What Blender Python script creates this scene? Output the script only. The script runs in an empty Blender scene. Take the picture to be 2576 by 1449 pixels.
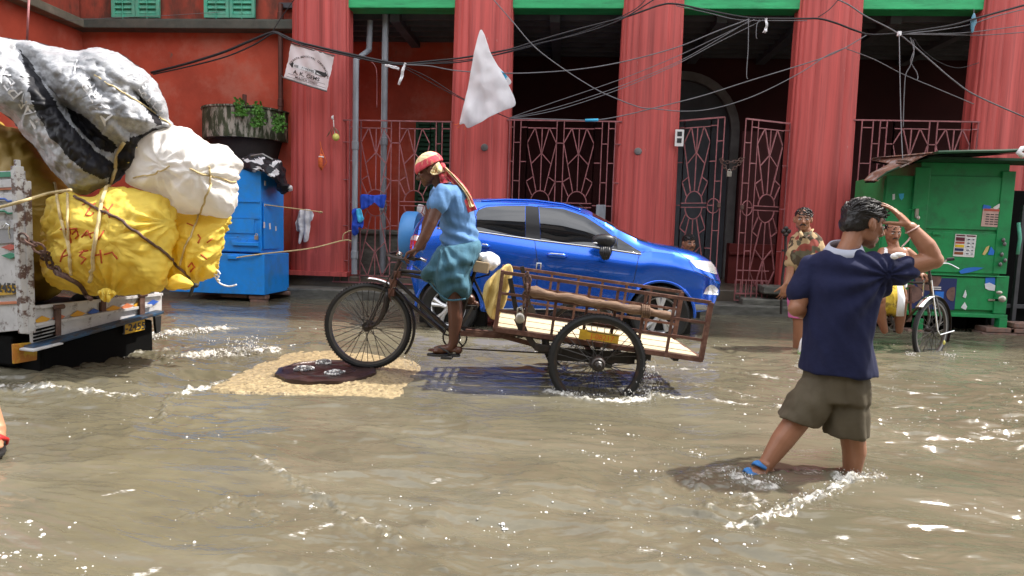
import bpy, bmesh, math, random
import numpy as np
from mathutils import Vector, Matrix, noise
from mathutils.bvhtree import BVHTree
V = Vector
rnd = random.Random(7)
COL = bpy.context.scene.collection
# ------------------------------------------------------------------ camera
F, PITCH, ROLL, YAW, H = 1600., 5.1, 1.75, 4.5, 1.15
RC = (Matrix.Rotation(math.radians(YAW), 3, 'Z') @ Matrix.Rotation(math.radians(90 - PITCH), 3, 'X')
      @ Matrix.Rotation(math.radians(ROLL), 3, 'Z'))
CAM = V((0, 0, H))
EX = V((math.cos(math.radians(YAW)), math.sin(math.radians(YAW)), 0))
EY = V((-EX.y, EX.x, 0)); EZ = V((0, 0, 1))
def ray(u, v): return RC @ V(((u - 1288) / F, -(v - 724.5) / F, -1))
def G(u, v, z=0.):            # point of the photograph on a level plane
    d = ray(u, v); return CAM + d * ((z - H) / d.z)
def P(u, v, Y):               # ... on a plane parallel to the facade
    d = ray(u, v); return CAM + d * (Y / d.y)
def K(u, v, dep):             # ... on an upright plane facing the street at a given distance
    d = ray(u, v); return CAM + d * (dep / d.dot(EY))
# ------------------------------------------------------------------ mesh builder
def frame(t, up=EZ):
    t = t.normalized()
    a = up.cross(t)
    if a.length < 1e-4: a = V((1, 0, 0)).cross(t)
    if a.length < 1e-4: a = V((0, 1, 0)).cross(t)
    a.normalize(); return a, t.cross(a)
class MB:
    def __init__(s): s.v = []; s.f = []; s.m = []; s.cur = 0
    def add(s, vs, fs, mi=None):
        o = len(s.v); s.v += [tuple(p) for p in vs]
        for f in fs:
            s.f.append(tuple(i + o for i in f)); s.m.append(s.cur if mi is None else mi)
    def box(s, c, d, R=None):
        c = V(c); x, y, z = d[0] / 2, d[1] / 2, d[2] / 2
        ps = [V((sx * x, sy * y, sz * z)) for sx in (-1, 1) for sy in (-1, 1) for sz in (-1, 1)]
        if R is not None: ps = [R @ p for p in ps]
        s.add([c + p for p in ps], [(0, 1, 3, 2), (4, 6, 7, 5), (0, 4, 5, 1), (2, 3, 7, 6), (0, 2, 6, 4), (1, 5, 7, 3)])
    def hexa(s, q, off):      # quad q (4 points) pushed by off
        q = [V(p) for p in q]; off = V(off)
        s.add(q + [p + off for p in q], [(0, 1, 2, 3), (7, 6, 5, 4), (0, 4, 5, 1), (1, 5, 6, 2), (2, 6, 7, 3), (3, 7, 4, 0)])
    def bar(s, a, b, w, h=None, up=EZ):
        a, b = V(a), V(b); h = h or w
        if (b - a).length < 1e-6: return
        x, y = frame(b - a, up); x = x * w / 2; y = y * h / 2
        ps = [a - x - y, a + x - y, a + x + y, a - x + y, b - x - y, b + x - y, b + x + y, b - x + y]
        s.add(ps, [(3, 2, 1, 0), (4, 5, 6, 7), (0, 1, 5, 4), (1, 2, 6, 5), (2, 3, 7, 6), (3, 0, 4, 7)])
    def loft(s, rings, cap=True, closed=False):
        n = len(rings[0]); o = [p for r in rings for p in r]; fs = []
        R = len(rings)
        for i in range(R if closed else R - 1):
            j = (i + 1) % R
            for k in range(n):
                l = (k + 1) % n; fs.append((i * n + k, i * n + l, j * n + l, j * n + k))
        if cap and not closed:
            fs.append(tuple(range(n - 1, -1, -1))); fs.append(tuple((R - 1) * n + k for k in range(n)))
        s.add(o, fs)
    def tube(s, pts, r, n=8, closed=False, flat=1., up=EZ):
        pts = [V(p) for p in pts]; N = len(pts)
        if N < 2: return
        rr = r if isinstance(r, (list, tuple)) else [r] * N
        rings = []; a0 = None
        for i, p in enumerate(pts):
            if closed: t = pts[(i + 1) % N] - pts[i - 1]
            else: t = pts[min(i + 1, N - 1)] - pts[max(i - 1, 0)]
            if t.length < 1e-9: t = V((0, 0, 1))
            t.normalize()
            if a0 is None: a, b = frame(t, up)
            else:
                a = a0 - t * a0.dot(t)
                if a.length < 1e-5: a, b = frame(t)
                a.normalize(); b = t.cross(a)
            a0 = a
            rings.append([p + (a * math.cos(q) + b * math.sin(q) * flat) * rr[i] for q in [2 * math.pi * k / n for k in range(n)]])
        s.loft(rings, True, closed)
    def limb(s, pts, rad, n=14, sub=3):   # tapered, rounded limb
        pts = [V(p) for p in pts]
        q = []; r = []
        for i in range(len(pts) - 1):
            for k in range(sub):
                t = k / sub; q.append(pts[i].lerp(pts[i + 1], t)); r.append(rad[i] * (1 - t) + rad[i + 1] * t)
        q.append(pts[-1]); r.append(rad[-1])
        s.tube(q, r, n)
        for p, a in zip(pts, rad): s.ell(p, (a * .99,) * 3)
    def ell(s, c, rad, R=None, nu=14, nv=9):
        c = V(c); vs = [V((0, 0, -rad[2]))]
        for j in range(1, nv):
            t = math.pi * j / nv
            for i in range(nu):
                q = 2 * math.pi * i / nu
                vs.append(V((rad[0] * math.sin(t) * math.cos(q), rad[1] * math.sin(t) * math.sin(q), -rad[2] * math.cos(t))))
        vs.append(V((0, 0, rad[2])))
        if R is not None: vs = [R @ p for p in vs]
        fs = []
        for i in range(nu):
            k = (i + 1) % nu
            fs.append((0, 1 + k, 1 + i))
            for j in range(nv - 2): fs.append((1 + j * nu + i, 1 + j * nu + k, 1 + (j + 1) * nu + k, 1 + (j + 1) * nu + i))
            fs.append((len(vs) - 1, 1 + (nv - 2) * nu + i, 1 + (nv - 2) * nu + k))
        s.add([c + p for p in vs], fs)
    def lathe(s, c, axis, prof, n=32, cap=True):    # prof: (radius, height along axis)
        c = V(c); ax = V(axis).normalized(); a, b = frame(ax)
        s.loft([[c + ax * h + (a * math.cos(q) + b * math.sin(q)) * max(r, 1e-4) for q in [2 * math.pi * k / n for k in range(n)]] for r, h in prof], cap)
    def prism(s, poly, off):              # closed polygon pushed by off
        poly = [V(p) for p in poly]; off = V(off); n = len(poly)
        s.add(poly + [p + off for p in poly], [tuple(range(n - 1, -1, -1)), tuple(range(n, 2 * n))] + [(k, (k + 1) % n, n + (k + 1) % n, n + k) for k in range(n)])
    def grid(s, fn, nu, nv, mfn=None):    # fn(a,b) for a,b in 0..1
        vs = [fn(i / nu, j / nv) for j in range(nv + 1) for i in range(nu + 1)]; fs = []; o = len(s.v)
        for j in range(nv):
            for i in range(nu):
                k = j * (nu + 1) + i
                s.f.append((o + k, o + k + 1, o + k + nu + 2, o + k + nu + 1)); s.m.append(s.cur if mfn is None else mfn((i + .5) / nu, (j + .5) / nv))
        s.v += [tuple(p) for p in vs]
    def text(s, st, size, mp, mi=None, align='CENTER', bold=0.):
        vs, fs = text_geo(st, size, align, bold); s.add([mp(x, y) for x, y in vs], fs, mi)
    def mesh(s, name='m'):
        me = bpy.data.meshes.new(name); me.from_pydata(s.v, [], s.f); me.polygons.foreach_set('material_index', s.m); me.update(); return me
    def bvh(s): return BVHTree.FromPolygons(s.v, s.f)
    def build(s, name, mats, parent=None, bevel=0., smooth=None, sub=0, ang=35, seg=2):
        me = s.mesh(name)
        bm = bmesh.new(); bm.from_mesh(me); bmesh.ops.remove_doubles(bm, verts=bm.verts, dist=1e-6)
        bmesh.ops.recalc_face_normals(bm, faces=bm.faces); bm.to_mesh(me); bm.free()
        return link(name, me, mats, parent, bevel, smooth, sub, ang, seg)
_tc = {}
def text_geo(st, size, align='CENTER', bold=0.):
    k = (st, size, align, bold)
    if k not in _tc:
        cu = bpy.data.curves.new('t', 'FONT'); cu.body = st; cu.size = size; cu.align_x = align; cu.resolution_u = 3; cu.offset = bold
        o = bpy.data.objects.new('t', cu); COL.objects.link(o)
        dg = bpy.context.evaluated_depsgraph_get(); me = bpy.data.meshes.new_from_object(o.evaluated_get(dg))
        _tc[k] = ([(v.co.x, v.co.y) for v in me.vertices], [tuple(p.vertices) for p in me.polygons])
        bpy.data.objects.remove(o); bpy.data.meshes.remove(me); bpy.data.curves.remove(cu)
    return _tc[k]
def link(name, me, mats, parent=None, bevel=0., smooth=None, sub=0, ang=35, seg=2):
    for m in (mats if isinstance(mats, (list, tuple)) else [mats]): me.materials.append(m)
    me.name = name
    o = bpy.data.objects.new(name, me); COL.objects.link(o)
    if parent is not None:
        o.parent = parent; o.matrix_parent_inverse = root_mat(parent).inverted()
    if smooth:
        me.polygons.foreach_set('use_smooth', [True] * len(me.polygons))
        if smooth == 'auto': me.set_sharp_from_angle(angle=math.radians(ang))
    if bevel:
        b = o.modifiers.new('Bevel', 'BEVEL'); b.width = bevel; b.segments = seg; b.limit_method = 'ANGLE'; b.angle_limit = math.radians(40)
    if sub:
        q = o.modifiers.new('Subsurf', 'SUBSURF'); q.levels = sub; q.render_levels = sub
    return o
def root_mat(o):
    m = Matrix.Translation(o.location) @ o.rotation_euler.to_matrix().to_4x4()
    if o.parent is not None: m = root_mat(o.parent) @ o.matrix_parent_inverse @ m
    return m
def tag(o, label, cat, group=None, kind=None):
    if label: o['label'] = label
    if cat: o['category'] = cat
    if group: o['group'] = group
    if kind: o['kind'] = kind
    return o
def thing(name, loc, label, cat, group=None):
    o = bpy.data.objects.new(name, None); COL.objects.link(o); o.location = loc; o.empty_display_size = .1
    return tag(o, label, cat, group)
def struct(o): o['kind'] = 'structure'; return o
def copy_tree(o, parent=None):
    c = o.copy(); COL.objects.link(c); c.parent = parent
    for ch in list(o.children): copy_tree(ch, c)
    return c
def fuse(mb, voxel, smooth=2, fn=None):    # grow overlapping volumes into one continuous skin
    me = mb.mesh('tmp'); bm = bmesh.new(); bm.from_mesh(me); bmesh.ops.recalc_face_normals(bm, faces=bm.faces); bm.to_mesh(me); bm.free()
    o = bpy.data.objects.new('tmp', me); COL.objects.link(o)
    r = o.modifiers.new('r', 'REMESH'); r.mode = 'VOXEL'; r.voxel_size = voxel
    if smooth:
        q = o.modifiers.new('s', 'SMOOTH'); q.iterations = smooth; q.factor = .5
    dg = bpy.context.evaluated_depsgraph_get(); out = bpy.data.meshes.new_from_object(o.evaluated_get(dg))
    bpy.data.objects.remove(o); bpy.data.meshes.remove(me)
    out.materials.clear()
    if fn: displace(out, fn)
    return out
def displace(me, fn):      # fn(co, normal) -> offset vector
    nor = [v.normal.copy() for v in me.vertices]
    for v, n in zip(me.vertices, nor): v.co = v.co + fn(v.co, n)
    me.update()
def nz(p, sc=1., off=0.): return noise.noise(V((p[0] * sc + off, p[1] * sc - off, p[2] * sc + .5 * off)))
def catmull(pts, n=6, closed=False):
    pts = [V(p) if len(p) == 3 else V((p[0], p[1], 0)) for p in pts]; out = []; N = len(pts)
    for i in range(N if closed else N - 1):
        if closed: a, b, c, d = pts[i - 1], pts[i], pts[(i + 1) % N], pts[(i + 2) % N]
        else: a, b, c, d = pts[max(i - 1, 0)], pts[i], pts[i + 1], pts[min(i + 2, N - 1)]
        for k in range(n):
            t = k / n; out.append(.5 * ((2 * b) + (c - a) * t + (2 * a - 5 * b + 4 * c - d) * t * t + (3 * b - a - 3 * c + d) * t ** 3))
    if not closed: out.append(pts[-1].copy())
    return out
def inpoly(x, y, poly):
    c = False; j = len(poly) - 1
    for i in range(len(poly)):
        xi, yi = poly[i][0], poly[i][1]; xj, yj = poly[j][0], poly[j][1]
        if (yi > y) != (yj > y) and x < (xj - xi) * (y - yi) / (yj - yi) + xi: c = not c
        j = i
    return c
def hit(bvh, u, v, off=.004):
    d = ray(u, v).normalized(); h = bvh.ray_cast(CAM, d)
    if h[0] is None: return None
    n = h[1] if h[1].dot(d) < 0 else -h[1]
    return h[0] + n * off
def patch(mb, bvh, top, bot, nu=12, nv=4, off=.004, fb=None, mi=None):   # sheet laid on a surface between two traced edges
    top = np.array(top, float); bot = np.array(bot, float)
    def samp(c, t):
        s = np.r_[0, np.cumsum(np.hypot(*np.diff(c, axis=0).T))]; s /= s[-1]
        return np.interp(t, s, c[:, 0]), np.interp(t, s, c[:, 1])
    vs = []
    for j in range(nv + 1):
        for i in range(nu + 1):
            a = samp(top, i / nu); b = samp(bot, i / nu); t = j / nv
            u, v = a[0] + (b[0] - a[0]) * t, a[1] + (b[1] - a[1]) * t
            p = hit(bvh, u, v, off); vs.append(p if p is not None else (vs[-1] if vs else P(u, v, fb or 8)))
    fs = [(j * (nu + 1) + i, j * (nu + 1) + i + 1, (j + 1) * (nu + 1) + i + 1, (j + 1) * (nu + 1) + i) for j in range(nv) for i in range(nu)]
    mb.add(vs, fs, mi)
def seam(mb, bvh, pts, r=.003, off=.0, n=5, sub=4):
    q = []
    for a, b in zip(pts[:-1], pts[1:]):
        for k in range(sub):
            t = k / sub; q.append((a[0] + (b[0] - a[0]) * t, a[1] + (b[1] - a[1]) * t))
    q.append(pts[-1]); q = [hit(bvh, u, v, off) for u, v in q]; q = [p for p in q if p is not None]
    if len(q) > 1: mb.tube(q, r, n)
def pillow(mb, outline, place, thick, back=None, rings=14, n=6, fn=None, mfn=None, center=None, power=.5):
    # stuffed or draped shape: traced outline (u,v), rounded to its real thickness before and behind the plane
    ol = [(p.x, p.y) for p in catmull(outline, n, True)]; N = len(ol); back = thick if back is None else back
    cx, cy = center or (sum(p[0] for p in ol) / N, sum(p[1] for p in ol) / N)
    rows = []
    for side, T in ((-1, thick), (1, back)):
        rs = [math.sin(math.pi / 2 * k / rings) for k in range(rings + 1)]
        seq = rs if side < 0 else rs[::-1][1:]
        for r in seq:
            d = side * T * max(0, 1 - r * r) ** power
            row = []
            for k, (x, y) in enumerate(ol):
                u, v = cx + (x - cx) * max(r, .001), cy + (y - cy) * max(r, .001)
                row.append(place(u, v, d if fn is None else d + fn(u, v, r) * (1 if side < 0 else .3)))
            rows.append((row, r, side))
    o = len(mb.v); mb.v += [tuple(p) for row, _, _ in rows for p in row]
    for i in range(len(rows) - 1):
        for k in range(N):
            l = (k + 1) % N; mb.f.append((o + i * N + k, o + i * N + l, o + (i + 1) * N + l, o + (i + 1) * N + k))
            r = (rows[i][1] + rows[i + 1][1]) / 2; x, y = ol[k]
            mb.m.append(mb.cur if mfn is None else mfn(cx + (x - cx) * r, cy + (y - cy) * r, rows[i][2]))
# ------------------------------------------------------------------ materials
def nt(m): return m.node_tree.nodes, m.node_tree.links
def mat(name, col, rough=.6, metal=0., var=.18, vs=3., col2=None, c2=.5, stretch=(1, 1, 1), bump=0., bs=40., fine=0., spec=.5, coat=0., trans=0., thr=(.35, .65), sheen=0., soft=None, ior=1.45, chips=None):
    m = bpy.data.materials.new(name); m.use_nodes = True; N, L = nt(m); b = N['Principled BSDF']
    b.inputs['Roughness'].default_value = rough; b.inputs['Metallic'].default_value = metal; b.inputs['Specular IOR Level'].default_value = spec
    b.inputs['Coat Weight'].default_value = coat; b.inputs['Coat Roughness'].default_value = .03; b.inputs['Transmission Weight'].default_value = trans
    b.inputs['Sheen Weight'].default_value = sheen; b.inputs['IOR'].default_value = ior
    if trans: b.inputs['Base Color'].default_value = (*col, 1)
    tc = N.new('ShaderNodeTexCoord'); mp = N.new('ShaderNodeMapping'); mp.inputs['Scale'].default_value = stretch
    L.new(tc.outputs['Object'], mp.inputs[0])
    n1 = N.new('ShaderNodeTexNoise'); n1.inputs['Scale'].default_value = vs; n1.inputs['Detail'].default_value = 6; n1.inputs['Roughness'].default_value = .62
    L.new(mp.outputs[0], n1.inputs['Vector'])
    r = N.new('ShaderNodeMapRange'); r.inputs['From Min'].default_value = .3; r.inputs['From Max'].default_value = .7
    r.inputs['To Min'].default_value = 1 - var; r.inputs['To Max'].default_value = 1 + var; L.new(n1.outputs['Fac'], r.inputs['Value'])
    base = N.new('ShaderNodeMix'); base.data_type = 'RGBA'; base.blend_type = 'MULTIPLY'; base.inputs['Factor'].default_value = 1; base.inputs['A'].default_value = (*col, 1)
    L.new(r.outputs[0], base.inputs['B']); out = base.outputs['Result']
    if col2 is not None:
        n2 = N.new('ShaderNodeTexNoise'); n2.inputs['Scale'].default_value = vs * 1.7; n2.inputs['Detail'].default_value = 8; n2.inputs['Roughness'].default_value = .68
        mp2 = N.new('ShaderNodeMapping'); mp2.inputs['Scale'].default_value = stretch; mp2.inputs['Location'].default_value = (3.1, 1.7, 5.3); L.new(tc.outputs['Object'], mp2.inputs[0]); L.new(mp2.outputs[0], n2.inputs['Vector'])
        r2 = N.new('ShaderNodeMapRange'); r2.inputs['From Min'].default_value = thr[0]; r2.inputs['From Max'].default_value = thr[1]; r2.inputs['To Max'].default_value = c2; L.new(n2.outputs['Fac'], r2.inputs['Value'])
        x = N.new('ShaderNodeMix'); x.data_type = 'RGBA'; L.new(r2.outputs[0], x.inputs['Factor']); L.new(out, x.inputs['A']); x.inputs['B'].default_value = (*col2, 1); out = x.outputs['Result']
    if chips:      # flaked paint, rust and old splashes: (colour, threshold, scale, stretch)
        n4 = N.new('ShaderNodeTexNoise'); n4.inputs['Scale'].default_value = chips[2]; n4.inputs['Detail'].default_value = 9; n4.inputs['Roughness'].default_value = .72
        mp4 = N.new('ShaderNodeMapping'); mp4.inputs['Scale'].default_value = chips[3]; mp4.inputs['Location'].default_value = (7.7, 2.2, 9.1); L.new(tc.outputs['Object'], mp4.inputs[0]); L.new(mp4.outputs[0], n4.inputs['Vector'])
        r4 = N.new('ShaderNodeMapRange'); r4.inputs['From Min'].default_value = chips[1]; r4.inputs['From Max'].default_value = chips[1] + .025; L.new(n4.outputs['Fac'], r4.inputs['Value'])
        x4 = N.new('ShaderNodeMix'); x4.data_type = 'RGBA'; L.new(r4.outputs[0], x4.inputs['Factor']); L.new(out, x4.inputs['A']); x4.inputs['B'].default_value = (*chips[0], 1); out = x4.outputs['Result']
    if not trans: L.new(out, b.inputs['Base Color'])
    if bump:
        n3 = N.new('ShaderNodeTexNoise'); n3.inputs['Scale'].default_value = bs; n3.inputs['Detail'].default_value = 5; L.new(mp.outputs[0], n3.inputs['Vector'])
        bp = N.new('ShaderNodeBump'); bp.inputs['Strength'].default_value = bump; bp.inputs['Distance'].default_value = .01; L.new(n3.outputs['Fac'], bp.inputs['Height']); L.new(bp.outputs[0], b.inputs['Normal'])
    if soft:      # thin woven or sheet plastic lets some light through
        tr = N.new('ShaderNodeBsdfTranslucent'); L.new(out, tr.inputs['Color']); ms = N.new('ShaderNodeMixShader'); ms.inputs[0].default_value = soft; L.new(b.outputs[0], ms.inputs[1]); L.new(tr.outputs[0], ms.inputs[2]); L.new(ms.outputs[0], N['Material Output'].inputs['Surface'])
    return m
M = {}
M['red'] = mat('red_paint_fluted', (.50, .086, .076), .62, var=.26, vs=2.2, stretch=(4, 4, .12), col2=(.22, .036, .032), c2=.7, thr=(.50, .68), bump=.25, bs=22, chips=((.55, .36, .33), .685, 5., (3, 3, .8)))
M['redwall'] = mat('red_limewash', (.44, .072, .038), .85, var=.35, vs=.8, col2=(.46, .17, .12), c2=.6, thr=(.50, .66), bump=.25, bs=18, chips=((.16, .10, .08), .66, 1.6, (1, 1, .7)))
M['redwall_dirty'] = mat('stained_red_limewash', (.33, .06, .035), .9, var=.35, vs=1.6, stretch=(1.5, 1.5, .6), col2=(.05, .04, .03), c2=.75, thr=(.42, .62), bump=.2, bs=18)
M['dark_red'] = mat('shade_dark_maroon', (.040, .006, .006), .9, var=.3, vs=1.1)  # veranda gloom put into the wall colour
M['ceil'] = mat('shade_dark_grey', (.085, .092, .105), .8, var=.3, vs=2)  # veranda gloom put into the ceiling colour
M['green_lintel'] = mat('green_gloss_paint', (.03, .42, .15), .45, var=.2, vs=3, stretch=(.6, 2, 4), col2=(.015, .14, .06), c2=.5, thr=(.5, .7), bump=.25, bs=14)
M['shutter'] = mat('pale_green_shutter', (.07, .42, .28), .6, var=.2, vs=5, col2=(.25, .34, .26), c2=.4)
M['ledge'] = mat('mossy_cement_ledge', (.06, .07, .06), .9, var=.3, vs=3, col2=(.16, .14, .11), c2=.4)
M['plinth'] = mat('wet_stone', (.09, .085, .07), .45, var=.35, vs=3, col2=(.03, .04, .02), c2=.8, bump=.3, bs=12)
M['stone'] = mat('old_stone_kerb', (.15, .145, .125), .6, var=.35, vs=4, stretch=(.6, 1, 2), col2=(.03, .03, .025), c2=.7, bump=.4, bs=14)
M['iron_pink'] = mat('pink_painted_iron', (.36, .13, .14), .5, var=.25, vs=8, col2=(.10, .04, .03), c2=.5)
M['pipe'] = mat('grey_pvc_pipe', (.26, .28, .31), .4, var=.15, vs=3, stretch=(3, 3, .6), col2=(.10, .10, .10), c2=.5)
M['iron_pipe'] = mat('brown_iron_pipe', (.10, .035, .025), .6, var=.3, vs=4)
M['white_trim'] = mat('dirty_white_trim', (.16, .15, .145), .8, var=.3, vs=3)
M['wire'] = mat('black_cable', (.018, .018, .02), .45, var=.2)
M['wire_grey'] = mat('grey_cable', (.16, .16, .17), .5, var=.2)
M['white_cloth'] = mat('white_cloth', (.80, .80, .82), .8, var=.06, vs=5, sheen=.2)
M['white_sheet'] = mat('white_plastic_sheet', (.90, .90, .92), .45, var=.05, vs=4, bump=.3, bs=9, soft=.4)
M['ink'] = mat('black_ink', (.03, .03, .03), .6)
M['yellow_sack'] = mat('yellow_woven_sack', (.92, .72, .13), .6, spec=.3, var=.08, vs=4, bump=.9, bs=11, stretch=(1, 1, 2.2), soft=.33)
M['white_sack'] = mat('white_woven_sack', (.82, .80, .77), .65, spec=.3, var=.05, vs=3, bump=.4, bs=9, soft=.33)
M['tarp'] = mat('silver_tarpaulin', (.36, .37, .39), .42, spec=.4, var=.30, vs=8, stretch=(1, 1, 1.4), col2=(.17, .17, .185), c2=.6, thr=(.46, .70), bump=1., bs=20)
M['tarp_black'] = mat('black_tarpaulin', (.014, .014, .018), .5, spec=.3, var=.3, vs=6, bump=.6, bs=14)
M['tarp_print'] = mat('white_tarpaulin_print', (.75, .75, .77), .35, var=.1)
M['rope'] = mat('pale_jute_rope', (.58, .46, .24), .85, var=.2, vs=30)
M['red_ink'] = mat('red_marker', (.55, .09, .02), .6)
M['truck_white'] = mat('worn_white_truck_paint', (.52, .52, .53), .5, var=.15, vs=7, col2=(.10, .06, .045), c2=.85, thr=(.55, .66), bump=.2, bs=20)
M['truck_rust'] = mat('rusty_brown_iron', (.095, .05, .038), .65, var=.4, vs=9, col2=(.22, .15, .12), c2=.5, thr=(.52, .7))
M['truck_black'] = mat('black_metal_and_shade', (.004, .004, .004), .8, spec=.1, var=.3)  # near black: the shadow below the truck is put into this colour
M['truck_blue'] = mat('blue_bumper_paint', (.015, .07, .15), .5, var=.4, vs=5, col2=(.035, .028, .025), c2=.9, thr=(.40, .55))
M['plate_yellow'] = mat('yellow_plate', (.62, .38, .02), .5, var=.2, vs=8, col2=(.2, .08, .02), c2=.5)
M['d_yellow'] = mat('amber_diamond_paint', (.62, .33, .03), .5); M['d_orange'] = mat('salmon_diamond_paint', (.55, .18, .08), .5)
M['d_blue'] = mat('blue_diamond_paint', (.03, .10, .42), .5); M['d_green'] = mat('green_diamond_paint', (.02, .22, .12), .5); M['d_red'] = mat('brick_diamond_paint', (.45, .08, .05), .5)
M['rubber'] = mat('black_rubber', (.014, .014, .014), .6, var=.3, vs=12, bump=.2, bs=60)
M['rim'] = mat('dull_steel_rim', (.16, .155, .15), .35, .8, var=.2); M['spoke'] = mat('spoke_steel', (.07, .065, .06), .4, .7)
M['chrome'] = mat('chrome', (.7, .7, .7), .12, 1., var=.05)
M['frame_black'] = mat('worn_black_enamel', (.022, .018, .016), .4, var=.35, vs=9, col2=(.09, .045, .03), c2=.6, thr=(.52, .68))
M['cart_rust'] = mat('rusty_cart_iron', (.10, .042, .028), .6, var=.4, vs=10, col2=(.30, .17, .12), c2=.55, thr=(.5, .68))
M['deck'] = mat('bare_plank_deck', (.52, .44, .30), .7, var=.14, vs=5, stretch=(1, 4, 4), bump=.3, bs=12)
M['bamboo'] = mat('weathered_wooden_pole', (.115, .062, .036), .75, var=.45, vs=7, stretch=(1, 5, 5), col2=(.30, .19, .12), c2=.6, bump=.5, bs=18)
M['car'] = mat('metallic_blue_car_paint', (.012, .125, .72), .24, .72, var=.02, coat=1.)
M['spare'] = mat('blue_plastic_cover', (.05, .22, .52), .4, var=.05)
M['glass_dark'] = mat('tinted_car_glass', (.006, .007, .009), .03, spec=1., var=.05, coat=.4)
M['black_trim'] = mat('black_plastic_trim', (.015, .015, .017), .4, var=.1)
M['lamp_glass'] = mat('clear_lamp_glass', (.72, .74, .78), .08, .4, var=.2, vs=25, coat=1.)
M['lamp_red'] = mat('red_lamp_lens', (.55, .015, .02), .1, var=.1, coat=1.)
M['alloy'] = mat('silver_alloy', (.62, .62, .63), .3, .6, var=.05)
M['silver_plastic'] = mat('silver_bumper_plastic', (.45, .46, .48), .4, .3, var=.05)
M['skin'] = mat('brown_skin', (.30, .135, .075), .45, var=.1, vs=9, bump=.1, bs=70); M['skin_dark'] = mat('dark_brown_skin', (.105, .043, .026), .38, var=.12, vs=9, bump=.12, bs=70)
M['skin_pale'] = mat('light_brown_skin', (.45, .23, .13), .45, var=.08, vs=9)
M['hair'] = mat('black_hair', (.012, .010, .010), .38, var=.3, vs=30, bump=.5, bs=90)
M['navy'] = mat('navy_jersey', (.006, .009, .044), .9, var=.12, vs=6, bump=.25, bs=35)
M['olive'] = mat('olive_brown_cotton', (.085, .068, .042), .85, var=.15, vs=6, bump=.3, bs=30)
M['collar'] = mat('white_collar_knit', (.40, .42, .50), .8, var=.1)
M['shirt_blue'] = mat('faded_blue_tshirt', (.10, .22, .43), .85, var=.14, vs=5, bump=.3, bs=28)
M['lungi'] = mat('teal_checked_cotton', (.055, .15, .215), .85, var=.2, vs=6, stretch=(4, 4, .7), bump=.3, bs=30)
M['gamcha_r'] = mat('red_checked_cotton', (.62, .07, .10), .85, var=.3, vs=22, stretch=(1, 1, .4), col2=(.72, .45, .25), c2=.6, thr=(.52, .6))
M['gamcha_y'] = mat('yellow_cotton', (.78, .66, .36), .85, var=.15, vs=12, col2=(.68, .22, .20), c2=.75, thr=(.50, .60), stretch=(1, 1, 3))
M['slipper'] = mat('dark_rubber_sandal', (.035, .032, .03), .7)
M['shoe_blue'] = mat('blue_strap_sandal', (.03, .16, .42), .6, var=.3, vs=12); M['shoe_white'] = mat('pale_sole', (.6, .6, .6), .6)
M['pink'] = mat('pink_cotton', (.62, .15, .36), .85, var=.1); M['vest'] = mat('white_vest_cotton', (.82, .82, .84), .8, var=.05)
M['kiosk'] = mat('green_sheet_metal', (.012, .25, .075), .42, var=.15, vs=2.5, col2=(.02, .13, .05), c2=.7, thr=(.48, .66), bump=.3, bs=5, chips=((.10, .06, .035), .655, 5., (1, 1, .6)))
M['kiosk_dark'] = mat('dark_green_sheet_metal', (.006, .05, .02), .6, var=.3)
M['rust_roof'] = mat('rusty_tin_roof', (.20, .10, .065), .7, var=.4, vs=6, col2=(.45, .43, .42), c2=.6, thr=(.5, .6))
M['blue_box'] = mat('blue_sheet_metal', (.012, .26, .80), .38, var=.12, vs=2, col2=(.05, .20, .42), c2=.6, thr=(.48, .66), bump=.35, bs=4, chips=((.07, .06, .07), .67, 5., (1, 1, .6)))
M['brick'] = mat('old_brick', (.20, .10, .07), .9, var=.4, vs=14, col2=(.15, .14, .13), c2=.6, bump=.5, bs=30)
M['moss'] = mat('mossy_concrete', (.045, .055, .028), .95, var=.5, vs=3.5, stretch=(2, 2, .55), col2=(.40, .37, .31), c2=.9, thr=(.50, .60), bump=.5, bs=16)
M['leaf'] = mat('fern_leaf', (.07, .20, .025), .6, var=.5, vs=14)
M['slab'] = mat('gravel_concrete', (.37, .29, .165), .34, var=.4, vs=22, stretch=(1, 1, 1), col2=(.12, .09, .055), c2=.75, thr=(.50, .60), bump=1., bs=75)
M['castiron'] = mat('wet_cast_iron', (.045, .026, .024), .3, .3, var=.35, vs=9, bump=.4, bs=40)
M['ground'] = mat('wet_asphalt', (.05, .048, .042), .8, var=.3, vs=5)
M['pave'] = mat('wet_paving', (.12, .095, .07), .35, var=.35, vs=2.5, col2=(.05, .045, .04), c2=.6, bump=.3, bs=10)
M['foam'] = mat('water_foam', (.66, .65, .62), .35, var=.05)
M['spray'] = mat('spray_water', (.93, .94, .95), .06, trans=.88, ior=1.33)
M['paper'] = mat('white_paper', (.7, .68, .66), .7, var=.08); M['paper_pink'] = mat('pinkish_paper', (.55, .36, .32), .7, var=.15, vs=12)
M['maroon'] = mat('maroon_print', (.12, .015, .03), .7); M['yprint'] = mat('yellow_print', (.75, .5, .02), .7); M['nprint'] = mat('navy_print', (.02, .03, .12), .7); M['oprint'] = mat('brown_print', (.25, .07, .02), .7)
M['poster_blue'] = mat('dark_blue_poster', (.012, .022, .10), .5, var=.15); M['planet'] = mat('brown_print_disc', (.14, .075, .06), .6, var=.4, vs=9); M['bright_blue'] = mat('bright_blue_paint', (.02, .15, .55), .5, var=.2)
M['brass'] = mat('dull_brass', (.45, .42, .36), .35, .8); M['orange'] = mat('orange_cloth', (.6, .12, .03), .8, var=.3, vs=20); M['lemon'] = mat('lemon_peel', (.65, .6, .15), .5)
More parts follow.
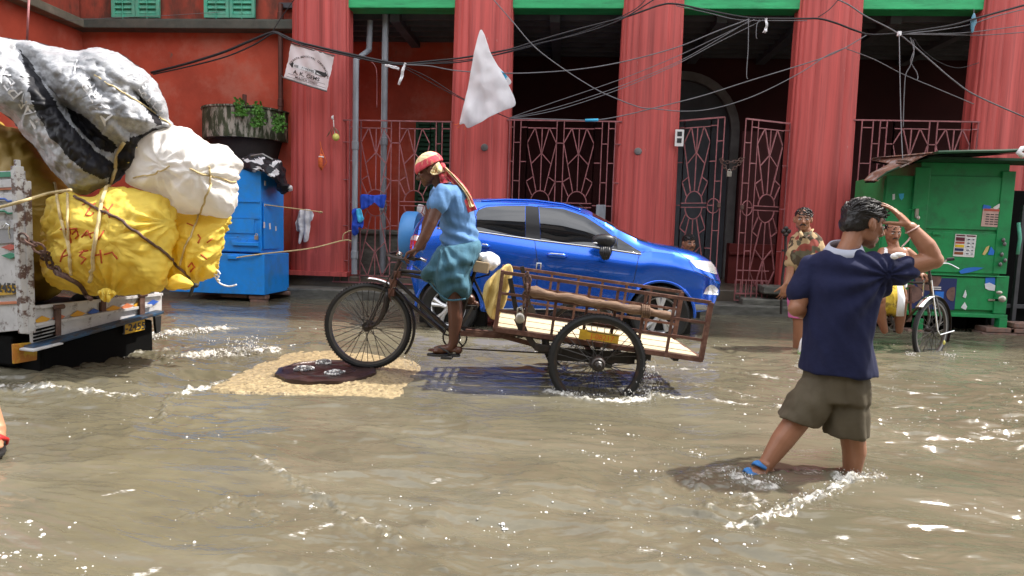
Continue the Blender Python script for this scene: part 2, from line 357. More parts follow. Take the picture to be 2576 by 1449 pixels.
M['bluecloth'] = mat('royal_blue_cloth', (.015, .06, .42), .85, var=.25, vs=9); M['cyancloth'] = mat('sky_blue_cloth', (.06, .42, .68), .85, var=.15)
M['greycloth'] = mat('pale_grey_cloth', (.62, .60, .62), .85, var=.15, vs=8); M['palesack'] = mat('dull_yellow_sack', (.56, .42, .15), .6, var=.15, vs=6, bump=.7, bs=14, stretch=(1, 1, .5))
M['greenbag'] = mat('green_white_plastic', (.35, .55, .18), .4, var=.2)
M['yelprint'] = mat('yellow_printed_lungi', (.62, .45, .05), .85, var=.3, vs=9, col2=(.14, .09, .03), c2=.8, thr=(.5, .58))
# ================================================================== light, sky, camera
S = bpy.context.scene
cd = bpy.data.cameras.new('camera'); co = bpy.data.objects.new('camera', cd); COL.objects.link(co)
co.matrix_world = Matrix.Translation(CAM) @ RC.to_4x4(); cd.sensor_width = 36; cd.lens = F / 2576 * 36; cd.clip_start = .05; cd.clip_end = 500; S.camera = co
SUN = V((.52, .17, .85)).normalized()
sd = bpy.data.lights.new('sun', 'SUN'); sd.energy = 4.8; sd.angle = math.radians(1.2); sd.color = (1, .95, .87)
so = bpy.data.objects.new('sun', sd); COL.objects.link(so); so.rotation_euler = SUN.to_track_quat('Z', 'Y').to_euler()
W = bpy.data.worlds.new('World'); S.world = W; W.use_nodes = True; wn, wl = W.node_tree.nodes, W.node_tree.links
sky = wn.new('ShaderNodeTexSky'); sky.sky_type = 'NISHITA'; sky.sun_disc = False; sky.sun_elevation = math.asin(SUN.z); sky.sun_rotation = math.atan2(SUN.x, SUN.y)
sky.air_density = 1.4; sky.dust_density = 4.; sky.ozone_density = 1.
# scattered monsoon cloud, part of the sky itself
ctc = wn.new('ShaderNodeTexCoord'); cns = wn.new('ShaderNodeTexNoise'); cns.inputs['Scale'].default_value = 2.2; cns.inputs['Detail'].default_value = 7
cmr = wn.new('ShaderNodeMapRange'); cmr.inputs['From Min'].default_value = .42; cmr.inputs['From Max'].default_value = .62; cmr.inputs['To Min'].default_value = .35; cmr.inputs['To Max'].default_value = .95
cmx = wn.new('ShaderNodeMix'); cmx.data_type = 'RGBA'; cmx.inputs['B'].default_value = (16.5, 16.6, 17.2, 1)
wl.new(ctc.outputs['Generated'], cns.inputs['Vector']); wl.new(cns.outputs['Fac'], cmr.inputs['Value']); wl.new(cmr.outputs[0], cmx.inputs['Factor'])
wl.new(sky.outputs[0], cmx.inputs['A']); wl.new(cmx.outputs['Result'], wn['Background'].inputs['Color']); wn['Background'].inputs['Strength'].default_value = .13
S.view_settings.view_transform = 'Standard'; S.view_settings.look = 'None'; S.view_settings.exposure = .55; S.view_settings.gamma = 1
S.cycles.max_bounces = 6; S.cycles.transparent_max_bounces = 6; S.cycles.caustics_reflective = False; S.cycles.caustics_refractive = False; S.cycles.sample_clamp_indirect = 6
# ================================================================== ground, kerb, plinth
m = MB(); m.add([(-60, -60, -.13), (60, -60, -.13), (60, 60, -.13), (-60, 60, -.13)], [(0, 1, 2, 3)]); struct(m.build('road', M['ground']))
m = MB(); m.box((2, 9.93, -.04), (30, .58, .40)); struct(m.build('kerb', M['stone'], bevel=.025))
m = MB(); m.box((-1.6, 11.63, .08), (12.2, 3.0, .52)); struct(m.build('pavement', M['pave'], bevel=.02))
# right-hand step in front of the gate lies lower
m = MB(); m.box((9.6, 11.7, -.0), (10.1, 3.0, .34)); struct(m.build('pavement', M['pave'], bevel=.02))
# ================================================================== colonnaded building
FY = 10.05
CX = [-4.0 + 2.62 * i for i in range(-0, 7)]
bld = thing('colonnade_building', (2, 10.3, .34), 'red colonnaded building with fluted columns, green lintels and a dark veranda', 'building')
def column(x, top=5.6, z0=.34):
    m = MB(); n = 84; rings = []
    zs = [z0, z0 + .30, z0 + .34, z0 + .46] + [z0 + .46 + (top - z0 - .46) * k / 10 for k in range(1, 11)]
    for z in zs:
        t = (z - z0) / (top - z0); hw = .505 - .05 * t; fl = 0 if z <= z0 + .34 else .042
        ring = []
        for k in range(n):
            q = 2 * math.pi * k / n; c, s = math.cos(q), math.sin(q); e = 2 / 3.2
            px_ = math.copysign(abs(c) ** e, c); py_ = math.copysign(abs(s) ** e, s)
            g = abs(math.sin(q * 10)) ** .6
            ring.append(V((x + hw * px_ * (1 - fl * (1 - g)), 10.32 + (.30 * py_) * (1 - fl * 3.2 * (1 - g)), z)))
        rings.append(ring)
    m.loft(rings)
    m.box((x, 10.33, z0 + .03), (1.06, .66, .07))
    return m.build('column', M['red'], bld, smooth='auto', ang=50)
for x in CX[:6]: column(x)
zl = P(1400, 21.5, 10.22).z
for i in range(5):
    m = MB(); xa, xb = CX[i] + .40, CX[i + 1] - .40
    m.box(((xa + xb) / 2, 10.36, zl + .14), (xb - xa, .30, .28)); m.box(((xa + xb) / 2, 10.195, zl + .23), (xb - xa - .02, .05, .09))
    m.build('lintel', M['green_lintel'], bld, bevel=.012)
m = MB(); m.box((5.6, 10.9, 9.5), (20.4, 1.2, 9.0)); m.build('upper_wall', M['redwall'], bld)
m = MB(); m.box((3.7, 12.05, zl + .12), (17, 3.2, .08))
for k in range(9): m.box((3.7, 10.75 + k * .30, zl + .03), (16.8, .075, .09))
for x in np.arange(-4.2, 11, 1.31): m.box((x, 11.9, zl - .03), (.16, 2.7, .14))
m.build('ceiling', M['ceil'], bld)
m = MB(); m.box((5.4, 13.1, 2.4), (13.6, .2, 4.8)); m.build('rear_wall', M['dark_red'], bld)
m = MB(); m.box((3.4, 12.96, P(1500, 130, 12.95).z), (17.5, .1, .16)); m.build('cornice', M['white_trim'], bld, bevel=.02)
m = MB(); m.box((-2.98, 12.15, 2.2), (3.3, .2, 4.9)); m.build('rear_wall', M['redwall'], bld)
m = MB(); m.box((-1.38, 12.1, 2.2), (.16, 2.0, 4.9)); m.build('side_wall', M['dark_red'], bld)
m = MB(); m.box((-2.68, 10.78, .72), (2.2, .2, .78)); m.box((-2.68, 10.76, 1.06), (2.24, .26, .07)); m.build('parapet', M['stone'], bld, bevel=.015)
# louvred green door and window in the first bay
def louvre(u0, u1, v0, v1, Y, parent, colr, name='shutter', leaves=1, step=.085):
    a, b = P(u0, v0, Y), P(u1, v1, Y); x0, x1, z1, z0 = a.x, b.x, a.z, b.z; m = MB()
    w = (x1 - x0) / leaves
    for k in range(leaves):
        xa, xb = x0 + k * w + .006, x0 + (k + 1) * w - .006; fr = .055
        for xx in (xa + fr / 2, xb - fr / 2): m.box((xx, Y, (z0 + z1) / 2), (fr, .05, z1 - z0))
        for zz in (z0 + fr / 2, z1 - fr / 2, (z0 + z1) / 2): m.box(((xa + xb) / 2, Y + .001, zz), (xb - xa - 2 * fr + .004, .045, fr))
        zz = z0 + fr
        while zz < z1 - fr:
            if abs(zz + step / 2 - (z0 + z1) / 2) > fr: m.box(((xa + xb) / 2, Y + .012, zz + step / 2), (xb - xa - 2 * fr, .014, step * .95), Matrix.Rotation(-.55, 3, 'X'))
            zz += step
        m.box(((xa + xb) / 2, Y + .034, (z0 + z1) / 2), (xb - xa - .02, .01, z1 - z0 - .02))
        m.box(((xa + xb) / 2, Y - .03, (z0 + z1) / 2 - .25), (.012, .012, .45))
    return m.build(name, colr, parent, bevel=.004)
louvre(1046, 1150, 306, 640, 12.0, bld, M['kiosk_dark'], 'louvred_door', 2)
louvre(880, 893, 312, 560, 10.9, bld, M['kiosk'], 'door_frame')
# round headed doorway far inside the third bay
m = MB(); ax, az = P(1709, 330, 12.95).x, P(1709, 330, 12.95).z; ro = P(1859, 330, 12.95).x - ax
for k in range(20):
    q0, q1 = math.pi * k / 20, math.pi * (k + 1) / 20; q = []
    for (r, t) in ((ro, q0), (ro, q1), (ro - .16, q1), (ro - .16, q0)): q.append((ax + r * math.cos(t), 12.99, az + r * math.sin(t) * 1.0))
    m.hexa(q, (0, -.09, 0))
for s_ in (1, -1): m.box((ax + s_ * (ro - .08), 12.945, (az + .2) / 2), (.16, .09, az - .2))
m.build('arch_trim', M['white_trim'], bld)
m = MB(); pts = [(ax + (ro - .17) * math.cos(math.pi * k / 20), 12.985, az + (ro - .17) * math.sin(math.pi * k / 20)) for k in range(21)]
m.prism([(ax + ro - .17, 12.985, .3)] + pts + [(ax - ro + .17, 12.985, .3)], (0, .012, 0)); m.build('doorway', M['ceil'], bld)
for (u, v) in ((1219, 371), (1605, 381)):
    m = MB(); p = P(u, v, FY - .02); m.lathe(p, (0, -1, 0), [(.02, -.05), (.055, -.02), (.06, .0), (.05, .02), (.02, .03)], 12); m.build('wall_socket', M['white_trim'], bld, smooth='auto')
# low maroon door and bench beside the gate
m = MB(); a, b = P(1835, 612, 11.6), P(1985, 750, 11.6); m.box(((a.x + b.x) / 2, 11.7, (a.z + b.z) / 2), (b.x - a.x, .2, a.z - b.z)); m.box(((a.x + b.x) / 2, 11.58, a.z - .18), (b.x - a.x, .04, .05)); m.build('low_wall', mat('maroon_plaster', (.13, .016, .013), .7, var=.2), bld, bevel=.01)
m = MB(); a, b = P(1868, 330, 12.4), P(1990, 640, 12.4); m.box(((a.x + b.x) / 2, 12.45, (a.z + b.z) / 2 - .3), (b.x - a.x, .1, a.z - b.z + .6)); m.build('door_panel', mat('maroon_door', (.07, .009, .009), .6, var=.2), bld)
# ================================================================== plain red building with the shuttered windows
rb = thing('shuttered_building', (-6, 10.6, 0), 'flat red limewashed building with green shuttered windows above a dark ledge', 'building')
WY = 10.5; xc = P(207, 75, WY).x; zg = P(470, 72, 10.28).z; zt = P(470, 50, 10.28).z
m = MB(); m.box(((xc - 4.35) / 2, WY + .2, zg / 2 - .1), (-4.35 - xc, .4, zg + .2)); m.build('wall', M['redwall'], rb)
m = MB(); m.box(((xc - 4.35) / 2 - .25, WY + .24, zt + 4.6), (-4.35 - xc + .5, .4, 9.2)); m.build('upper_wall', M['redwall_dirty'], rb)
m = MB(); m.box(((xc - 4.4) / 2 - .15, WY - .02, (zg + zt) / 2), (-4.4 - xc + .3, .44, zt - zg)); m.box(((xc - 4.4) / 2, WY - .03, zt + .01), (-4.4 - xc, .30, .05)); m.build('ledge', M['ledge'], rb, bevel=.012)
louvre(278, 403, -95, 45, WY - .02, rb, M['shutter'], 'window_shutter', 2); louvre(512, 643, -95, 46, WY - .02, rb, M['shutter'], 'window_shutter', 2)
m = MB(); m.box((xc - .2, 8.35, zg / 2 - .1), (.4, 4.3, zg + .2)); m.build('wing_wall', M['redwall'], rb)
m = MB(); m.box((xc - .24, 8.35, zt + 4.6), (.4, 4.3, 9.2)); m.build('wing_upper_wall', M['redwall_dirty'], rb)
m = MB(); m.box((xc + .0, 8.37, (zg + zt) / 2), (.44, 3.8, zt - zg - .004)); m.build('wing_ledge', mat('grey_cement_ledge', (.20, .17, .13), .9, var=.3, col2=(.08, .09, .06), c2=.6), rb, bevel=.012)
# ================================================================== iron grilles
def module(m, o, w, zt, ax=V((1, 0, 0)), r=.0085, low=True):
    # one sunburst panel: o = left foot (x,y at z=0), w = width, zt = height of the top rail
    k = w / .476; cx = w / 2
    def q(x, d): return V(o) + ax * (cx + x * k) + V((0, 0, zt - d))
    def l(a, b): m.bar(q(*a), q(*b), r * 2, r * 1.6)
    T, Bm = 0., 2.60
    for s_ in (-1, 1):
        l((s_ * .238, T), (s_ * .238, Bm))
    for mir in (0, 1) if low else (0,):
        f = (lambda d: d) if not mir else (lambda d: 2.60 - d)
        L_ = lambda a, b: l((a[0], f(a[1])), (b[0], f(b[1])))
        L_((-.238, .118), (.238, .118))
        for s_ in (-1, 1):
            L_((s_ * .118, .118), (s_ * .235, .345)); L_((s_ * .112, .118), (s_ * .008, .50)); L_((s_ * .008, .51), (s_ * .155, .665))
            L_((s_ * .232, .36), (s_ * .070, 1.092)); L_((s_ * .235, .945), (s_ * .118, .865)); L_((s_ * .232, .955), (s_ * .138, 1.16))
        L_((0, .118), (0, 1.085)); L_((-.238, 1.268), (.238, 1.268))
        for j in range(12):
            a, b = math.pi * j / 12, math.pi * (j + 1) / 12
            L_((.152 * math.cos(a), 1.262 - .175 * math.sin(a)), (.152 * math.cos(b), 1.262 - .175 * math.sin(b)))
def ladder(m, o, xs, zt, ax=V((1, 0, 0)), r=.0085):
    # uprights with staggered short ties
    for x in xs: m.bar(V(o) + ax * x + V((0, 0, zt)), V(o) + ax * x + V((0, 0, zt - 2.6)), r * 2, r * 1.6)
    for i in range(len(xs) - 1):
        for d in ((.345, .94, 1.68, 2.25) if i % 2 else (.11, .64, 1.3, 1.95)):
            m.bar(V(o) + ax * xs[i] + V((0, 0, zt - d)), V(o) + ax * xs[i + 1] + V((0, 0, zt - d)), r * 2, r * 1.6)
GY = 10.12
def grille(mods, lad, u0, u1, label, vt=304):
    g = thing('window_grille', (P((u0 + u1) / 2, vt, GY).x, GY, .34), label, 'iron grille', 'sunburst iron grilles between the columns')
    zt = P((u0 + u1) / 2, vt, GY).z; m = MB(); X = lambda u: P(u, vt, GY).x
    for a, b in mods: module(m, (X(a), GY, 0), X(b) - X(a), zt)
    for i in range(len(mods) - 1):
        for d in (.345, .94, 1.66, 2.25): m.bar((X(mods[i][1]), GY, zt - d), (X(mods[i + 1][0]), GY, zt - d), .017, .014)
    m.build('sunburst_panel', M['iron_pink'], g)
    for xs in lad:
        m = MB(); ladder(m, (0, GY, 0), [X(x) for x in xs], zt); m.build('side_ladder', M['iron_pink'], g)
    for d in (0, 2.6): m = MB(); m.bar((X(u0), GY, zt - d), (X(u1), GY, zt - d), .02); m.build('rail', M['iron_pink'], g)
    return g
grille([(909, 985), (1006, 1083)], [(842, 858, 880, 908), (1083, 1098, 1113, 1134)], 838, 1138, 'pink sunburst grille behind the cyclist, between the two grey drainpipes and the white sheet column')
grille([(1328, 1402), (1420, 1497)], [(1283, 1294, 1311, 1328), (1497, 1516, 1532, 1549, 1575)], 1276, 1602, 'pink sunburst grille directly above the blue car roof')
grille([(2250, 2339), (2359, 2445)], [(2169, 2197, 2215, 2232, 2250), (2445, 2462, 2482)], 2147, 2555, 'pink sunburst grille partly hidden by the green kiosk roof', 305)
# two gate leaves swung out towards the street
def leaf(uvh, uvf, dh, df, label, posts):
    A, B = P(uvh[0], uvh[1], dh), P(uvf[0], uvf[1], df); zt = (A.z + B.z) / 2; ax = V((B.x - A.x, B.y - A.y, 0)); w = ax.length; ax.normalize()
    g = thing('gate_leaf', (A.x, A.y, .2), label, 'iron gate', 'open iron gate leaves')
    m = MB(); o = V((A.x, A.y, 0)); module(m, o + ax * (w * .14), w * .58, zt, ax); m.build('sunburst_panel', M['iron_pink'], g)
    m = MB(); ladder(m, o, [0, w * .14], zt, ax); ladder(m, o, [w * .72, w * .86, w], zt, ax)
    for d in (0, 2.6): m.bar(o + V((0, 0, zt - d)), o + ax * w + V((0, 0, zt - d)), .022)
    c = o + ax * w * .86 + V((0, 0, zt - 1.31)); m.tube([c + ax * .095 * math.cos(q) + EZ * .11 * math.sin(q) for q in np.linspace(0, 2 * math.pi, 19)[:-1]], .008, 6, True)
    m.build('leaf_frame', M['iron_pink'], g)
    m = MB(); m.box(o + ax * (w - .02) + V((0, -.02, zt - 1.3)), (.05, .03, .07)); m.build('latch', M['truck_rust'], g, bevel=.005)
    return g
leaf((1708, 306), (1824, 293), 10.25, 9.86, 'open gate leaf with sunburst bars beside the pillar behind the car bonnet', 0)
leaf((1988, 312), (1877, 298), 10.2, 9.84, 'open gate leaf with sunburst bars in front of the maroon door panel', 0)
m = MB(); a, b = P(1850, 704, 9.9), P(1932, 712, 9.9); zb = P(1850, 755, 9.9).z
for k in range(7): x = a.x + (b.x - a.x) * k / 6; m.bar((x, 9.9, a.z), (x, 9.9, zb), .014)
m.bar((a.x, 9.9, a.z), (b.x, 9.9, a.z), .018); m.bar((a.x, 9.9, zb), (b.x, 9.9, zb), .018); m.bar((a.x, 9.9, a.z + .15), (b.x, 9.9, a.z + .15), .014)
tag(m.build('low_railing', M['iron_pink']), 'short low iron railing on the pavement below the right gate leaf', 'railing')
# chain and padlock
def chain(m, pts, r=.012, link_=.045):
    pts = [V(p) for p in pts]; L_ = [0]
    for a, b in zip(pts[:-1], pts[1:]): L_.append(L_[-1] + (b - a).length)
    n = max(3, int(L_[-1] / link_))
    def at(d):
        for i in range(len(pts) - 1):
            if d <= L_[i + 1] + 1e-9: return pts[i].lerp(pts[i + 1], (d - L_[i]) / max(1e-6, L_[i + 1] - L_[i]))
        return pts[-1]
    for k in range(n):
        p = at(L_[-1] * (k + .5) / n); t = (at(min(L_[-1], L_[-1] * (k + 1) / n)) - at(L_[-1] * k / n)).normalized(); a, b = frame(t)
        w = a if k % 2 else b; h = L_[-1] / n * .66
        m.tube([p + t * h * math.cos(q) + w * r * 1.9 * math.sin(q) for q in np.linspace(0, 2 * math.pi, 9)[:-1]], r * .55, 5, True)
t = thing('gate_chain', P(1835, 425, 9.8), 'rusty chain with a padlock hanging between the two gate leaves', 'chain')
m = MB(); chain(m, catmull([P(1812, 400, 9.85), P(1830, 408, 9.8), P(1850, 406, 9.8), P(1872, 397, 9.84)], 6)); chain(m, catmull([P(1814, 403, 9.84), P(1822, 418, 9.8), P(1832, 430, 9.8), P(1846, 424, 9.8), P(1868, 404, 9.82)], 6)); m.build('chain', M['truck_rust'], t)
m = MB(); p = P(1834, 438, 9.78); m.box(p, (.065, .03, .075)); m.tube([p + V((.022 * math.cos(q), 0, .037 + .035 * math.sin(q))) for q in np.linspace(0, math.pi, 9)], .006, 6); m.build('padlock', M['brass'], t, bevel=.006)
m = MB(); p = P(1709, 347, FY - .02); m.box(p, (.13, .012, .25))
for zz in (.06, -.04): m.cur = 1; m.box(p + V((0, -.008, zz)), (.07, .004, .07)); m.box(p + V((.01, -.011, zz + .005)), (.025, .003, .04)); m.cur = 0
tag(m.build('door_notice', [M['paper'], M['ink']]), 'small white notice with dark symbols on the pillar edge by the gate', 'notice')
# ================================================================== drainpipes
def pipe(u, v0, v1, Y, r, name, label, mt, collars=()):
    t = thing(name, P(u, v1, Y), label, 'pipe'); a, b = P(u, v0, Y), P(u, v1, Y); a.x = b.x = P(u, (v0 + v1) / 2, Y).x; m = MB(); m.tube([V((a.x + .02, 10.62, a.z)), V((a.x + .01, 10.60, P(u, 126, 10.6).z)), V((a.x, Y, P(u, 150, Y).z)), b] if Y < 10.3 else [a, b], r, 16); m.build('pipe', mt, t, smooth='auto')
    for c in collars:
        z = P(u, c, Y).z; m = MB(); m.lathe((a.x, Y, z), (0, 0, 1), [(r, -.07), (r * 1.22, -.065), (r * 1.22, .05), (r, .06)], 16); m.build('collar', mt, t, smooth='auto')
    return t
pipe(894, 18, 690, 9.98, .047, 'drainpipe', 'grey drainpipe beside the column with the white shirt, blue cloths tied to it', M['pipe'], (365, 640))
pipe(966, 30, 686, 10.6, .052, 'drainpipe', 'grey drainpipe set back inside the veranda behind the grille', M['pipe'], (355, 520))
pipe(706, 10, 300, 10.4, .04, 'drainpipe', 'brown iron downpipe on the red wall above the mossy tank', M['iron_pipe'], (258, 40))
# ================================================================== mossy round tank on the wall
t = thing('water_tank', P(613, 345, 10.4), 'round mossy concrete tank jutting from the red wall above the blue box', 'tank')
tx = P(612, 300, 10.35).x; z1, z0 = P(613, 262, 9.84).z, P(613, 343, 9.84).z; R_ = .70
def tanky(r, z, dz=0): return [V((tx + r * math.cos(q), WY + .0 - r * .95 * math.sin(q), z)) for q in np.linspace(0, math.pi, 25)] + [V((tx - r, WY + .25, z)), V((tx + r, WY + .25, z))]
m = MB(); m.loft([tanky(R_, z0), tanky(R_ * 1.005, z0 + .03), tanky(R_, z1 - .03), tanky(R_ + .02, z1 - .028), tanky(R_ + .02, z1)]); m.build('tank_shell', M['moss'], t)
m = MB(); zz = P(613, 392, 9.9).z; m.loft([tanky(.46, zz - .1), tanky(.52, zz + .02), tanky(.60, z0 - .003)]); m.build('bracket', mat('dark_concrete', (.028, .022, .02), .9, var=.4), t)  # bracket coloured darker than the tank shell
m = MB(); m.tube([P(615, 266, 10.2), P(615, 238, 10.2)], .035, 10); m.build('vent_pipe', M['iron_pipe'], t)
def fern(u0, v0, u1, v1, Y, n, label):
    m = MB()
    for k in range(n):
        u, v = rnd.uniform(u0, u1), v0 + (v1 - v0) * rnd.random() ** .8; p = P(u, v, Y) + V((0, rnd.uniform(-.07, .03), 0)); a = rnd.uniform(0, 6.28); L_ = rnd.uniform(.035, .075)
        d = V((math.cos(a), -.5 * rnd.random(), math.sin(a) * .8 - .2)).normalized(); w = d.cross(V((rnd.random() - .5, 1, rnd.random() - .5))).normalized() * L_ * .3
        m.add([p, p + d * L_ * .5 + w, p + d * L_, p + d * L_ * .5 - w + V((0, -.008, 0))], [(0, 1, 2, 3)])
        m.add([p, p + d * L_ * .5 + w + V((0, -.02, .0)), p + d * L_ * .8 + V((0, -.03, .01))], [(0, 1, 2)])
    m.tube([P((u0 + u1) / 2, v0 + 1, Y + .04), P((u0 + u1) / 2 + 3, (v0 + v1) / 2, Y), P((u0 + u1) / 2 - 2, v1, Y)], .006, 5)
    return tag(m.build('wall_fern', M['leaf']), label, 'plant', 'ferns growing from the mossy tank')
fern(596, 252, 620, 292, 9.83, 130, 'small fern sprouting at the top middle of the mossy tank')
fern(641, 262, 664, 318, 9.86, 170, 'long fern trailing down the right half of the mossy tank')
fern(692, 288, 716, 332, 9.98, 130, 'dense fern at the far right end of the mossy tank')
# ================================================================== blue car
CY = 7.28                                                     # near side
car = thing('car', P(1400, 860, CY + .88), 'shiny blue compact car parked against the kerb behind the cycle cart', 'car')
def ctab(pts, Y=CY + .02): return [(P(u, v, Y).x, P(u, v, Y).z) for u, v in pts]
top = ctab([(1031, 640), (1034, 590), (1045, 566), (1062, 545), (1085, 523), (1108, 507), (1140, 500), (1193, 497), (1269, 496), (1343, 498), (1417, 507), (1480, 526), (1547, 563), (1602, 594), (1640, 608), (1695, 618), (1750, 632), (1788, 651), (1806, 664), (1815, 690)], CY + .35)
belt = ctab([(1031, 650), (1036, 600), (1050, 578), (1100, 572), (1199, 580), (1360, 603), (1491, 619), (1613, 636), (1640, 634), (1695, 641), (1740, 652), (1788, 668), (1806, 684), (1815, 705)])
bot = ctab([(1031, 690), (1036, 735), (1045, 765), (1080, 782), (1250, 786), (1560, 790), (1740, 788), (1780, 786), (1806, 776), (1815, 752)])
def ip(tab, x): return float(np.interp(x, [p[0] for p in tab], [p[1] for p in tab]))
XR, XF = top[0][0], top[-1][0]; WID = 1.76; CEN = CY + WID / 2
wr, wf = P(1131, 772, CY + .1), P(1658, 791, CY + .1)
def arch(x, z):
    for w in (wr, wf):
        d = abs(x - w.x)
        if d < .385: z = max(z, w.z + math.sqrt(.385 ** 2 - d * d))
    return z
def sect(x):
    zt, zb, zs = ip(top, x), ip(belt, x), ip(bot, x); zs2 = arch(x, zs); zb = min(zb, zt - .012)
    f = min(1, max(0, (XF - x) / .55)); r = min(1, max(0, (x - XR) / .28))
    pl = .36 * (1 - math.sqrt(max(0, 1 - (1 - f) ** 2))) + .16 * (1 - math.sqrt(max(0, 1 - (1 - r) ** 2)))
    hh = zb - zs; gh = zt - zb
    lo = [(.06, zs), (.015, zs + .12 * hh), (.012, zs + .34 * hh), (.03, zs + .44 * hh), (.022, zs + .55 * hh), (.0, zs + .74 * hh), (.008, zs + .80 * hh), (.045, zs + .93 * hh), (.07, zb)]
    if gh > .30: up = [(.085, zb + .01), (.10, zb + .3 * gh), (.155, zb + .66 * gh), (.205, zb + .84 * gh), (.30, zb + .955 * gh), (.46, zt - .008), (.88, zt)]
    else:
        g = gh / .30; up = [(.085 + .0 * g, zb + min(.01, gh * .2)), (.10, zb + .25 * gh), (.14 + .015 * g, zb + .5 * gh + .05 * g * gh), (.19 + .015 * g, zb + .7 * gh + .1 * g * gh), (.30, zb + .88 * gh), (.46, zt - .01 * g), (.88, zt)]
    pts = [(y + pl * (1 - .0 * k), max(z, zs2)) for k, (y, z) in enumerate(lo + up)]
    pts = [(min(y, .88), z) for y, z in pts]
    return [V((x, CY + y, z)) for y, z in pts] + [V((x, CY + WID - y, z)) for y, z in pts[::-1][1:]]
xs = sorted(set(list(np.linspace(XR, XF, 110)) + [w.x + .385 * math.cos(t) for w in (wr, wf) for t in np.linspace(0, math.pi, 26)]))
rings = [sect(x) for x in xs]; n = len(rings[0])
body = MB(); body.v = [tuple(p) for r in rings for p in r]
xw0, xw1 = P(1484, 530, CY + .35).x, P(1625, 600, CY + .35).x
for i in range(len(xs) - 1):
    for k in range(n - 1):
        body.f.append((i * n + k, i * n + k + 1, (i + 1) * n + k + 1, (i + 1) * n + k)); body.m.append(1 if (xw0 < xs[i] < xw1 and 12 <= k < n - 13) or (xs[i] < P(1108, 507, CY + .35).x and xs[i] > P(1050, 560, CY + .35).x and 12 <= k < n - 13) else 0)
body.f.append(tuple(range(n))); body.m.append(0); body.f.append(tuple((len(xs) - 1) * n + k for k in range(n))[::-1]); body.m.append(0)
CB = body.bvh()
body.build('body', [M['car'], M['glass_dark']], car, smooth='auto', ang=28)
m = MB(); m.box(((XR + XF) / 2, CEN, ip(bot, 0) + .16), (XF - XR - .5, WID - .42, .36)); m.build('underbody', M['black_trim'], car)
# windows
def pp(l): return l
m = MB(); patch(m, CB, [(1199, 534), (1208, 526), (1225, 521), (1270, 518), (1321, 518)], [(1199, 580), (1230, 584), (1280, 591), (1321, 597)], 14, 6, .005); m.build('rear_window', M['glass_dark'], car, smooth=True)
m = MB(); patch(m, CB, [(1356, 521), (1417, 526), (1470, 544), (1521, 577), (1545, 598)], [(1361, 603), (1420, 610), (1491, 619), (1546, 627)], 20, 6, .005); m.build('front_window', M['glass_dark'], car, smooth=True)
m = MB(); patch(m, CB, [(1553, 598), (1612, 634)], [(1553, 628), (1613, 638)], 6, 3, .006); m.build('quarter_window', M['glass_dark'], car, smooth=True)
for tp_, bt_, o_ in (([(1322, 518), (1355, 521)], [(1322, 598), (1360, 603)], .007), ([(1543, 592), (1552, 597)], [(1545, 628), (1553, 630)], .007)): m = MB(); patch(m, CB, tp_, bt_, 4, 6, o_); m.build('door_pillar', M['black_trim'], car, smooth=True)
m = MB(); patch(m, CB, [(1112, 540), (1125, 525), (1160, 520), (1194, 524)], [(1100, 570), (1194, 578)], 8, 4, .003); m.build('rear_quarter_window', M['glass_dark'], car, smooth=True)
m = MB(); seam(m, CB, [(1100, 574), (1199, 582.5), (1360, 605.5), (1491, 621.5), (1613, 640)], .011, .004); m.build('chrome_strip', M['chrome'], car, smooth=True)
m = MB()
for l in ([(1338, 517), (1340, 560), (1345, 603), (1352, 660), (1350, 740), (1345, 778)], [(1205, 525), (1196, 545), (1196, 580), (1186, 640), (1196, 700)], [(1608, 640), (1596, 700), (1575, 760)], [(1352, 519), (1417, 520), (1480, 541), (1545, 586)], [(1199, 527), (1225, 516), (1330, 514)], [(1640, 612), (1695, 628), (1735, 655)], [(1733, 657), (1745, 680), (1790, 702), (1812, 708)], [(1790, 775), (1812, 765)]): seam(m, CB, l, .0035, 0., 5, 8)
m.build('panel_seam', M['black_trim'], car)
m = MB(); seam(m, CB, [(1210, 507), (1270, 503), (1343, 505), (1417, 515), (1462, 530)], .012, .004, 6, 6); m.build('roof_rail', M['car'], car, smooth=True)
for (a, b) in (((1377, 641), (1425, 645)), ((1212, 618), (1230, 621))):
    h = V((0, -.035, 0)); p, q = hit(CB, *a), hit(CB, *b); m = MB(); m.tube([p, p + h + (q - p) * .12, q + h - (q - p) * .12, q], [.014, .017, .017, .014], 8, flat=1.5)
    hd = m.build('door_handle', M['car'], car, smooth=True)
    m = MB(); m.tube([p + V((0, -.02, .016)), p + h + V((0, -.012, .02)) + (q - p) * .2, q + h + V((0, -.012, .02)) - (q - p) * .2, q + V((0, -.02, .016))], .007, 6); m.build('handle_strip', M['chrome'], hd, smooth=True)
# mirror
mp_ = P(1519, 604, CY - .12); m = MB(); m.ell(mp_, (.14, .085, .072)); me = fuse(m, .012, 2, lambda c, n_: V((0, 0, -.03 * max(0, (mp_.z - c.z)) / .07)) * (1 if c.x > mp_.x else .3)); mo = link('mirror', me, M['black_trim'], car, smooth=True)
m = MB(); m.tube([hit(CB, 1532, 632, -.01), P(1532, 628, CY - .08), P(1527, 614, CY - .1)], [.04, .035, .03], 10); m.build('mirror_stalk', M['black_trim'], mo, smooth=True)
m = MB(); m.ell(P(1497, 612, CY - .195), (.03, .012, .012)); m.build('indicator', M['silver_plastic'], mo, smooth=True)
m = MB(); p0 = P(1524, 622, CY - .2)
for k in range(5): m.tube([p0 + V((.02 * k - .05, 0, 0)), p0 + V((.024 * k - .055, -.015, -.06)), p0 + V((.012 * k - .02, -.01, -.13 - .01 * (k % 2)))], [.018, .02, .012], 6)
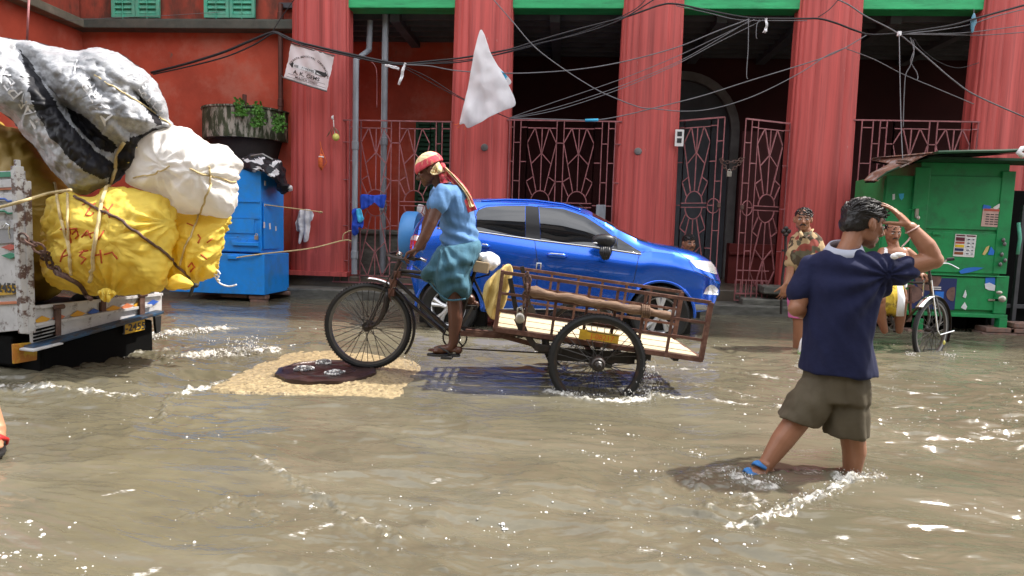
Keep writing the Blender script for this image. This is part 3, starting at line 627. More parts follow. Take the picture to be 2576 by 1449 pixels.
tag(m.build('black_tassel', M['black_trim'], smooth=True), 'black cloth tassel hanging under the side mirror of the blue car', 'charm')
# lamps
m = MB(); patch(m, CB, [(1735, 656), (1760, 655), (1790, 659), (1808, 668)], [(1739, 660), (1752, 674), (1775, 683), (1803, 691), (1810, 680)], 14, 5, .004); hl = m.build('headlight', M['lamp_glass'], car, smooth=True)
m = MB(); patch(m, CB, [(1775, 664), (1795, 667)], [(1775, 678), (1798, 686)], 4, 3, .006); m.build('lamp_reflector', M['alloy'], hl, smooth=True)
m = MB(); patch(m, CB, [(1776, 724), (1786, 716), (1797, 718), (1806, 728)], [(1769, 740), (1806, 742)], 8, 4, .004); m.build('fog_lamp', M['lamp_glass'], car, smooth=True)
m = MB(); patch(m, CB, [(1748, 765), (1790, 768), (1812, 764)], [(1752, 787), (1785, 786), (1808, 774)], 10, 3, .005); m.build('skid_plate', M['silver_plastic'], car, smooth=True)
m = MB(); patch(m, CB, [(1200, 778), (1590, 782)], [(1200, 788), (1590, 791)], 20, 3, .005); m.build('sill_cladding', M['black_trim'], car, smooth=True)
m = MB(); seam(m, CB, [(1230, 776), (1590, 780)], .008, .006, 6, 10); m.build('sill_strip', M['silver_plastic'], car, smooth=True)
m = MB(); patch(m, CB, [(1034, 600), (1042, 590), (1064, 594)], [(1032, 626), (1060, 629)], 6, 5, .006); tl = m.build('tail_light', M['lamp_red'], car, smooth=True)
m = MB(); patch(m, CB, [(1036, 596), (1044, 592), (1056, 594)], [(1035, 604), (1054, 606)], 5, 3, .009); m.build('reversing_lens', M['lamp_glass'], tl, smooth=True)
m = MB(); a = P(1013, 598, CEN); rr = .345; m.lathe((XR - .205, CEN, a.z - .0), (1, 0, 0), [(.02, -.025), (rr * .72, -.02), (rr * .93, .0), (rr, .035), (rr, .16), (rr * .96, .195), (.1, .2)], 40); sp = m.build('spare_wheel_cover', M['spare'], car, smooth='auto')
m = MB(); m.box((XR - .0, CEN, a.z), (.1, .25, .25)); m.build('spare_mount', M['black_trim'], sp)
m = MB(); m.bar(P(1050, 566, CY + .9), P(1084, 527, CY + .9), .03); m.build('wiper', M['black_trim'], car)
m = MB(); m.bar(P(1475, 528, CY + .85), P(1455, 512, CY + .9), .008); m.build('aerial', M['black_trim'], car)
# wheels
def car_wheel(c):
    t = .335; w = bpy.data.objects.new('wheel', None); COL.objects.link(w); w.parent = car; w.matrix_parent_inverse = Matrix.Translation(-car.location); w.location = c; w.empty_display_size = .1
    m = MB(); m.lathe(c, (0, 1, 0), [(.20, .0), (.24, -.035), (t - .03, -.045), (t - .008, -.03), (t, .0), (t, .15), (t - .02, .19), (.2, .19)], 44, False)
    for k in range(60):
        q = 2 * math.pi * k / 60; m.box(c + V((math.cos(q) * t, .075, math.sin(q) * t)), (.012, .15, .012), Matrix.Rotation(-q, 3, 'Y'))
    m.build('tyre', M['rubber'], w, smooth='auto')
    m = MB(); m.lathe(c, (0, 1, 0), [(.198, -.01), (.208, -.02), (.2, -.005), (.185, .05), (.18, .15)], 40, False)
    for k in range(5):
        q0 = 2 * math.pi * k / 5 + .3
        for d in (-.17, .17):
            q = q0 + d; R2 = V((math.cos(q), 0, math.sin(q))); R1 = V((math.cos(q0 + d * .5), 0, math.sin(q0 + d * .5)))
            m.tube([c + R1 * .03 + V((0, -.012, 0)), c + R1 * .10 + V((0, -.016, 0)), c + R2 * .2 + V((0, -.008, 0))], [.026, .022, .03], 7)
    m.lathe(c, (0, 1, 0), [(.01, -.03), (.045, -.028), (.052, -.01), (.05, .03)], 20); m.build('rim', M['alloy'], w, smooth='auto')
    m = MB(); m.lathe(c, (0, 1, 0), [(.005, .05), (.19, .05), (.19, .07)], 24); m.build('brake_disc', M['black_trim'], w)
car_wheel(V((wr.x, CY + .045, wr.z))); car_wheel(V((wf.x, CY + .045, wf.z)))
for w in (wr, wf): m = MB(); m.box((w.x, CY + .43, w.z + .02), (.8, .3, .74)); m.build('wheel_well', M['black_trim'], car)
for w in (wr, wf):
    m = MB(); m.tube([V((w.x + .388 * math.cos(q), CY + .028 + (.0 if w is wr else .0), w.z + .388 * math.sin(q))) for q in np.linspace(-.05, math.pi + .05, 28)], .011, 8, flat=1.6); m.build('arch_lip', M['car'], car, smooth=True)
# ================================================================== cycle cart
DM, DN, DF = 5.0, 4.52, 5.42                                    # middle, near and far side distances
def spoked_wheel(c, r, ax, parent, tyre_r=.024, spokes=32, hub=.022, hw=.05, rimm=None, rr=.018, name='wheel', flange=None):
    w = bpy.data.objects.new(name, None); COL.objects.link(w); w.parent = parent; w.matrix_parent_inverse = root_mat(parent).inverted(); w.location = c; w.empty_display_size = .1
    a, b = frame(ax); circ = lambda R, o=0., n=56: [c + (a * math.cos(q) + b * math.sin(q)) * R + ax * o for q in [2 * math.pi * k / n for k in range(n)]]
    m = MB(); m.tube(circ(r - tyre_r), tyre_r, 10, True)
    for k in range(90):
        q = 2 * math.pi * k / 90; d = a * math.cos(q) + b * math.sin(q); m.bar(c + d * (r - .001) - ax * tyre_r * .7, c + d * (r - .001) + ax * tyre_r * .7, .010, .006, d)
    m.build('tyre', M['rubber'], w, smooth='auto')
    ri = r - 2 * tyre_r; m = MB(); m.loft([[p + V((0, 0, 0)) for p in circ(ri + .012, -rr)], circ(ri - .008, -rr * .8), circ(ri - .012, 0), circ(ri - .008, rr * .8), circ(ri + .012, rr)], cap=False); m.build('rim', rimm or M['rim'], w, smooth='auto')
    m = MB()
    for k in range(spokes):
        q = 2 * math.pi * k / spokes; s_ = 1 if k % 2 else -1; q2 = q + (.55 if (k // 2) % 2 else -.55)
        m.tube([c + (a * math.cos(q2) + b * math.sin(q2)) * (flange or hub * 1.6) + ax * s_ * hw * .8, c + (a * math.cos(q) + b * math.sin(q)) * (ri - .006)], .0028, 5)
    m.build('spokes', M['spoke'], w)
    m = MB(); fl = flange or hub * 1.75; m.lathe(c, ax, [(.008, -hw * 1.5), (.012, -hw * 1.45), (.012, -hw), (fl, -hw * .95), (fl, -hw * .75), (hub, -hw * .65), (hub, hw * .65), (fl, hw * .75), (fl, hw * .95), (.012, hw), (.012, hw * 1.4), (.008, hw * 1.5)], 20); m.build('hub', M['frame_black'], w, smooth='auto')
    return w
cart = thing('cycle_cart', K(1300, 1010, DM), 'rusty three wheeled cycle cart with a caged plank deck, ridden through the flood', 'cycle cart')
fh = K(926, 820, DM); R0 = .345
fh.z = R0 + .035 if abs(fh.z - R0) > .1 else fh.z
front_w = spoked_wheel(fh, R0, EY, cart, .023, 36)
nh = K(1501, 911, DN); near_w = spoked_wheel(nh, .352, EY, cart, .026, 36, .03, .06, M['frame_black'], .02, flange=.045)
fhh = nh + EY * .98; far_w = spoked_wheel(fhh, .352, EY, cart, .026, 36, .03, .06, M['frame_black'], .02, flange=.045)
m = MB(); m.lathe(nh, EY, [(.04, -.10), (.05, -.09), (.055, -.05), (.055, .02)], 20); m.lathe(nh, EY, [(.012, -.15), (.022, -.14), (.022, -.11), (.03, -.10)], 8); m.build('axle_cap', M['frame_black'], cart, smooth='auto')
m = MB(); m.tube([nh, fhh], .022, 10); m.build('axle', M['cart_rust'], cart)
# cycle frame: steering head, tubes, seat post
hd_t, hd_b = K(1006, 655, DM), K(976, 735, DM); bb = K(1146, 845, DM); st = K(1196, 678, DM)
m = MB(); m.tube([hd_t, hd_b], .021, 12); m.tube([hd_t.lerp(hd_b, .3), K(1190, 700, DM)], .015, 10); m.tube([hd_t.lerp(hd_b, .38), K(1180, 722, DM)], .014, 10)
m.tube([hd_t.lerp(hd_b, .55), bb], .016, 10); m.tube([hd_t.lerp(hd_b, .85), K(1120, 838, DM)], .015, 10)
m.tube([bb, st], .016, 10); m.tube([st.lerp(bb, .12), K(1240, 800, DM - .06)], .010, 8); m.tube([st.lerp(bb, .12), K(1240, 800, DM + .06)], .010, 8)
m.lathe(bb, EY, [(.026, -.045), (.028, -.04), (.028, .04), (.026, .045)], 14); m.build('frame', M['frame_black'], cart, smooth='auto')
for s_ in (-1, 1):
    m = MB(); o = EY * s_ * .055; m.tube(catmull([hd_b + o * .7, hd_b + o + V((-.005, 0, -.04)), K(968, 780, DM) + o, K(950, 812, DM) + o, fh + o * .95], 5), [.016] * 6 + [.015] * 6 + [.013] * 6 + [.011] * 3, 10); m.build('fork_blade', M['frame_black'], cart, smooth='auto')
    m = MB(); m.tube([K(985, 690, DM) + o, fh + o * 1.1 + V((.01, 0, .02))], .006, 6); m.build('fork_stay', M['frame_black'], cart)
# handlebar
hb = hd_t + EZ * .05; m = MB(); m.tube(catmull([K(1042, 648, DM - .30), K(1015, 652, DM - .27), hb + V((-.05, -.18, .0)), hb + V((-.04, 0, .01)), hb + V((-.05, .18, .0)), K(1015, 650, DM + .27), K(1062, 652, DM + .30)], 6), .0115, 8); m.tube([hd_t, hb + V((-.04, 0, .01))], .013, 8); hbo = m.build('handlebar', M['frame_black'], cart, smooth='auto')
m = MB(); m.tube(catmull([K(1010, 641, DM - .26), K(1004, 634, DM - .25), K(1000, 645, DM - .22), K(1012, 650, DM - .24)], 5), .007, 6); m.lathe(K(1006, 640, DM - .2), EZ, [(.004, -.02), (.026, -.01), (.03, .0), (.022, .015), (.003, .022)], 16); m.tube([K(998, 643, DM - .2), K(1012, 652, DM - .2)], .006, 6); m.build('bell_and_lever', M['chrome'], hbo, smooth='auto')
m = MB(); m.tube([K(1058, 650, DM + .3), K(1073, 657, DM + .3)], .012, 8); m.tube([K(1040, 668, DM + .28), K(1062, 684, DM + .28)], .006, 6); m.build('brake_lever', M['chrome'], hbo, smooth='auto')
m = MB()
for k, (u, v, w) in enumerate(((1000, 690, .05), (990, 712, .06), (986, 735, .06))): m.box(K(u, v, DM - .03), (.05, .05, w)); m.tube([K(u + 12, v - 30, DM - .05), K(u - 8, v + 6, DM - .06), K(u - 2, v + 25, DM - .04)], .006, 6)
m.build('brake_linkage', M['cart_rust'], cart, bevel=.006)
# mudguard: two arcs round the front wheel
def guard(c, r, q0, q1, w, mt, par, name='mudguard', dip=.018):
    m = MB(); a, b = EX, EZ
    m.grid(lambda s, t: c + (a * math.cos(q0 + (q1 - q0) * s) + b * math.sin(q0 + (q1 - q0) * s)) * (r - dip * (2 * t - 1) ** 2) + EY * w * (t - .5), 26, 6); o = m.build(name, mt, par, smooth=True); q = o.modifiers.new('Solid', 'SOLIDIFY'); q.thickness = .003; return o
guard(fh, R0 + .035, 1.50, -.62, .075, M['frame_black'], cart)
guard(fh, R0 + .05, 1.57, .98, .07, M['chrome'], cart, 'mudguard_tip')
# crank, chainwheel, pedals, chain
m = MB(); c0 = bb + EY * -.055; circ = lambda c, R, n=36: [c + EX * R * math.cos(2 * math.pi * k / n) + EZ * R * math.sin(2 * math.pi * k / n) for k in range(n)]
m.tube(circ(c0, .092), .006, 6, True); m.tube(circ(c0, .04), .006, 6, True)
for k in range(5):
    q = 2 * math.pi * k / 5 + .4; d = EX * math.cos(q) + EZ * math.sin(q); m.bar(c0 + d * .02, c0 + d * .09, .012, .006, EY)
for k in range(44):
    q = 2 * math.pi * k / 44; d = EX * math.cos(q) + EZ * math.sin(q); m.box(c0 + d * .098, (.007, .004, .007))
m.build('chainwheel', M['frame_black'], cart, smooth='auto')
pd1, pd2 = K(1112, 899, DM - .15), K(1190, 770, DM + .15)
m = MB(); m.bar(bb + EY * -.075, V((pd1.x + .06, (bb + EY * -.085).y, pd1.z + .015)), .02, .012, EY); m.build('crank', M['rim'], cart); m = MB(); m.bar(bb + EY * .075, pd2 + EY * -.07, .02, .012, EY); m.build('crank', M['rim'], cart)
for p in (pd1 + V((.04, 0, .005)), pd2):
    m = MB(); m.box(p, (.085, .095, .022)); m.build('pedal', M['slipper'], cart, bevel=.005)
m = MB(); e0, e1 = bb + EY * -.055, nh + EY * .42
m.tube([e0 + V((.0, 0, -.09)), e1 + V((0, 0, -.035))], .006, 5); m.tube([e0 + V((.0, 0, .09)), e1 + V((0, 0, .035))], .006, 5); m.build('drive_chain', M['frame_black'], cart)
# seat
m = MB(); sp0 = K(1200, 660, DM); m.ell(sp0 + V((.03, 0, .0)), (.13, .085, .04)); m.ell(sp0 + V((-.09, 0, .0)), (.09, .03, .03)); me = fuse(m, .01, 3); link('saddle', me, M['slipper'], cart, smooth=True)
m = MB()
for s_ in (-1, 1): m.tube([K(1225, 672, DM) + EY * .05 * s_, K(1232, 690, DM) + EY * .05 * s_, K(1196, 700, DM) + EY * .01 * s_], .005, 6)
m.build('saddle_spring', M['frame_black'], cart)
# long beams, side braces
for d in (DM - .14, DM + .14):
    m = MB(); m.bar(K(1158, 838, d), K(1262, 845, d), .035, .04); m.bar(K(1262, 845, d), K(1392, 880, d), .032, .035); m.bar(K(1170, 832, d), K(1300, 842, d), .03, .03); m.build('main_beam', M['cart_rust'], cart, bevel=.004)
for d, du, dv in ((DN + .06, 0, 0), (DF - .06, 30, -30)):
    m = MB(); m.bar(K(1283 + du, 700 + dv, d), K(1302 + du, 800 + dv, d), .035, .012, EY); m.bar(K(1302 + du, 800 + dv, d), K(1320 + du, 840 + dv, d), .06, .012, EY); m.bar(K(1316 + du, 830 + dv, d), K(1348 + du, 874 + dv, d), .04, .012, EY); m.bar(K(1345 + du, 872 + dv, d), K(1412 + du, 882 + dv, d), .05, .04, EY); m.build('side_brace', M['frame_black'], cart, bevel=.004)
# cage
A0, B0, C0, D0 = K(1264, 685, DN + .05), K(1789, 761, DN + .05), K(1763, 905, DN + .05), K(1246, 828, DN + .05)
SH = EY * (DF - DN - .1)
def side(off, nm):
    tl, tr, br, bl = [p + off for p in (A0, B0, C0, D0)]; w = .026
    m = MB(); m.bar(tl, tr, w, w, EY); m.bar(bl, br, .034, .034, EY); m.bar(tl, bl, w, w, EY); m.bar(tr, br, .034, .034, EY)
    o = m.build('cage_side', M['cart_rust'], cart, bevel=.003)
    m = MB()
    for t in (.36, .66): m.bar(tl.lerp(bl, t), tr.lerp(br, t), .02, .02, EY)
    for t in (.135, .27, .42, .555, .69, .83): m.bar(tl.lerp(tr, t), bl.lerp(br, t), .02, .018, EY)
    m.build('cage_bars', M['cart_rust'], o, bevel=.002)
side(V((0, 0, 0)), 0); side(SH, 1)
m = MB(); m.bar(C0, C0 + SH, .034, .034); m.build('tail_bar', M['cart_rust'], cart, bevel=.003)
m = MB(); m.bar(A0, A0 + SH, .026, .026); m.bar(D0, D0 + SH, .034, .034)
for t in (.36, .66): m.bar(A0.lerp(D0, t), A0.lerp(D0, t) + SH, .02, .02)
for t in (.3, .6): m.bar(A0 + SH * t, D0 + SH * t, .02, .02)
m.build('cage_front', M['cart_rust'], cart, bevel=.003)
m = MB(); ed = (C0 - D0); nb = 5
for k in range(nb):
    a = D0 + SH * ((k + .05) / nb) + EZ * .026; b = a + SH * (.9 / nb); dz = EZ * (.004 * (k % 2)); m.hexa([a + ed * .012 + dz, a + ed * .985 + dz, b + ed * .985 + dz, b + ed * .012 + dz], EZ * -.02)
m.build('deck', M['deck'], cart, bevel=.003)
m = MB()
for t in (.12, .5, .88): m.bar(D0.lerp(C0, t) - EZ * .02, D0.lerp(C0, t) + SH - EZ * .02, .04, .035)
p = nh + EY * .14; m.bar(p + EX * -.42 + EZ * .055, p + EX * .42 + EZ * .02, .05, .02, EY); m.bar(p + EX * -.28 + EZ * -.0, p + EX * .3 + EZ * -.01, .05, .02, EY)
p = fhh - EY * .14; m.bar(p + EX * -.42 + EZ * .055, p + EX * .42 + EZ * .02, .05, .02, EY); m.build('leaf_spring', M['frame_black'], cart, bevel=.003)
t = .5; p = K(1515, 849, DN - .02); R_ = Matrix.Rotation(math.radians(YAW), 3, 'Z') @ Matrix.Rotation(math.radians(7), 3, 'Y')
m = MB(); m.box(p, (.235, .012, .068), R_); m.box(p + R_ @ V((-.135, .004, 0)), (.06, .014, .07), R_)
m.cur = 1; m.text('J-08217', .055, lambda x, y: p + R_ @ V((x, -.0085, y - .018)))
m.cur = 2
for dz in (-.03, .03): m.box(p + R_ @ V((0, -.0075, dz)), (.225, .003, .004), R_)
m.build('number_plate', [M['plate_yellow'], M['red_ink'], M['ink']], cart)
m = MB(); q = K(1327, 695, DN + .0); chain(m, [q, K(1325, 740, DN), K(1316, 775, DN), K(1310, 790, DN)], .014, .05); m.tube(catmull([K(1322, 690, DN), K(1328, 684, DN), K(1330, 700, DN), K(1325, 712, DN)], 5), .008, 6); lk = m.build('lock_chain', M['truck_rust'], cart)
m = MB(); q = K(1308, 800, DN - .01); m.ell(q, (.036, .022, .042)); m.tube([q + V((-.02, 0, .03)), q + V((-.018, 0, .07)), q + V((.012, 0, .08)), q + V((.02, 0, .03))], .007, 6); m.build('padlock', M['brass'], lk, smooth=True)
# far-side bits on the cage
m = MB(); q = K(1355, 668, DF); m.tube([q + V((-.02, 0, -.03)), q + V((-.015, 0, .02)), q + V((.02, 0, .02)), q + V((.018, 0, -.03))], .006, 6); m.build('cage_hook', M['chrome'], cart)
# things carried on the cart
pa, pb = K(1333, 733, DN + .0), K(1686, 794, DN + .0); m = MB(); N_ = 26
m.tube([pa.lerp(pb, k / N_) + V((0, .004 * math.sin(k * 1.3), .004 * math.sin(k * .9 + 1))) for k in range(N_ + 1)], [.030 + .004 * math.sin(k * 2.1) + .003 * math.cos(k * .7) + (.008 if k in (1, 2, 20) else 0) for k in range(N_ + 1)], 12); 
for k in range(5): q = pa.lerp(pb, .80 + .012 * k); m.tube([q + V((0, .043 * math.cos(a), .043 * math.sin(a))) for a in np.linspace(0, 2 * math.pi, 13)[:-1]], .006, 5, True)
tag(m.build('wooden_pole', M['bamboo'], smooth='auto'), 'thick weathered wooden pole tied along the near side of the cart cage', 'pole')
m = MB(); pillow(m, [(1197, 640), (1213, 633), (1235, 634), (1255, 645), (1258, 660), (1248, 674), (1232, 681), (1212, 676), (1203, 662)], lambda u, v, d: K(u, v, DM + d), .11, fn=lambda u, v, r: .025 * math.sin(u * .35 + v * .2) * r); me = fuse(m, .01, 1, lambda c, n_: n_ * (.012 * nz(c, 22) + .012 * nz(c, 9, 3)))
tag(link('cloth_bundle', me, M['white_cloth'], smooth=True), 'crumpled white cloth bundle tucked behind the cyclist on the saddle', 'cloth bundle')
m = MB(); m.box(K(1211, 671, DM - .05), (.12, .16, .085), R_); tag(m.build('cardboard_box', mat('kraft_cardboard', (.36, .27, .17), .8), bevel=.006), 'small brown cardboard piece under the white cloth on the saddle', 'cardboard')
def psack(u, v, d): return K(u, v, DN + .2 + d)
m = MB(); pillow(m, [(1282, 664), (1262, 672), (1240, 690), (1222, 712), (1215, 735), (1219, 760), (1228, 790), (1240, 805), (1255, 795), (1268, 770), (1278, 740), (1285, 710), (1290, 680)], psack, .05, fn=lambda u, v, r: .02 * math.sin(u * .25 + v * .06)); me = m.mesh(); displace(me, lambda c, n_: n_ * .012 * nz(c, 14)); 
tag(link('folded_sack', me, M['palesack'], smooth=True), 'dull yellow empty sack draped over the front rail of the cart cage', 'sack')
# ================================================================== cycle rickshaw at the kiosk
RD = 6.95
rk = thing('cycle_rickshaw', K(2320, 900, RD), 'parked cycle rickshaw with its front wheel turned, in front of the green kiosk', 'cycle rickshaw')
wax = (EY * .86 + EX * -.51).normalized(); rh = K(2341, 831, RD - .15); spoked_wheel(rh, .345, wax, rk, .022, 36)
wt = EZ.cross(wax).normalized(); wt = wt if wt.x > 0 else -wt
m = MB(); ht, hb2 = K(2338, 690, RD - .1), K(2345, 742, RD - .12); m.tube([ht, hb2], .018, 10); m.tube([K(2338, 668, RD - .1), ht], .013, 8)
m.tube([ht.lerp(hb2, .15), K(2210, 686, RD + .25)], .014, 8); m.tube([ht.lerp(hb2, .45), K(2205, 704, RD + .25)], .013, 8); m.tube([ht.lerp(hb2, .9), K(2250, 835, RD + .2)], .014, 8); m.tube([K(2215, 680, RD + .25), K(2250, 835, RD + .2)], .014, 8); m.build('frame', M['frame_black'], rk, smooth='auto')
for s_ in (-1, 1):
    m = MB(); m.tube(catmull([hb2 + wax * s_ * .03, K(2346, 765, RD - .13) + wax * s_ * .05, K(2352, 800, RD - .14) + wax * s_ * .055, rh + wax * s_ * .055], 5), .011, 8); m.build('fork_blade', M['rim'], rk, smooth='auto')
m = MB(); m.tube([K(2343, 705, RD - .2), rh - wax * .07], .008, 6); m.tube([K(2325, 705, RD - .1), K(2322, 745, RD - .1)], .008, 6); m.tube([rh - wax * .07, K(2365, 842, RD - .2), K(2400, 832, RD - .15)], .008, 6); m.build('brake_stay', M['chrome'], rk)
m = MB(); m.tube(catmull([K(2290, 682, RD + .1), K(2320, 678, RD), K(2345, 672, RD - .1), K(2370, 662, RD - .15), K(2386, 652, RD - .2), K(2398, 651, RD - .22)], 5), .011, 8); hbo = m.build('handlebar', M['chrome'], rk, smooth='auto')
m = MB(); m.tube(catmull([K(2365, 664, RD - .2), K(2385, 663, RD - .22), K(2412, 676, RD - .25)], 5), .007, 6); m.build('brake_lever', M['chrome'], hbo, smooth='auto')
m = MB(); m.tube([K(2382, 653, RD - .2), K(2400, 651, RD - .22)], .018, 8); m.build('grip', M['rubber'], hbo, smooth='auto')
m = MB(); m.box(K(2310, 680, RD - .05), (.05, .04, .03)); m.build('reflector', M['orange'], hbo, bevel=.005)
gd = MB(); gd.grid(lambda s, t: rh + (wt * math.cos(2.35 - 2.75 * s) + EZ * math.sin(2.35 - 2.75 * s)) * (.382 - .015 * (2 * t - 1) ** 2) + wax * .07 * (t - .5), 30, 5); go = gd.build('mudguard', M['frame_black'], rk, smooth=True); go.modifiers.new('Solid', 'SOLIDIFY').thickness = .003
gd = MB(); gd.grid(lambda s, t: rh + (wt * math.cos(2.4 - .75 * s) + EZ * math.sin(2.4 - .75 * s)) * (.392 - .015 * (2 * t - 1) ** 2) + wax * .072 * (t - .5), 12, 5); go = gd.build('mudguard_tip', M['chrome'], rk, smooth=True); go.modifiers.new('Solid', 'SOLIDIFY').thickness = .003
c0 = K(2250, 812, RD + .12); m = MB(); m.tube([c0 + EX * .085 * math.cos(q) + EZ * .085 * math.sin(q) for q in np.linspace(0, 2 * math.pi, 31)[:-1]], .006, 6, True)
for k in range(8): q = 2 * math.pi * k / 8; m.bar(c0, c0 + EX * .083 * math.cos(q) + EZ * .083 * math.sin(q), .016, .005, EY)
m.build('chainwheel', M['rim'], rk)
m = MB(); m.bar(c0 - EY * .03, c0 + V((-.13, -.06, .05)), .018, .012, EY); m.build('crank', M['rim'], rk); m = MB(); m.box(c0 + V((-.2, -.08, .07)), (.12, .09, .025)); m.build('pedal', M['paper'], rk, bevel=.004)
m = MB(); a, b = K(2205, 720, RD + .45), K(2300, 800, RD + .45); m.bar(a, K(2300, 720, RD + .45), .03); m.bar(K(2205, 760, RD + .45), K(2300, 760, RD + .45), .025); m.bar(K(2290, 715, RD + .45), K(2290, 805, RD + .45), .025); m.bar(K(2240, 715, RD + .45), K(2240, 805, RD + .45), .025); m.bar(K(2180, 800, RD + .35), K(2290, 806, RD + .35), .035); m.build('passenger_frame', M['cart_rust'], rk, bevel=.003)
m = MB(); m.ell(K(2225, 678, RD + .25), (.13, .09, .04)); m.build('saddle', M['slipper'], rk, smooth=True)
m = MB(); m.ell(rh + V((.12, -.05, -.12)), (.012, .012, .025)); m.build('reflector', M['lemon'], rk, smooth=True)
# ================================================================== loaded truck
TZ = .50
TA, TB = G(79, 772, TZ), G(407, 738.5, TZ)
TW = (TB - TA).normalized(); TW.z = 0; TW.normalize(); TL = V((-TW.y, TW.x, 0)); TN = -TL; WTH = (TB - TA).length
def plane_pt(u, v, p0, n): d = ray(u, v); return CAM + d * ((p0 - CAM).dot(n) / d.dot(n))
def TG(u, v, off=0.): return plane_pt(u, v, TA + TN * off, TN)          # on the tailgate
SA = TA - TW * .03
def TS(u, v, off=0.): return plane_pt(u, v, SA - TW * off, TW)          # on the near flank
truck = thing('truck', TA + V((-.4, .3, -.6)), 'worn white goods truck with painted diamonds on its tailgate, overloaded with sacks', 'truck')
def tg_quad(m, pts, t=.03, off=0.): m.hexa([TG(u, v, off) for u, v in pts], TL * t)
# tailgate: white pressed panel with painted diamonds
m = MB(); tg_quad(m, [(79, 774), (407, 740), (407, 787), (84, 868)], .035)
for (a, b) in (((79, 774), (407, 740)), ((82, 818), (380, 768))): m.bar(TG(*a, .01), TG(*b, .01), .022, .03, TN)
dm = [(84, 99, 3), (129, 138, 4), (180, 198, 3), (221, 234, 5), (273, 288, 3), (303, 320, 4), (340, 350, 3), (380, 392, 5)]
def diamond(cu, w, mi, h):
    yc = 806 - (cu - 100) * .158 ; m.cur = mi; q = [(cu - w, yc + w * .158), (cu, yc - h), (cu + w, yc - w * .158), (cu, yc + h)]; tg_quad(m, q, .002, .012); m.cur = 0
for cu, w, mi, h in ((106, 22, 1, 11), (147, 18, 2, 10), (196, 20, 1, 10), (236, 16, 3, 9), (285, 20, 1, 9), (320, 17, 2, 8.5), (347, 12, 1, 8), (385, 15, 3, 7)): diamond(cu, w, mi, h)
m.build('tailgate', [M['truck_white'], M['d_yellow'], M['d_orange'], M['d_blue']], truck, bevel=.003)
for u, v0, v1, w in ((148, 770, 845, 14), (262, 742, 784, 12), (359, 740, 797, 13)):
    m = MB(); tg_quad(m, [(u - w / 2, v0), (u + w / 2, v0 - 2), (u + w / 2, v1 - 1), (u - w / 2, v1)], .03, .035); m.lathe(TG(u, v0 + 2, .03), TW, [(.018, -.04), (.018, .04)], 10); m.build('tailgate_hinge', M['truck_rust'], truck, bevel=.004)
m = MB(); tg_quad(m, [(82, 824), (144, 812), (144, 836), (86, 858)], .02, .02)
for k in range(4):
    m.cur = 1; y = 826 + k * 8.5; tg_quad(m, [(86, y + 4), (140, y - 9), (140, y - 5), (86, y + 9)], .012, .032); m.cur = 0
m.build('vent_panel', [M['truck_white'], M['truck_black']], truck)
m = MB(); tg_quad(m, [(84, 872), (414, 781), (414, 789), (84, 884)], .10, .10); m.build('bumper', M['truck_blue'], truck, bevel=.008)
m = MB(); tg_quad(m, [(84, 880), (160, 862), (160, 866), (84, 886)], .14, .14); m.build('step', M['truck_white'], truck, bevel=.004)
m = MB(); b0 = TA + TW * .06 - EZ * .26; b1 = TB - TW * .10 - EZ * .22; m.hexa([b0, b1, b1 - EZ * .36, b0 - EZ * .36], TL * .45); m.hexa([b0 - TW * .06 + EZ * .03 + TL * .2, b1 + TW * .06 + EZ * .03 + TL * .2, b1 + TW * .06 - EZ * .2 + TL * .2, b0 - TW * .06 - EZ * .2 + TL * .2], TL * 3.2); m.build('chassis_and_shade_block', M['truck_black'], truck, bevel=.02)  # lower block deepened in black for the shadow beneath the truck
m = MB(); m.hexa([TG(314, 815, .06), TG(364, 803, .06), TG(364, 829, .06), TG(315, 841, .06)], TL * .012); m.cur = 1
o, ux = TG(339, 829, .064), TW; m.text('J-2455', .085, lambda x, y: o + ux * x + EZ * (y - .005) , bold=.002); m.build('number_plate', [M['plate_yellow'], M['ink']], truck)
m = MB(); m.hexa([TG(33, 866, -.02), TG(95, 860, -.02), TG(94, 906, -.02), TG(35, 916, -.02)], TL * .02); m.build('mudflap', mat('orange_mudflap', (.42, .16, .02), .55, var=.3, vs=6, col2=(.55, .38, .03), c2=.8, thr=(.45, .55)), truck, bevel=.006)
m = MB(); m.hexa([TG(390, 797, .0), TG(407, 793, .0), TG(405, 835, .0), TG(394, 840, .0)], TL * .03); m.build('mudflap', M['rubber'], truck, bevel=.006)
for u, v in ((268, 806),):
    m = MB(); m.lathe(TG(u, v, -.03), TN, [(.03, -.04), (.035, .0), (.03, .01), (.01, .015)], 16); m.build('tail_lamp', M['lamp_red'] if u < 0 else M['glass_dark'], truck, smooth='auto')
# wheels
def truck_wheel(p):
    w = bpy.data.objects.new('wheel', None); COL.objects.link(w); w.parent = truck; w.matrix_parent_inverse = Matrix.Translation(-truck.location); w.location = p
    m = MB(); m.lathe(p, TW, [(.18, -.07), (.24, -.09), (.29, -.085), (.31, -.05), (.31, .05), (.29, .085), (.24, .09), (.18, .07)], 36); m.build('tyre', M['rubber'], w, smooth='auto')
    m = MB(); m.lathe(p, TW, [(.02, -.08), (.06, -.075), (.07, -.03), (.16, -.03), (.18, -.07), (.18, .07), (.1, .03), (.02, .03)], 28); m.build('rim', M['rim'], w, smooth='auto')
truck_wheel(TA + TL * .72 + TW * .07 + EZ * (-TZ + .19)); truck_wheel(TB + TL * .72 - TW * .07 + EZ * (-TZ + .19))
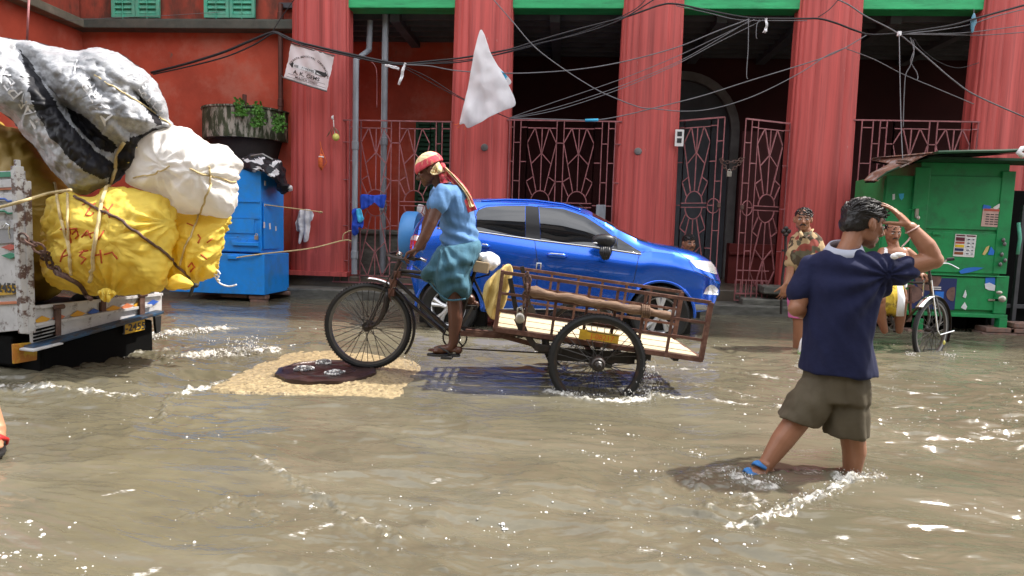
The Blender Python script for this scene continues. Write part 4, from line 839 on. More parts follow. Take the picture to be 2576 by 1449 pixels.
# near flank panels and the corner post
def ts_quad(m, pts, t=.03, off=0.): m.hexa([TS(u, v, off) for u, v in pts], TW * t)
m = MB(); ts_quad(m, [(-420, 455), (46, 428), (58, 830), (-420, 880)], .05); m.cur = 0
ts = lambda pts, mi, off=.012: (setattr(m, 'cur', mi), ts_quad(m, pts, .008, off), setattr(m, 'cur', 0))
for y, mi in ((452, 2), (486, 3), (516, 3), (556, 0)): ts([(-300, y + 14), (44, y - 2), (44, y + 18), (-300, y + 36)], 0, .02)
ts([(-300, 480), (46, 462), (46, 476), (-300, 496)], 2); 
for (cu, v, mi) in ((25, 622, 4), (25, 643, 1), (-40, 626, 4), (-40, 648, 1), (-105, 630, 4)): ts([(cu - 24, v), (cu, v - 8), (cu + 22, v - 1), (cu, v + 9)], mi, .016)
ts([(-300, 771), (54, 757), (54, 764), (-300, 782)], 2)
for v in (500, 531): 
    m.cur = 3 if v == 500 else 1; m.tube([TS(-200, v + 12, .02), TS(0, v, .02), TS(12, v, .02), TS(20, v + 6, .02), TS(40, v + 5, .02)], .008, 6); m.cur = 0
ts([(-200, 576), (46, 562), (46, 610), (-200, 628)], 6, .014)
m.build('side_board', [M['truck_white'], M['d_green'], M['d_orange'], M['d_blue'], M['d_red'], M['d_yellow'], mat('grey_side_panel', (.30, .30, .32), .5)], truck, bevel=.003)
m = MB(); poly = [TS(u, v, .02) for u, v in [(-120, 735), (-60, 722), (30, 716), (40, 718), (44, 727), (40, 738), (30, 741), (-60, 748)]]; m.prism(poly, TW * .012); m.cur = 1
o = TS(17, 735, .024); m.text('2455', .095, lambda x, y: o + TL * -x + EZ * y, align='CENTER', bold=.003); m.build('side_number', [M['plate_yellow'], M['ink']], truck)
m = MB(); m.cur = 0; m.tube([TS(10, 570, .05), TS(16, 562, .06), TS(24, 566, .06), TS(22, 580, .05), TS(26, 600, .03)], .006, 6); m.build('side_hook', M['chrome'], truck)
post = MB(); a, b = TS(43, 418, .03), TS(62, 838, .03); post.bar(a, b, .05, .06, TW); a, b = TG(66, 455, .02), TG(78, 838, .02); post.bar(a, b, .035, .05, TW)
for v in (455, 505, 532, 548, 600, 640, 700, 760, 835): post.bar(TS(45 + (v - 418) * .045, v, .03), TG(66 + (v - 455) * .03, v, .02), .03, .03)
post.bar(TS(43, 402, .03), TS(44, 425, .03), .03, .03); post.build('corner_post', mat('flaking_white_post', (.48, .48, .48), .55, var=.15, vs=9, col2=(.10, .05, .035), c2=.95, thr=(.49, .56), bump=.3, bs=20), truck, bevel=.005)
m = MB(); m.bar(TS(-250, 452, .0), TS(44, 438, .0), .035); m.build('side_rail', M['d_green'], truck)
m = MB(); q = TA + TL * .9 + EZ * .03; m.hexa([TA + TL * .05 - EZ * .1, TB + TL * .05 - EZ * .1, TB + TL * 3 - EZ * .1, TA + TL * 3 - EZ * .1], EZ * -.06); m.build('bed', M['truck_black'], truck)
m = MB(); m.hexa([TB + TL * .03 - TW * .05, TB + TL * .03, TB + TL * .03 + EZ * .8, TB + TL * .03 + EZ * .8 - TW * .05], TL * 3); m.build('side_board', M['truck_white'], truck)
# inner load (a sack coloured darker for the shadow inside the truck) and the sacks hanging out
def TC(d0): return lambda u, v, d: K(u, v, d0 + d)
SKS = {}
def sack(label, ol, d0, th, mt, wr=.02, name='sack', fn=None, back=None, group='cargo sacks roped on the truck', marks=None, seams=(), ties=()):
    m = MB(); pillow(m, ol, TC(d0), th, back, 44, 13, fn, power=.62)
    me = m.mesh(); me.polygons.foreach_set('use_smooth', [True] * len(me.polygons)); me.update()
    def wrinkle(c, n_):
        a = nz((c.x * 3.2 + c.z * 1.5, c.y * 3, c.z * 9 - c.x * 3), 1.0, 4); b_ = nz(c, 6, 9); r_ = 1 - abs(nz((c.x * 5 - c.z * 3, c.y * 4, c.z * 6 + c.x * 4), 1.6, 2)) * 2
        q_ = c.dot(EX), c.z; cr = 0
        for (tx_, tz_, sp_, fr_) in ties:
            dx, dz = q_[0] - tx_, q_[1] - tz_; rr_ = math.hypot(dx, dz) + 1e-4; cr += math.sin(math.atan2(dz, dx) * fr_ + 2.5 * nz(c, 2.2, 6) + rr_ * 3) * math.exp(-(rr_ / sp_) ** 2) * min(1, rr_ / .10)
        f_ = 1 - 2 * abs(noise.noise(V((c.x * 7 + c.z * 3, c.y * 7, c.z * 15 - c.x * 4)))); f2 = 1 - 2 * abs(noise.noise(V((c.x * 16 - c.z * 8, c.y * 14, c.z * 20 + c.x * 9))))
        return n_ * wr * (a * .9 + b_ * .4 + .45 * max(0, r_) + .8 * cr + .42 * max(0, f_) ** 2 + .22 * max(0, f2) ** 2)
    displace(me, wrinkle); bv = BVHTree.FromPolygons([v.co for v in me.vertices], [p.vertices for p in me.polygons]); SKS[label] = bv
    mats_ = [mt]
    if marks:
        mm = MB()
        for st in marks: seam(mm, bv, st, .0065, .001, 4, 3)
        bm = bmesh.new(); bm.from_mesh(me); ov = len(bm.verts); vs = [bm.verts.new(v) for v in mm.v]
        for f in mm.f: bm.faces.new([vs[i] for i in f]).material_index = 1
        bm.to_mesh(me); bm.free(); mats_.append(M['red_ink'])
    o = link(name, me, mats_, None, smooth=True); me.polygons.foreach_set('use_smooth', [True] * len(me.polygons))
    return tag(o, label, 'sack', group), bv
marks = [[(208, 517), (221, 510), (236, 516)], [(240, 511), (226, 523), (216, 541), (228, 543), (236, 535)], [(258, 517), (272, 530), (276, 548)], [(284, 514), (272, 530), (262, 540)],
         [(152, 577), (195, 575)], [(176, 577), (178, 612)], [(182, 590), (192, 578), (198, 592), (190, 600)], [(205, 598), (220, 580), (230, 600)], [(215, 592), (236, 585), (248, 602), (262, 580)],
         [(152, 658), (158, 640), (166, 628)], [(158, 646), (172, 641)], [(200, 636), (222, 630)], [(212, 630), (200, 644), (216, 650), (204, 664)], [(230, 628), (236, 664)], [(228, 646), (250, 640)], [(252, 628), (256, 662)], [(262, 640), (282, 634), (296, 652)]]
KN = 4.72
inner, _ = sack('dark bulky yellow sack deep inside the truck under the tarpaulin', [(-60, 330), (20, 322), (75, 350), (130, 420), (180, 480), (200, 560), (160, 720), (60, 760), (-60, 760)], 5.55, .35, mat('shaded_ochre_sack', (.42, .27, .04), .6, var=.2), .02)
ys, YB = sack('big yellow sack with red handwriting hanging over the tailgate', [(114, 501), (101, 560), (99, 620), (98, 668), (108, 704), (148, 731), (212, 741), (288, 746), (340, 743), (380, 742), (417, 728), (436, 672), (446, 585), (443, 535), (420, 500), (380, 482), (322, 466), (262, 468), (228, 490), (171, 484)], 4.72, .36, M['yellow_sack'], .026, marks=marks, back=.4, ties=[(K(275, 748, 4.6).dot(EX), K(275, 748, 4.6).z, .42, 17), (K(436, 560, 4.6).dot(EX), K(436, 560, 4.6).z, .25, 13), (K(120, 600, 4.6).dot(EX), K(120, 600, 4.6).z, .2, 12)])
m2 = [[(498, 590), (505, 600), (498, 612)], [(470, 562), (490, 570)], [(472, 672), (482, 660), (490, 672), (478, 684)], [(520, 610), (534, 600)], [(505, 640), (520, 652)], [(388, 635), (380, 650), (392, 662), (402, 650), (394, 638)]]
ys2, YB2 = sack('smaller yellow sack hanging at the far end of the tailgate', [(430, 538), (480, 536), (569, 545), (565, 585), (557, 625), (547, 664), (537, 695), (505, 706), (482, 717), (445, 722), (415, 720), (405, 660), (410, 590)], 5.05, .32, M['yellow_sack'], .022, marks=m2[:5], back=.35, ties=[(K(470, 712, 4.8).dot(EX), K(470, 712, 4.8).z, .35, 15), (K(555, 560, 4.8).dot(EX), K(555, 560, 4.8).z, .2, 11)])
ws, WB = sack('big bulging white sack tied beside the end of the tarpaulin', [(353, 340), (393, 320), (433, 317), (477, 328), (513, 358), (553, 367), (593, 390), (606, 413), (598, 443), (592, 483), (588, 520), (569, 543), (512, 541), (444, 531), (414, 501), (380, 480), (335, 468), (318, 450), (330, 400)], 4.95, .42, M['white_sack'], .019, back=.5, ties=[(K(430, 420, 4.7).dot(EX), K(430, 420, 4.7).z, .3, 12), (K(526, 440, 4.7).dot(EX), K(526, 440, 4.7).z, .25, 9)])
m = MB(); pillow(m, [(248, 735), (268, 724), (292, 736), (284, 748), (272, 760), (258, 756)], TC(4.44), .05, rings=8, fn=lambda u, v, r: .02 * math.sin(u * .5)); me = m.mesh(); displace(me, lambda c, n_: n_ * .012 * nz(c, 18)); fl = link('sack_corner', me, M['yellow_sack'], ys, smooth=True)
m = MB(); pillow(m, [(421, 722), (428, 700), (448, 690), (470, 702), (484, 718), (452, 726)], TC(4.62), .06, rings=8); me = m.mesh(); displace(me, lambda c, n_: n_ * .012 * nz(c, 18)); link('sack_corner', me, M['yellow_sack'], ys2, smooth=True)
# tarpaulin over the heap
blk1 = [(48, 126), (78, 158), (104, 208), (140, 268), (186, 326), (240, 380), (300, 416), (300, 440), (256, 446), (215, 428), (168, 388), (128, 340), (98, 288), (74, 230), (60, 176)]
blk2 = [(165, 270), (205, 285), (250, 320), (285, 352), (300, 372), (288, 384), (250, 375), (205, 335), (178, 305)]
blk3 = [(310, 356), (345, 338), (385, 320), (402, 320), (372, 332), (352, 350), (345, 375), (334, 400), (322, 425), (300, 450), (268, 458), (290, 420), (303, 385)]
blk4 = [(343, 232), (356, 240), (392, 288), (408, 312), (396, 316), (372, 290), (352, 262)]
def tmat(u, v, s_):
    if s_ > 0: return 1
    return 1 if any(inpoly(u, v, b) for b in (blk1, blk2, blk3, blk4)) else 0
def tfold(u, v, r):
    # long folds run down the sheet from the ridge to the lower right
    d = 0
    for (a, b, c, e, dp, w) in ((48, 126, 300, 430, .17, 30), (165, 268, 300, 378, .10, 20), (343, 232, 405, 312, .07, 12), (0, 270, 150, 440, .05, 16), (120, 128, 300, 250, .03, 18), (20, 180, 120, 380, .04, 14), (230, 160, 420, 300, .03, 14), (200, 160, 330, 330, .035, 13)):
        L2 = (c - a) ** 2 + (e - b) ** 2; t = max(0, min(1, ((u - a) * (c - a) + (v - b) * (e - b)) / L2)); q = math.hypot(u - a - t * (c - a), v - b - t * (e - b)); d += dp * math.exp(-(q / w) ** 2)
    return d + .035 * noise.noise(V((u * .016, v * .016, 3))) + .02 * noise.noise(V((u * .045, v * .045, 1))) + .012 * noise.noise(V((u * .10, v * .10, 7)))
tarp = MB(); pillow(tarp, [(-140, 108), (-60, 98), (0, 99), (60, 104), (130, 121), (185, 131), (245, 124), (300, 140), (345, 170), (385, 205), (410, 250), (422, 300), (428, 316), (400, 322), (360, 340), (342, 375), (330, 410), (305, 445), (275, 462), (245, 473), (215, 487), (185, 476), (150, 442), (115, 402), (85, 362), (50, 322), (20, 290), (-60, 250), (-140, 230)], TC(4.90), .40, .7, 60, 9, tfold, tmat, center=(170, 270), power=.45)
tarp_bv = tarp.bvh()
for st, (u0, v0), (u1, v1), sz in (('TARPEX', (118, 306), (12, 168), .135), ('TARPEX', (292, 300), (196, 150), .12), ('TARPEX', (414, 292), (352, 190), .085)):
    vs, fs = text_geo(st, 1, 'LEFT'); wmax = max(x for x, y in vs); dx, dy = (u1 - u0) / wmax, (v1 - v0) / wmax; L_ = math.hypot(dx, dy); nx_, ny_ = dy / L_, -dx / L_; hh = sz * 335
    q = [hit(tarp_bv, u0 + dx * x + nx_ * hh * y * -1 * -1, v0 + dy * x + ny_ * hh * y, .006) for x, y in vs]
    if all(p is not None for p in q): tarp.add(q, fs, 2)
me = tarp.mesh()
def tcr(c, n_):
    f1 = 1 - 2 * abs(noise.noise(V((c.x * 5 + c.z * 4, c.y * 4, c.z * 6 - c.x * 3)))); f2 = 1 - 2 * abs(noise.noise(V((c.x * 12 - c.z * 6, c.y * 10, c.z * 13 + c.x * 5)))); f3 = 1 - 2 * abs(noise.noise(V((c.x * 24, c.y * 24, c.z * 22))))
    return n_ * (.013 * max(0, f1) ** 2 + .007 * max(0, f2) ** 2 + .0022 * f3)
displace(me, tcr); to = link('tarpaulin', me, [M['tarp'], M['tarp_black'], M['tarp_print']], None, smooth=True)
tag(to, 'crumpled silver and black tarpaulin with white lettering over the truck load', 'tarpaulin')
m = MB(); 
for u, v in ((341, 366), (322, 404)): 
    p = hit(tarp_bv, u, v, .004)
    if p: m.tube([p + EX * .012 * math.cos(q) + EZ * .012 * math.sin(q) for q in np.linspace(0, 2 * math.pi, 13)[:-1]], .004, 5, True)
if m.v: m.build('eyelet', M['chrome'], to)
# ropes
def rope(label, pts, r=.009, mt='rope', name='rope', cat='rope', group='ropes and cords over the truck load', bvs=(), off=.012, n=6):
    q = []
    for a in catmull(pts if len(pts[0]) == 3 else [(x, y, 0) for x, y in pts], 8):
        best = None
        for b in bvs:
            p = hit(b, a.x, a.y, off)
            if p is not None and (best is None or (p - CAM).length < (best - CAM).length): best = p
        if best is not None: q.append(best)
        elif len(q) and not bvs: pass
    m = MB(); m.tube(q, r, 7); return tag(m.build(name, M[mt], smooth=True), label, cat, group)
rope('pale rope band running down from the tarpaulin edge across the yellow sack', [(311, 356), (296, 400), (282, 440), (270, 470), (258, 520), (246, 590), (236, 660), (226, 708)], .013, bvs=(YB, tarp_bv, WB))
rope('pale double cord down the left part of the big yellow sack', [(136, 462), (146, 500), (160, 560), (172, 610), (180, 660), (180, 690)], .010, bvs=(YB, SKS['dark bulky yellow sack deep inside the truck under the tarpaulin']))
rope('second pale cord down the left part of the big yellow sack', [(171, 490), (174, 560), (176, 620), (179, 668)], .009, bvs=(YB,))
rope('long dark rope slanting across both yellow sacks', [(188, 497), (240, 524), (300, 552), (350, 590), (400, 626), (440, 664), (478, 702)], .010, 'truck_rust', bvs=(YB, YB2))
rope('thin cord crossing the white sack sideways', [(340, 448), (380, 440), (430, 420)], .006, 'rope', bvs=(WB,)); rope('thin cord slanting over the right half of the white sack', [(478, 428), (520, 440), (560, 452), (590, 460)], .007, 'rope', bvs=(WB,))
rope('thin cord hanging down the white sack onto the yellow one', [(524, 418), (528, 440), (524, 480), (505, 530), (490, 575), (470, 620), (452, 668)], .007, 'rope', bvs=(WB, YB2, YB))
rope('thin cord from the tarpaulin ridge to the white sack', [(240, 190), (300, 230), (360, 268), (425, 314)], .006, 'rope', bvs=(tarp_bv, WB))
m = MB(); m.tube(catmull([TS(-120, 545, .08), TS(0, 521, .08), TS(60, 505, .12), hit(YB, 120, 487, .02) or K(120, 487, 4.6), K(178, 478, 4.45)], 6), .011, 7); tag(m.build('rope', M['rope'], smooth=True), 'pale rope stretched from the truck side round the corner post to the tarpaulin', 'rope', 'ropes and cords over the truck load')
m = MB(); pts = [TS(50, 593, .10)] + [hit(YB, u, v, .03) or K(u, v, 4.4) for u, v in [(105, 630), (130, 655), (152, 675), (175, 690)]]; chain(m, catmull(pts, 5), .016, .06); ro = m.build('load_chain', M['truck_rust']); tag(ro, 'rusty chain hooked from the corner post across the big yellow sack', 'chain')
m = MB(); q = [hit(YB, u, v, .03) or K(u, v, 4.42) for u, v in [(150, 676), (175, 690), (200, 712), (222, 738)]]; m.tube(catmull(q, 5) + [K(228, 752, 4.5)], .016, 8); tag(m.build('strap', M['truck_rust'], smooth=True), 'thick dark strap ending the chain under the big yellow sack', 'strap')
m = MB(); m.tube(catmull([K(480, 708, 4.85), K(486, 718, 4.8), K(478, 745, 4.8)], 5), .012, 6); m.ell(K(490, 718, 4.8), (.03, .02, .02)); tag(m.build('rope_end', M['ink'], smooth=True), 'knotted black rope end dangling below the smaller yellow sack', 'rope', 'ropes and cords over the truck load')
m = MB(); 
for l in ([(538, 690), (550, 694), (546, 702), (553, 706)], [(540, 694), (552, 712), (572, 720), (586, 719), (595, 716)], [(536, 686), (546, 680), (554, 690)]): m.tube(catmull([K(u, v, 4.95) for u, v in l], 5), .007, 6)
tag(m.build('string', M['white_cloth'], smooth=True), 'loose white strings at the corner of the smaller yellow sack', 'string')
# ================================================================== blue metal box
BY = 8.9; b0 = P(659, 742, BY); bx0, bx1 = P(430, 742, BY).x, b0.x; bz0 = b0.z; bz1 = P(650, 424, BY).z; bzm = P(655, 640, BY).z; BD = .78
bb_ = thing('metal_locker', (b0.x - .5, BY + .4, bz0), 'bright blue sheet metal street locker standing on bricks by the red wall', 'locker')
m = MB(); m.box(((bx0 + bx1) / 2, BY + BD / 2, (bzm + bz1) / 2 + .01), (bx1 - bx0 - .03, BD - .03, bz1 - bzm - .02)); m.build('body', M['blue_box'], bb_, bevel=.008)
m = MB(); m.box(((bx0 + bx1) / 2 + .02, BY + BD / 2 + .0, (bzm + bz0) / 2), (bx1 - bx0 + .06, BD + .05, bzm - bz0)); m.build('base_cabinet', M['blue_box'], bb_, bevel=.01)
def bq(m, u0, v0, u1, v1, t=.012, off=0.): a, c = P(u0, v0, BY), P(u1, v1, BY); m.box(((a.x + c.x) / 2, BY - off - t / 2 + .014, (a.z + c.z) / 2), (c.x - a.x, t, a.z - c.z))
m = MB(); bq(m, 430, 545, 640, 588, .012, .002); bq(m, 430, 592, 652, 634, .014, .002); m.build('door_flap', M['blue_box'], bb_, bevel=.004)
m = MB(); bq(m, 586, 608, 652, 619, .04, .014); bq(m, 584, 604, 600, 610, .03, .014); m.build('ledge_strip', M['blue_box'], bb_, bevel=.004)
m = MB()
for v in (503, 544): bq(m, 430, v, 652, v + 3, .012, .004)
a, c = P(644, 560, BY), P(644, 586, BY); m.tube([a + V((0, -.02, 0)), c + V((0, -.02, 0))], .009, 6); m.build('hinge_bar', M['blue_box'], bb_)
m = MB(); p = P(648, 598, BY) + V((0, -.035, 0)); m.box(p, (.05, .03, .06)); m.tube([p + V((.018 * math.cos(q), 0, .03 + .03 * math.sin(q))) for q in np.linspace(0, math.pi, 8)], .006, 6); m.build('padlock', M['brass'], bb_, bevel=.005)
m = MB(); bq(m, 575, 642, 602, 652, .05, .02); m.build('bracket', M['blue_box'], bb_, bevel=.004)
m = MB(); m.box((bx1 + .006, BY + .3, (bzm + bz1) / 2 - .2), (.012, .5, bz1 - bzm - .55)); m.build('side_panel', M['blue_box'], bb_, bevel=.003)
for (u, v, w, h) in ((667, 461, .05, .07), (666, 516, .03, .035), (665, 566, .04, .09), (679, 569, .05, .09), (694, 575, .035, .07)):
    m = MB(); d = ray(u, v); p = CAM + d * ((bx1 + .016) / d.x); m.box(p, (.003, w, h), Matrix.Rotation(rnd.uniform(-.2, .2), 3, 'X')); m.build('paper_scrap', M['paper'], bb_)
for i, (u, v, w, Y, n_) in enumerate(((592, 747, .42, BY + .12, 1), (650, 752, .26, BY + .05, 2), (705, 738, .3, BY + .7, 1))):
    for k in range(n_):
        m = MB(); zb = bz0 - .055 * (k + 1) + .0; m.box(P(u, v, Y) * 1, (.01,) * 3) if False else None
        m.box((P(u, v, Y).x, Y + .03, bz0 - .008 - .062 * k - .031), (w - .03 * k, .13, .058), Matrix.Rotation(.06 * (i - 1) + .1 * k, 3, 'Z')); o = m.build('brick', M['brick'], bevel=.012)
        tag(o, ['flat brick propping the middle of the blue locker', ['upper brick of the pair under the front corner of the blue locker', 'lower wet brick of the pair under the front corner of the blue locker'][k], 'brick under the back corner of the blue locker'][i], 'brick', 'bricks under the stalls')
# crumpled plastic sheet on top
def crump(pl, d0, th, label, mats_, name='plastic_sheet', wr=.05, seed=0, mf=None, rings=22):
    m = MB(); pillow(m, pl, lambda u, v, d: P(u, v, d0 + d), th, rings=rings, n=6, power=.7, mfn=mf); me = m.mesh()
    displace(me, lambda c, n_: n_ * wr * (nz(c, 7, seed) + .6 * nz(c, 15, seed + 3)) + EZ * wr * .4 * nz(c, 9, seed + 8)); o = link(name, me, mats_, smooth='auto', ang=45); return tag(o, label, 'plastic sheet')
crump([(560, 415), (600, 398), (640, 392), (690, 398), (708, 418), (716, 440), (722, 462), (735, 478), (712, 482), (704, 470), (700, 440), (680, 432), (650, 428), (600, 426)], BY + .3, .42, 'crumpled black and white plastic sheet over the top of the blue locker', [M['tarp_black'], M['white_sheet']], wr=.06, mf=lambda u, v, s_: 1 if noise.noise(V((u * .05, v * .09, 2))) > .22 else 0)
m = MB(); a = [P(632, 393, BY + .1), P(660, 388, BY + .1), P(704, 412, BY + .25)]; m.tube(a, .02, 6); tag(m.build('metal_rod', M['rim']), 'bent metal rod lying over the plastic sheet on the blue locker', 'rod')
# ================================================================== green kiosk
KY = 8.75; kx0, kxm, kx1 = P(2222, 600, KY).x, P(2307, 600, KY).x, P(2530, 600, KY).x; kz0 = P(2420, 796, KY).z; kz1 = P(2310, 430, KY).z; kzm = P(2420, 691, KY).z
ks = thing('street_kiosk', ((kx0 + kx1) / 2, KY + .5, kz0), 'green sheet metal kiosk with stickers, a rusty tin roof and padlocked doors', 'kiosk')
m = MB(); m.box(((kxm + kx1) / 2, KY + .55, (kz1 + kz0) / 2 + .06), (kx1 - kxm, 1.0, kz1 - kz0 + .12)); m.build('body', M['kiosk'], ks, bevel=.008)
m = MB(); m.box(((kx0 + kxm) / 2, KY + .50, (kz1 + kz0) / 2 - .03), (kxm - kx0 - .01, .9, kz1 - kz0 - .06)); m.build('side_cabinet', M['kiosk'], ks, bevel=.008)
def kq(m, u0, v0, u1, v1, t=.014, off=0., Y=KY): a, c = P(u0, v0, Y), P(u1, v1, Y); m.box(((a.x + c.x) / 2, Y + .05 - off - t / 2, (a.z + c.z) / 2), (c.x - a.x, t, a.z - c.z))
m = MB(); kq(m, 2322, 440, 2524, 580, .02, .0); m.build('upper_door', M['kiosk'], ks, bevel=.005)
m = MB(); kq(m, 2322, 583, 2524, 690, .02, .0); m.build('middle_door', M['kiosk'], ks, bevel=.005)
m = MB(); kq(m, 2300, 694, 2508, 782, .035, .0); m.build('lower_door', M['kiosk'], ks, bevel=.005)
m = MB(); kq(m, 2296, 690, 2530, 696, .06, .0); kq(m, 2508, 694, 2530, 790, .05, .0); kq(m, 2280, 782, 2530, 801, .09, -.01); kq(m, 2306, 420, 2321, 690, .035, .0); kq(m, 2526, 430, 2534, 690, .03, .0); m.build('door_frame', M['kiosk'], ks, bevel=.006)
m = MB(); kq(m, 2232, 448, 2302, 690, .016, -.03); m.build('side_door', M['kiosk'], ks, bevel=.004)
m = MB(); kq(m, 2508, 800, 2526, 826, .1, .0); m.build('leg', M['kiosk'], ks, bevel=.005)
m = MB(); kq(m, 2300, 800, 2316, 832, .1, .0); m.build('leg', M['kiosk'], ks, bevel=.005)
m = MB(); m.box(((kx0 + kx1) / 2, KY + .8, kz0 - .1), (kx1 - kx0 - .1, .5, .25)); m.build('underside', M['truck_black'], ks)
m = MB(); kq(m, 2303, 525, 2309, 548, .03, .03); p = P(2310, 548, KY - .03); m.ell(p, (.022, .015, .028)); m.build('padlock', M['brass'], ks, smooth='auto')
m = MB(); kq(m, 2487, 752, 2522, 758, .02, .03); p = P(2521, 752, KY - .06); m.ell(p, (.05, .025, .045)); m.ell(P(2514, 736, KY - .05), (.04, .02, .025)); m.build('padlock', M['brass'], ks, smooth='auto')
m = MB()
for (u, v) in ((2524, 604), (2527, 614), (2520, 640), (2528, 655), (2516, 665)): m.ell(P(u, v, KY - .01), (.022, .02, .03))
m.build('hasp', M['rim'], ks, smooth='auto')
m = MB(); m.tube([P(2287, 528, KY), P(2305, 524, KY - .01)], .008, 5); m.build('bolt', M['kiosk'], ks); m = MB(); m.box(P(2358, 587, KY), (.12, .02, .03)); m.build('bolt', M['kiosk'], ks)
m = MB(); a = P(2233, 446, KY - .35); 
rf = [(2206, 452, KY - .3), (2230, 432, KY - .32), (2262, 418, KY - .34), (2300, 402, KY - .36), (2345, 386, KY - .55), (2360, 381, KY - .75), (2440, 379, KY - .8), (2520, 378, KY - .8), (2600, 374, KY - .8)]
pr = [P(*q) for q in rf]; vs = []
for i, p in enumerate(pr): vs += [p + V((0, 0, .012 * math.sin(p.x * 30))), p + V((.0, (.36, .42, .5, .6)[i] if i < 4 else 1.6, .02 if i < 4 else .10))]
m.add(vs, [(2 * i, 2 * i + 2, 2 * i + 3, 2 * i + 1) for i in range(len(pr) - 1)]); ro = m.build('roof', M['rust_roof'], ks); ro.modifiers.new('Solid', 'SOLIDIFY').thickness = .016
m = MB(); vs = []
for i, p in enumerate(pr): vs += [p + V((0, .05, -.035)), p + V((.0, (.34, .4, .48, .58)[i] if i < 4 else 1.55, -.015 if i < 4 else .06))]
m.add(vs, [(2 * i, 2 * i + 2, 2 * i + 3, 2 * i + 1) for i in range(len(pr) - 1)]); m.build('roof_shade_sheet', M['truck_black'], ks)  # added black sheet, the shade under the roof put in as colour
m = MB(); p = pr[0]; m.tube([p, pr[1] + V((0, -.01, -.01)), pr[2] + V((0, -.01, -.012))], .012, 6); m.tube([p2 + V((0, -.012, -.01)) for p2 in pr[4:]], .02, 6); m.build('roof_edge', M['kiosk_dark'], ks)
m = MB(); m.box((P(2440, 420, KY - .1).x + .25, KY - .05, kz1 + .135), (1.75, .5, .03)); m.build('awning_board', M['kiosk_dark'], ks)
for (u, v) in ((2268, 414), (2282, 410), (2272, 408)):
    m = MB(); m.ell(P(u, v, KY - .3) + EZ * .02, (.07, .05, .02)); o = m.build('stone', M['brick'], smooth=True); tag(o, {2268: 'flattish stone at the low end of the kiosk roof', 2282: 'flattish stone nearest the ridge of the kiosk roof', 2272: 'small stone between two others on the kiosk roof'}[u], 'stone', 'stones weighing down the kiosk roof')
m = MB(); m.tube([P(2600, 372, KY - .85), P(2570, 374, KY - .85), P(2562, 384, KY - .87), P(2572, 392, KY - .85)], .03, 7); tag(m.build('white_cloth', M['white_cloth'], smooth=True), 'rolled white cloth on the right end of the kiosk roof', 'cloth')
# notices and torn paper
def sheet(u0, v0, u1, v1, off, label, rows, mats_, skew=0.):
    a, c = P(u0, v0, KY), P(u1, v1, KY); y = KY + .05 - off; w, h = c.x - a.x, a.z - c.z; m = MB(); m.box(((a.x + c.x) / 2, y, (a.z + c.z) / 2), (w, .004, h), Matrix.Rotation(skew, 3, 'Y'))
    R_ = Matrix.Rotation(skew, 3, 'Y'); c0 = V(((a.x + c.x) / 2, y - .004, (a.z + c.z) / 2))
    for (x, z, ww, hh, mi) in rows: m.cur = mi; m.box(c0 + R_ @ V(((x - .5) * w, 0, (.5 - z) * h)), (ww * w, .003, hh * h), R_)
    m.cur = 0; return m, c0, R_, w, h, label, mats_
rows = [(.25, .06, .42, .06, 1), (.74, .06, .42, .06, 1), (.25, .22, .42, .16, 1), (.25, .38, .42, .09, 5), (.25, .53, .42, .12, 2), (.25, .69, .42, .12, 3), (.25, .85, .42, .12, 4)]
for k in range(5): rows += [(.65, .22 + .158 * k, .2, .11, 7), (.86, .22 + .158 * k, .2, .11, 7), (.65, .22 + .158 * k, .12, .045, 6), (.87, .22 + .158 * k, .1, .04, 6)]
m, c0, R_, w, h, lb, mm = sheet(2406, 589, 2454, 647, .024, 0, rows, [M['paper'], M['maroon'], M['yprint'], M['nprint'], M['oprint'], M['d_red'], M['ink'], M['white_sheet']], .03)
tag(m.build('price_sticker', [M['paper'], M['maroon'], M['yprint'], M['nprint'], M['oprint'], M['d_red'], M['ink'], M['white_sheet']]), 'white sticker with coloured rows on the middle door of the green kiosk', 'sticker')
rows = [(.5, .10, .9, .12, 1)] + [(.28 + .24 * (k % 3), .34 + .13 * (k // 3), .18, .05, 2) for k in range(15)]
m, *_ = sheet(2476, 523, 2519, 571, .024, 0, rows, [], .03); tag(m.build('calendar_page', [M['paper_pink'], M['d_red'], M['ink']]), 'faded pinkish calendar page high on the right of the kiosk', 'notice')
m, *_ = sheet(2476, 516, 2495, 527, .026, 0, [], [], .2); m2_, *_ = sheet(2503, 516, 2520, 525, .026, 0, [], [], -.6); tag(m.build('torn_paper', M['bright_blue']), 'torn blue scrap above the calendar page on the kiosk', 'paper scrap')
tag(m2_.build('torn_paper', M['paper']), 'torn pale scrap at the top right corner of the calendar page', 'paper scrap')
m, *_ = sheet(2300, 697, 2402, 780, .038, 0, [], [], .0); m.cur = 1
for (u, v, r) in ((2400, 740, 16), (2336, 700, 28), (2300, 740, 18)):
    p = P(u, v, KY); q = [(p.x + r / 172 * math.cos(a) * (1 if math.cos(a) < 0 or u < 2390 else .15), KY + .008, max(p.z + r / 172 * math.sin(a), 0) if u != 2336 else min(p.z + r / 172 * math.sin(a), kzm - .03)) for a in np.linspace(0, 2 * math.pi, 25)[:-1]]; m.prism(q, (0, -.003, 0))
m.cur = 2; 
for v in (722, 727): a, c = P(2340, v, KY), P(2368, v + 2, KY); m.box(((a.x + c.x) / 2, KY + .006, a.z), (c.x - a.x, .003, .012))
tag(m.build('poster', [M['poster_blue'], M['planet'], M['paper']]), 'dark blue poster with brown discs on the lower kiosk door', 'poster')
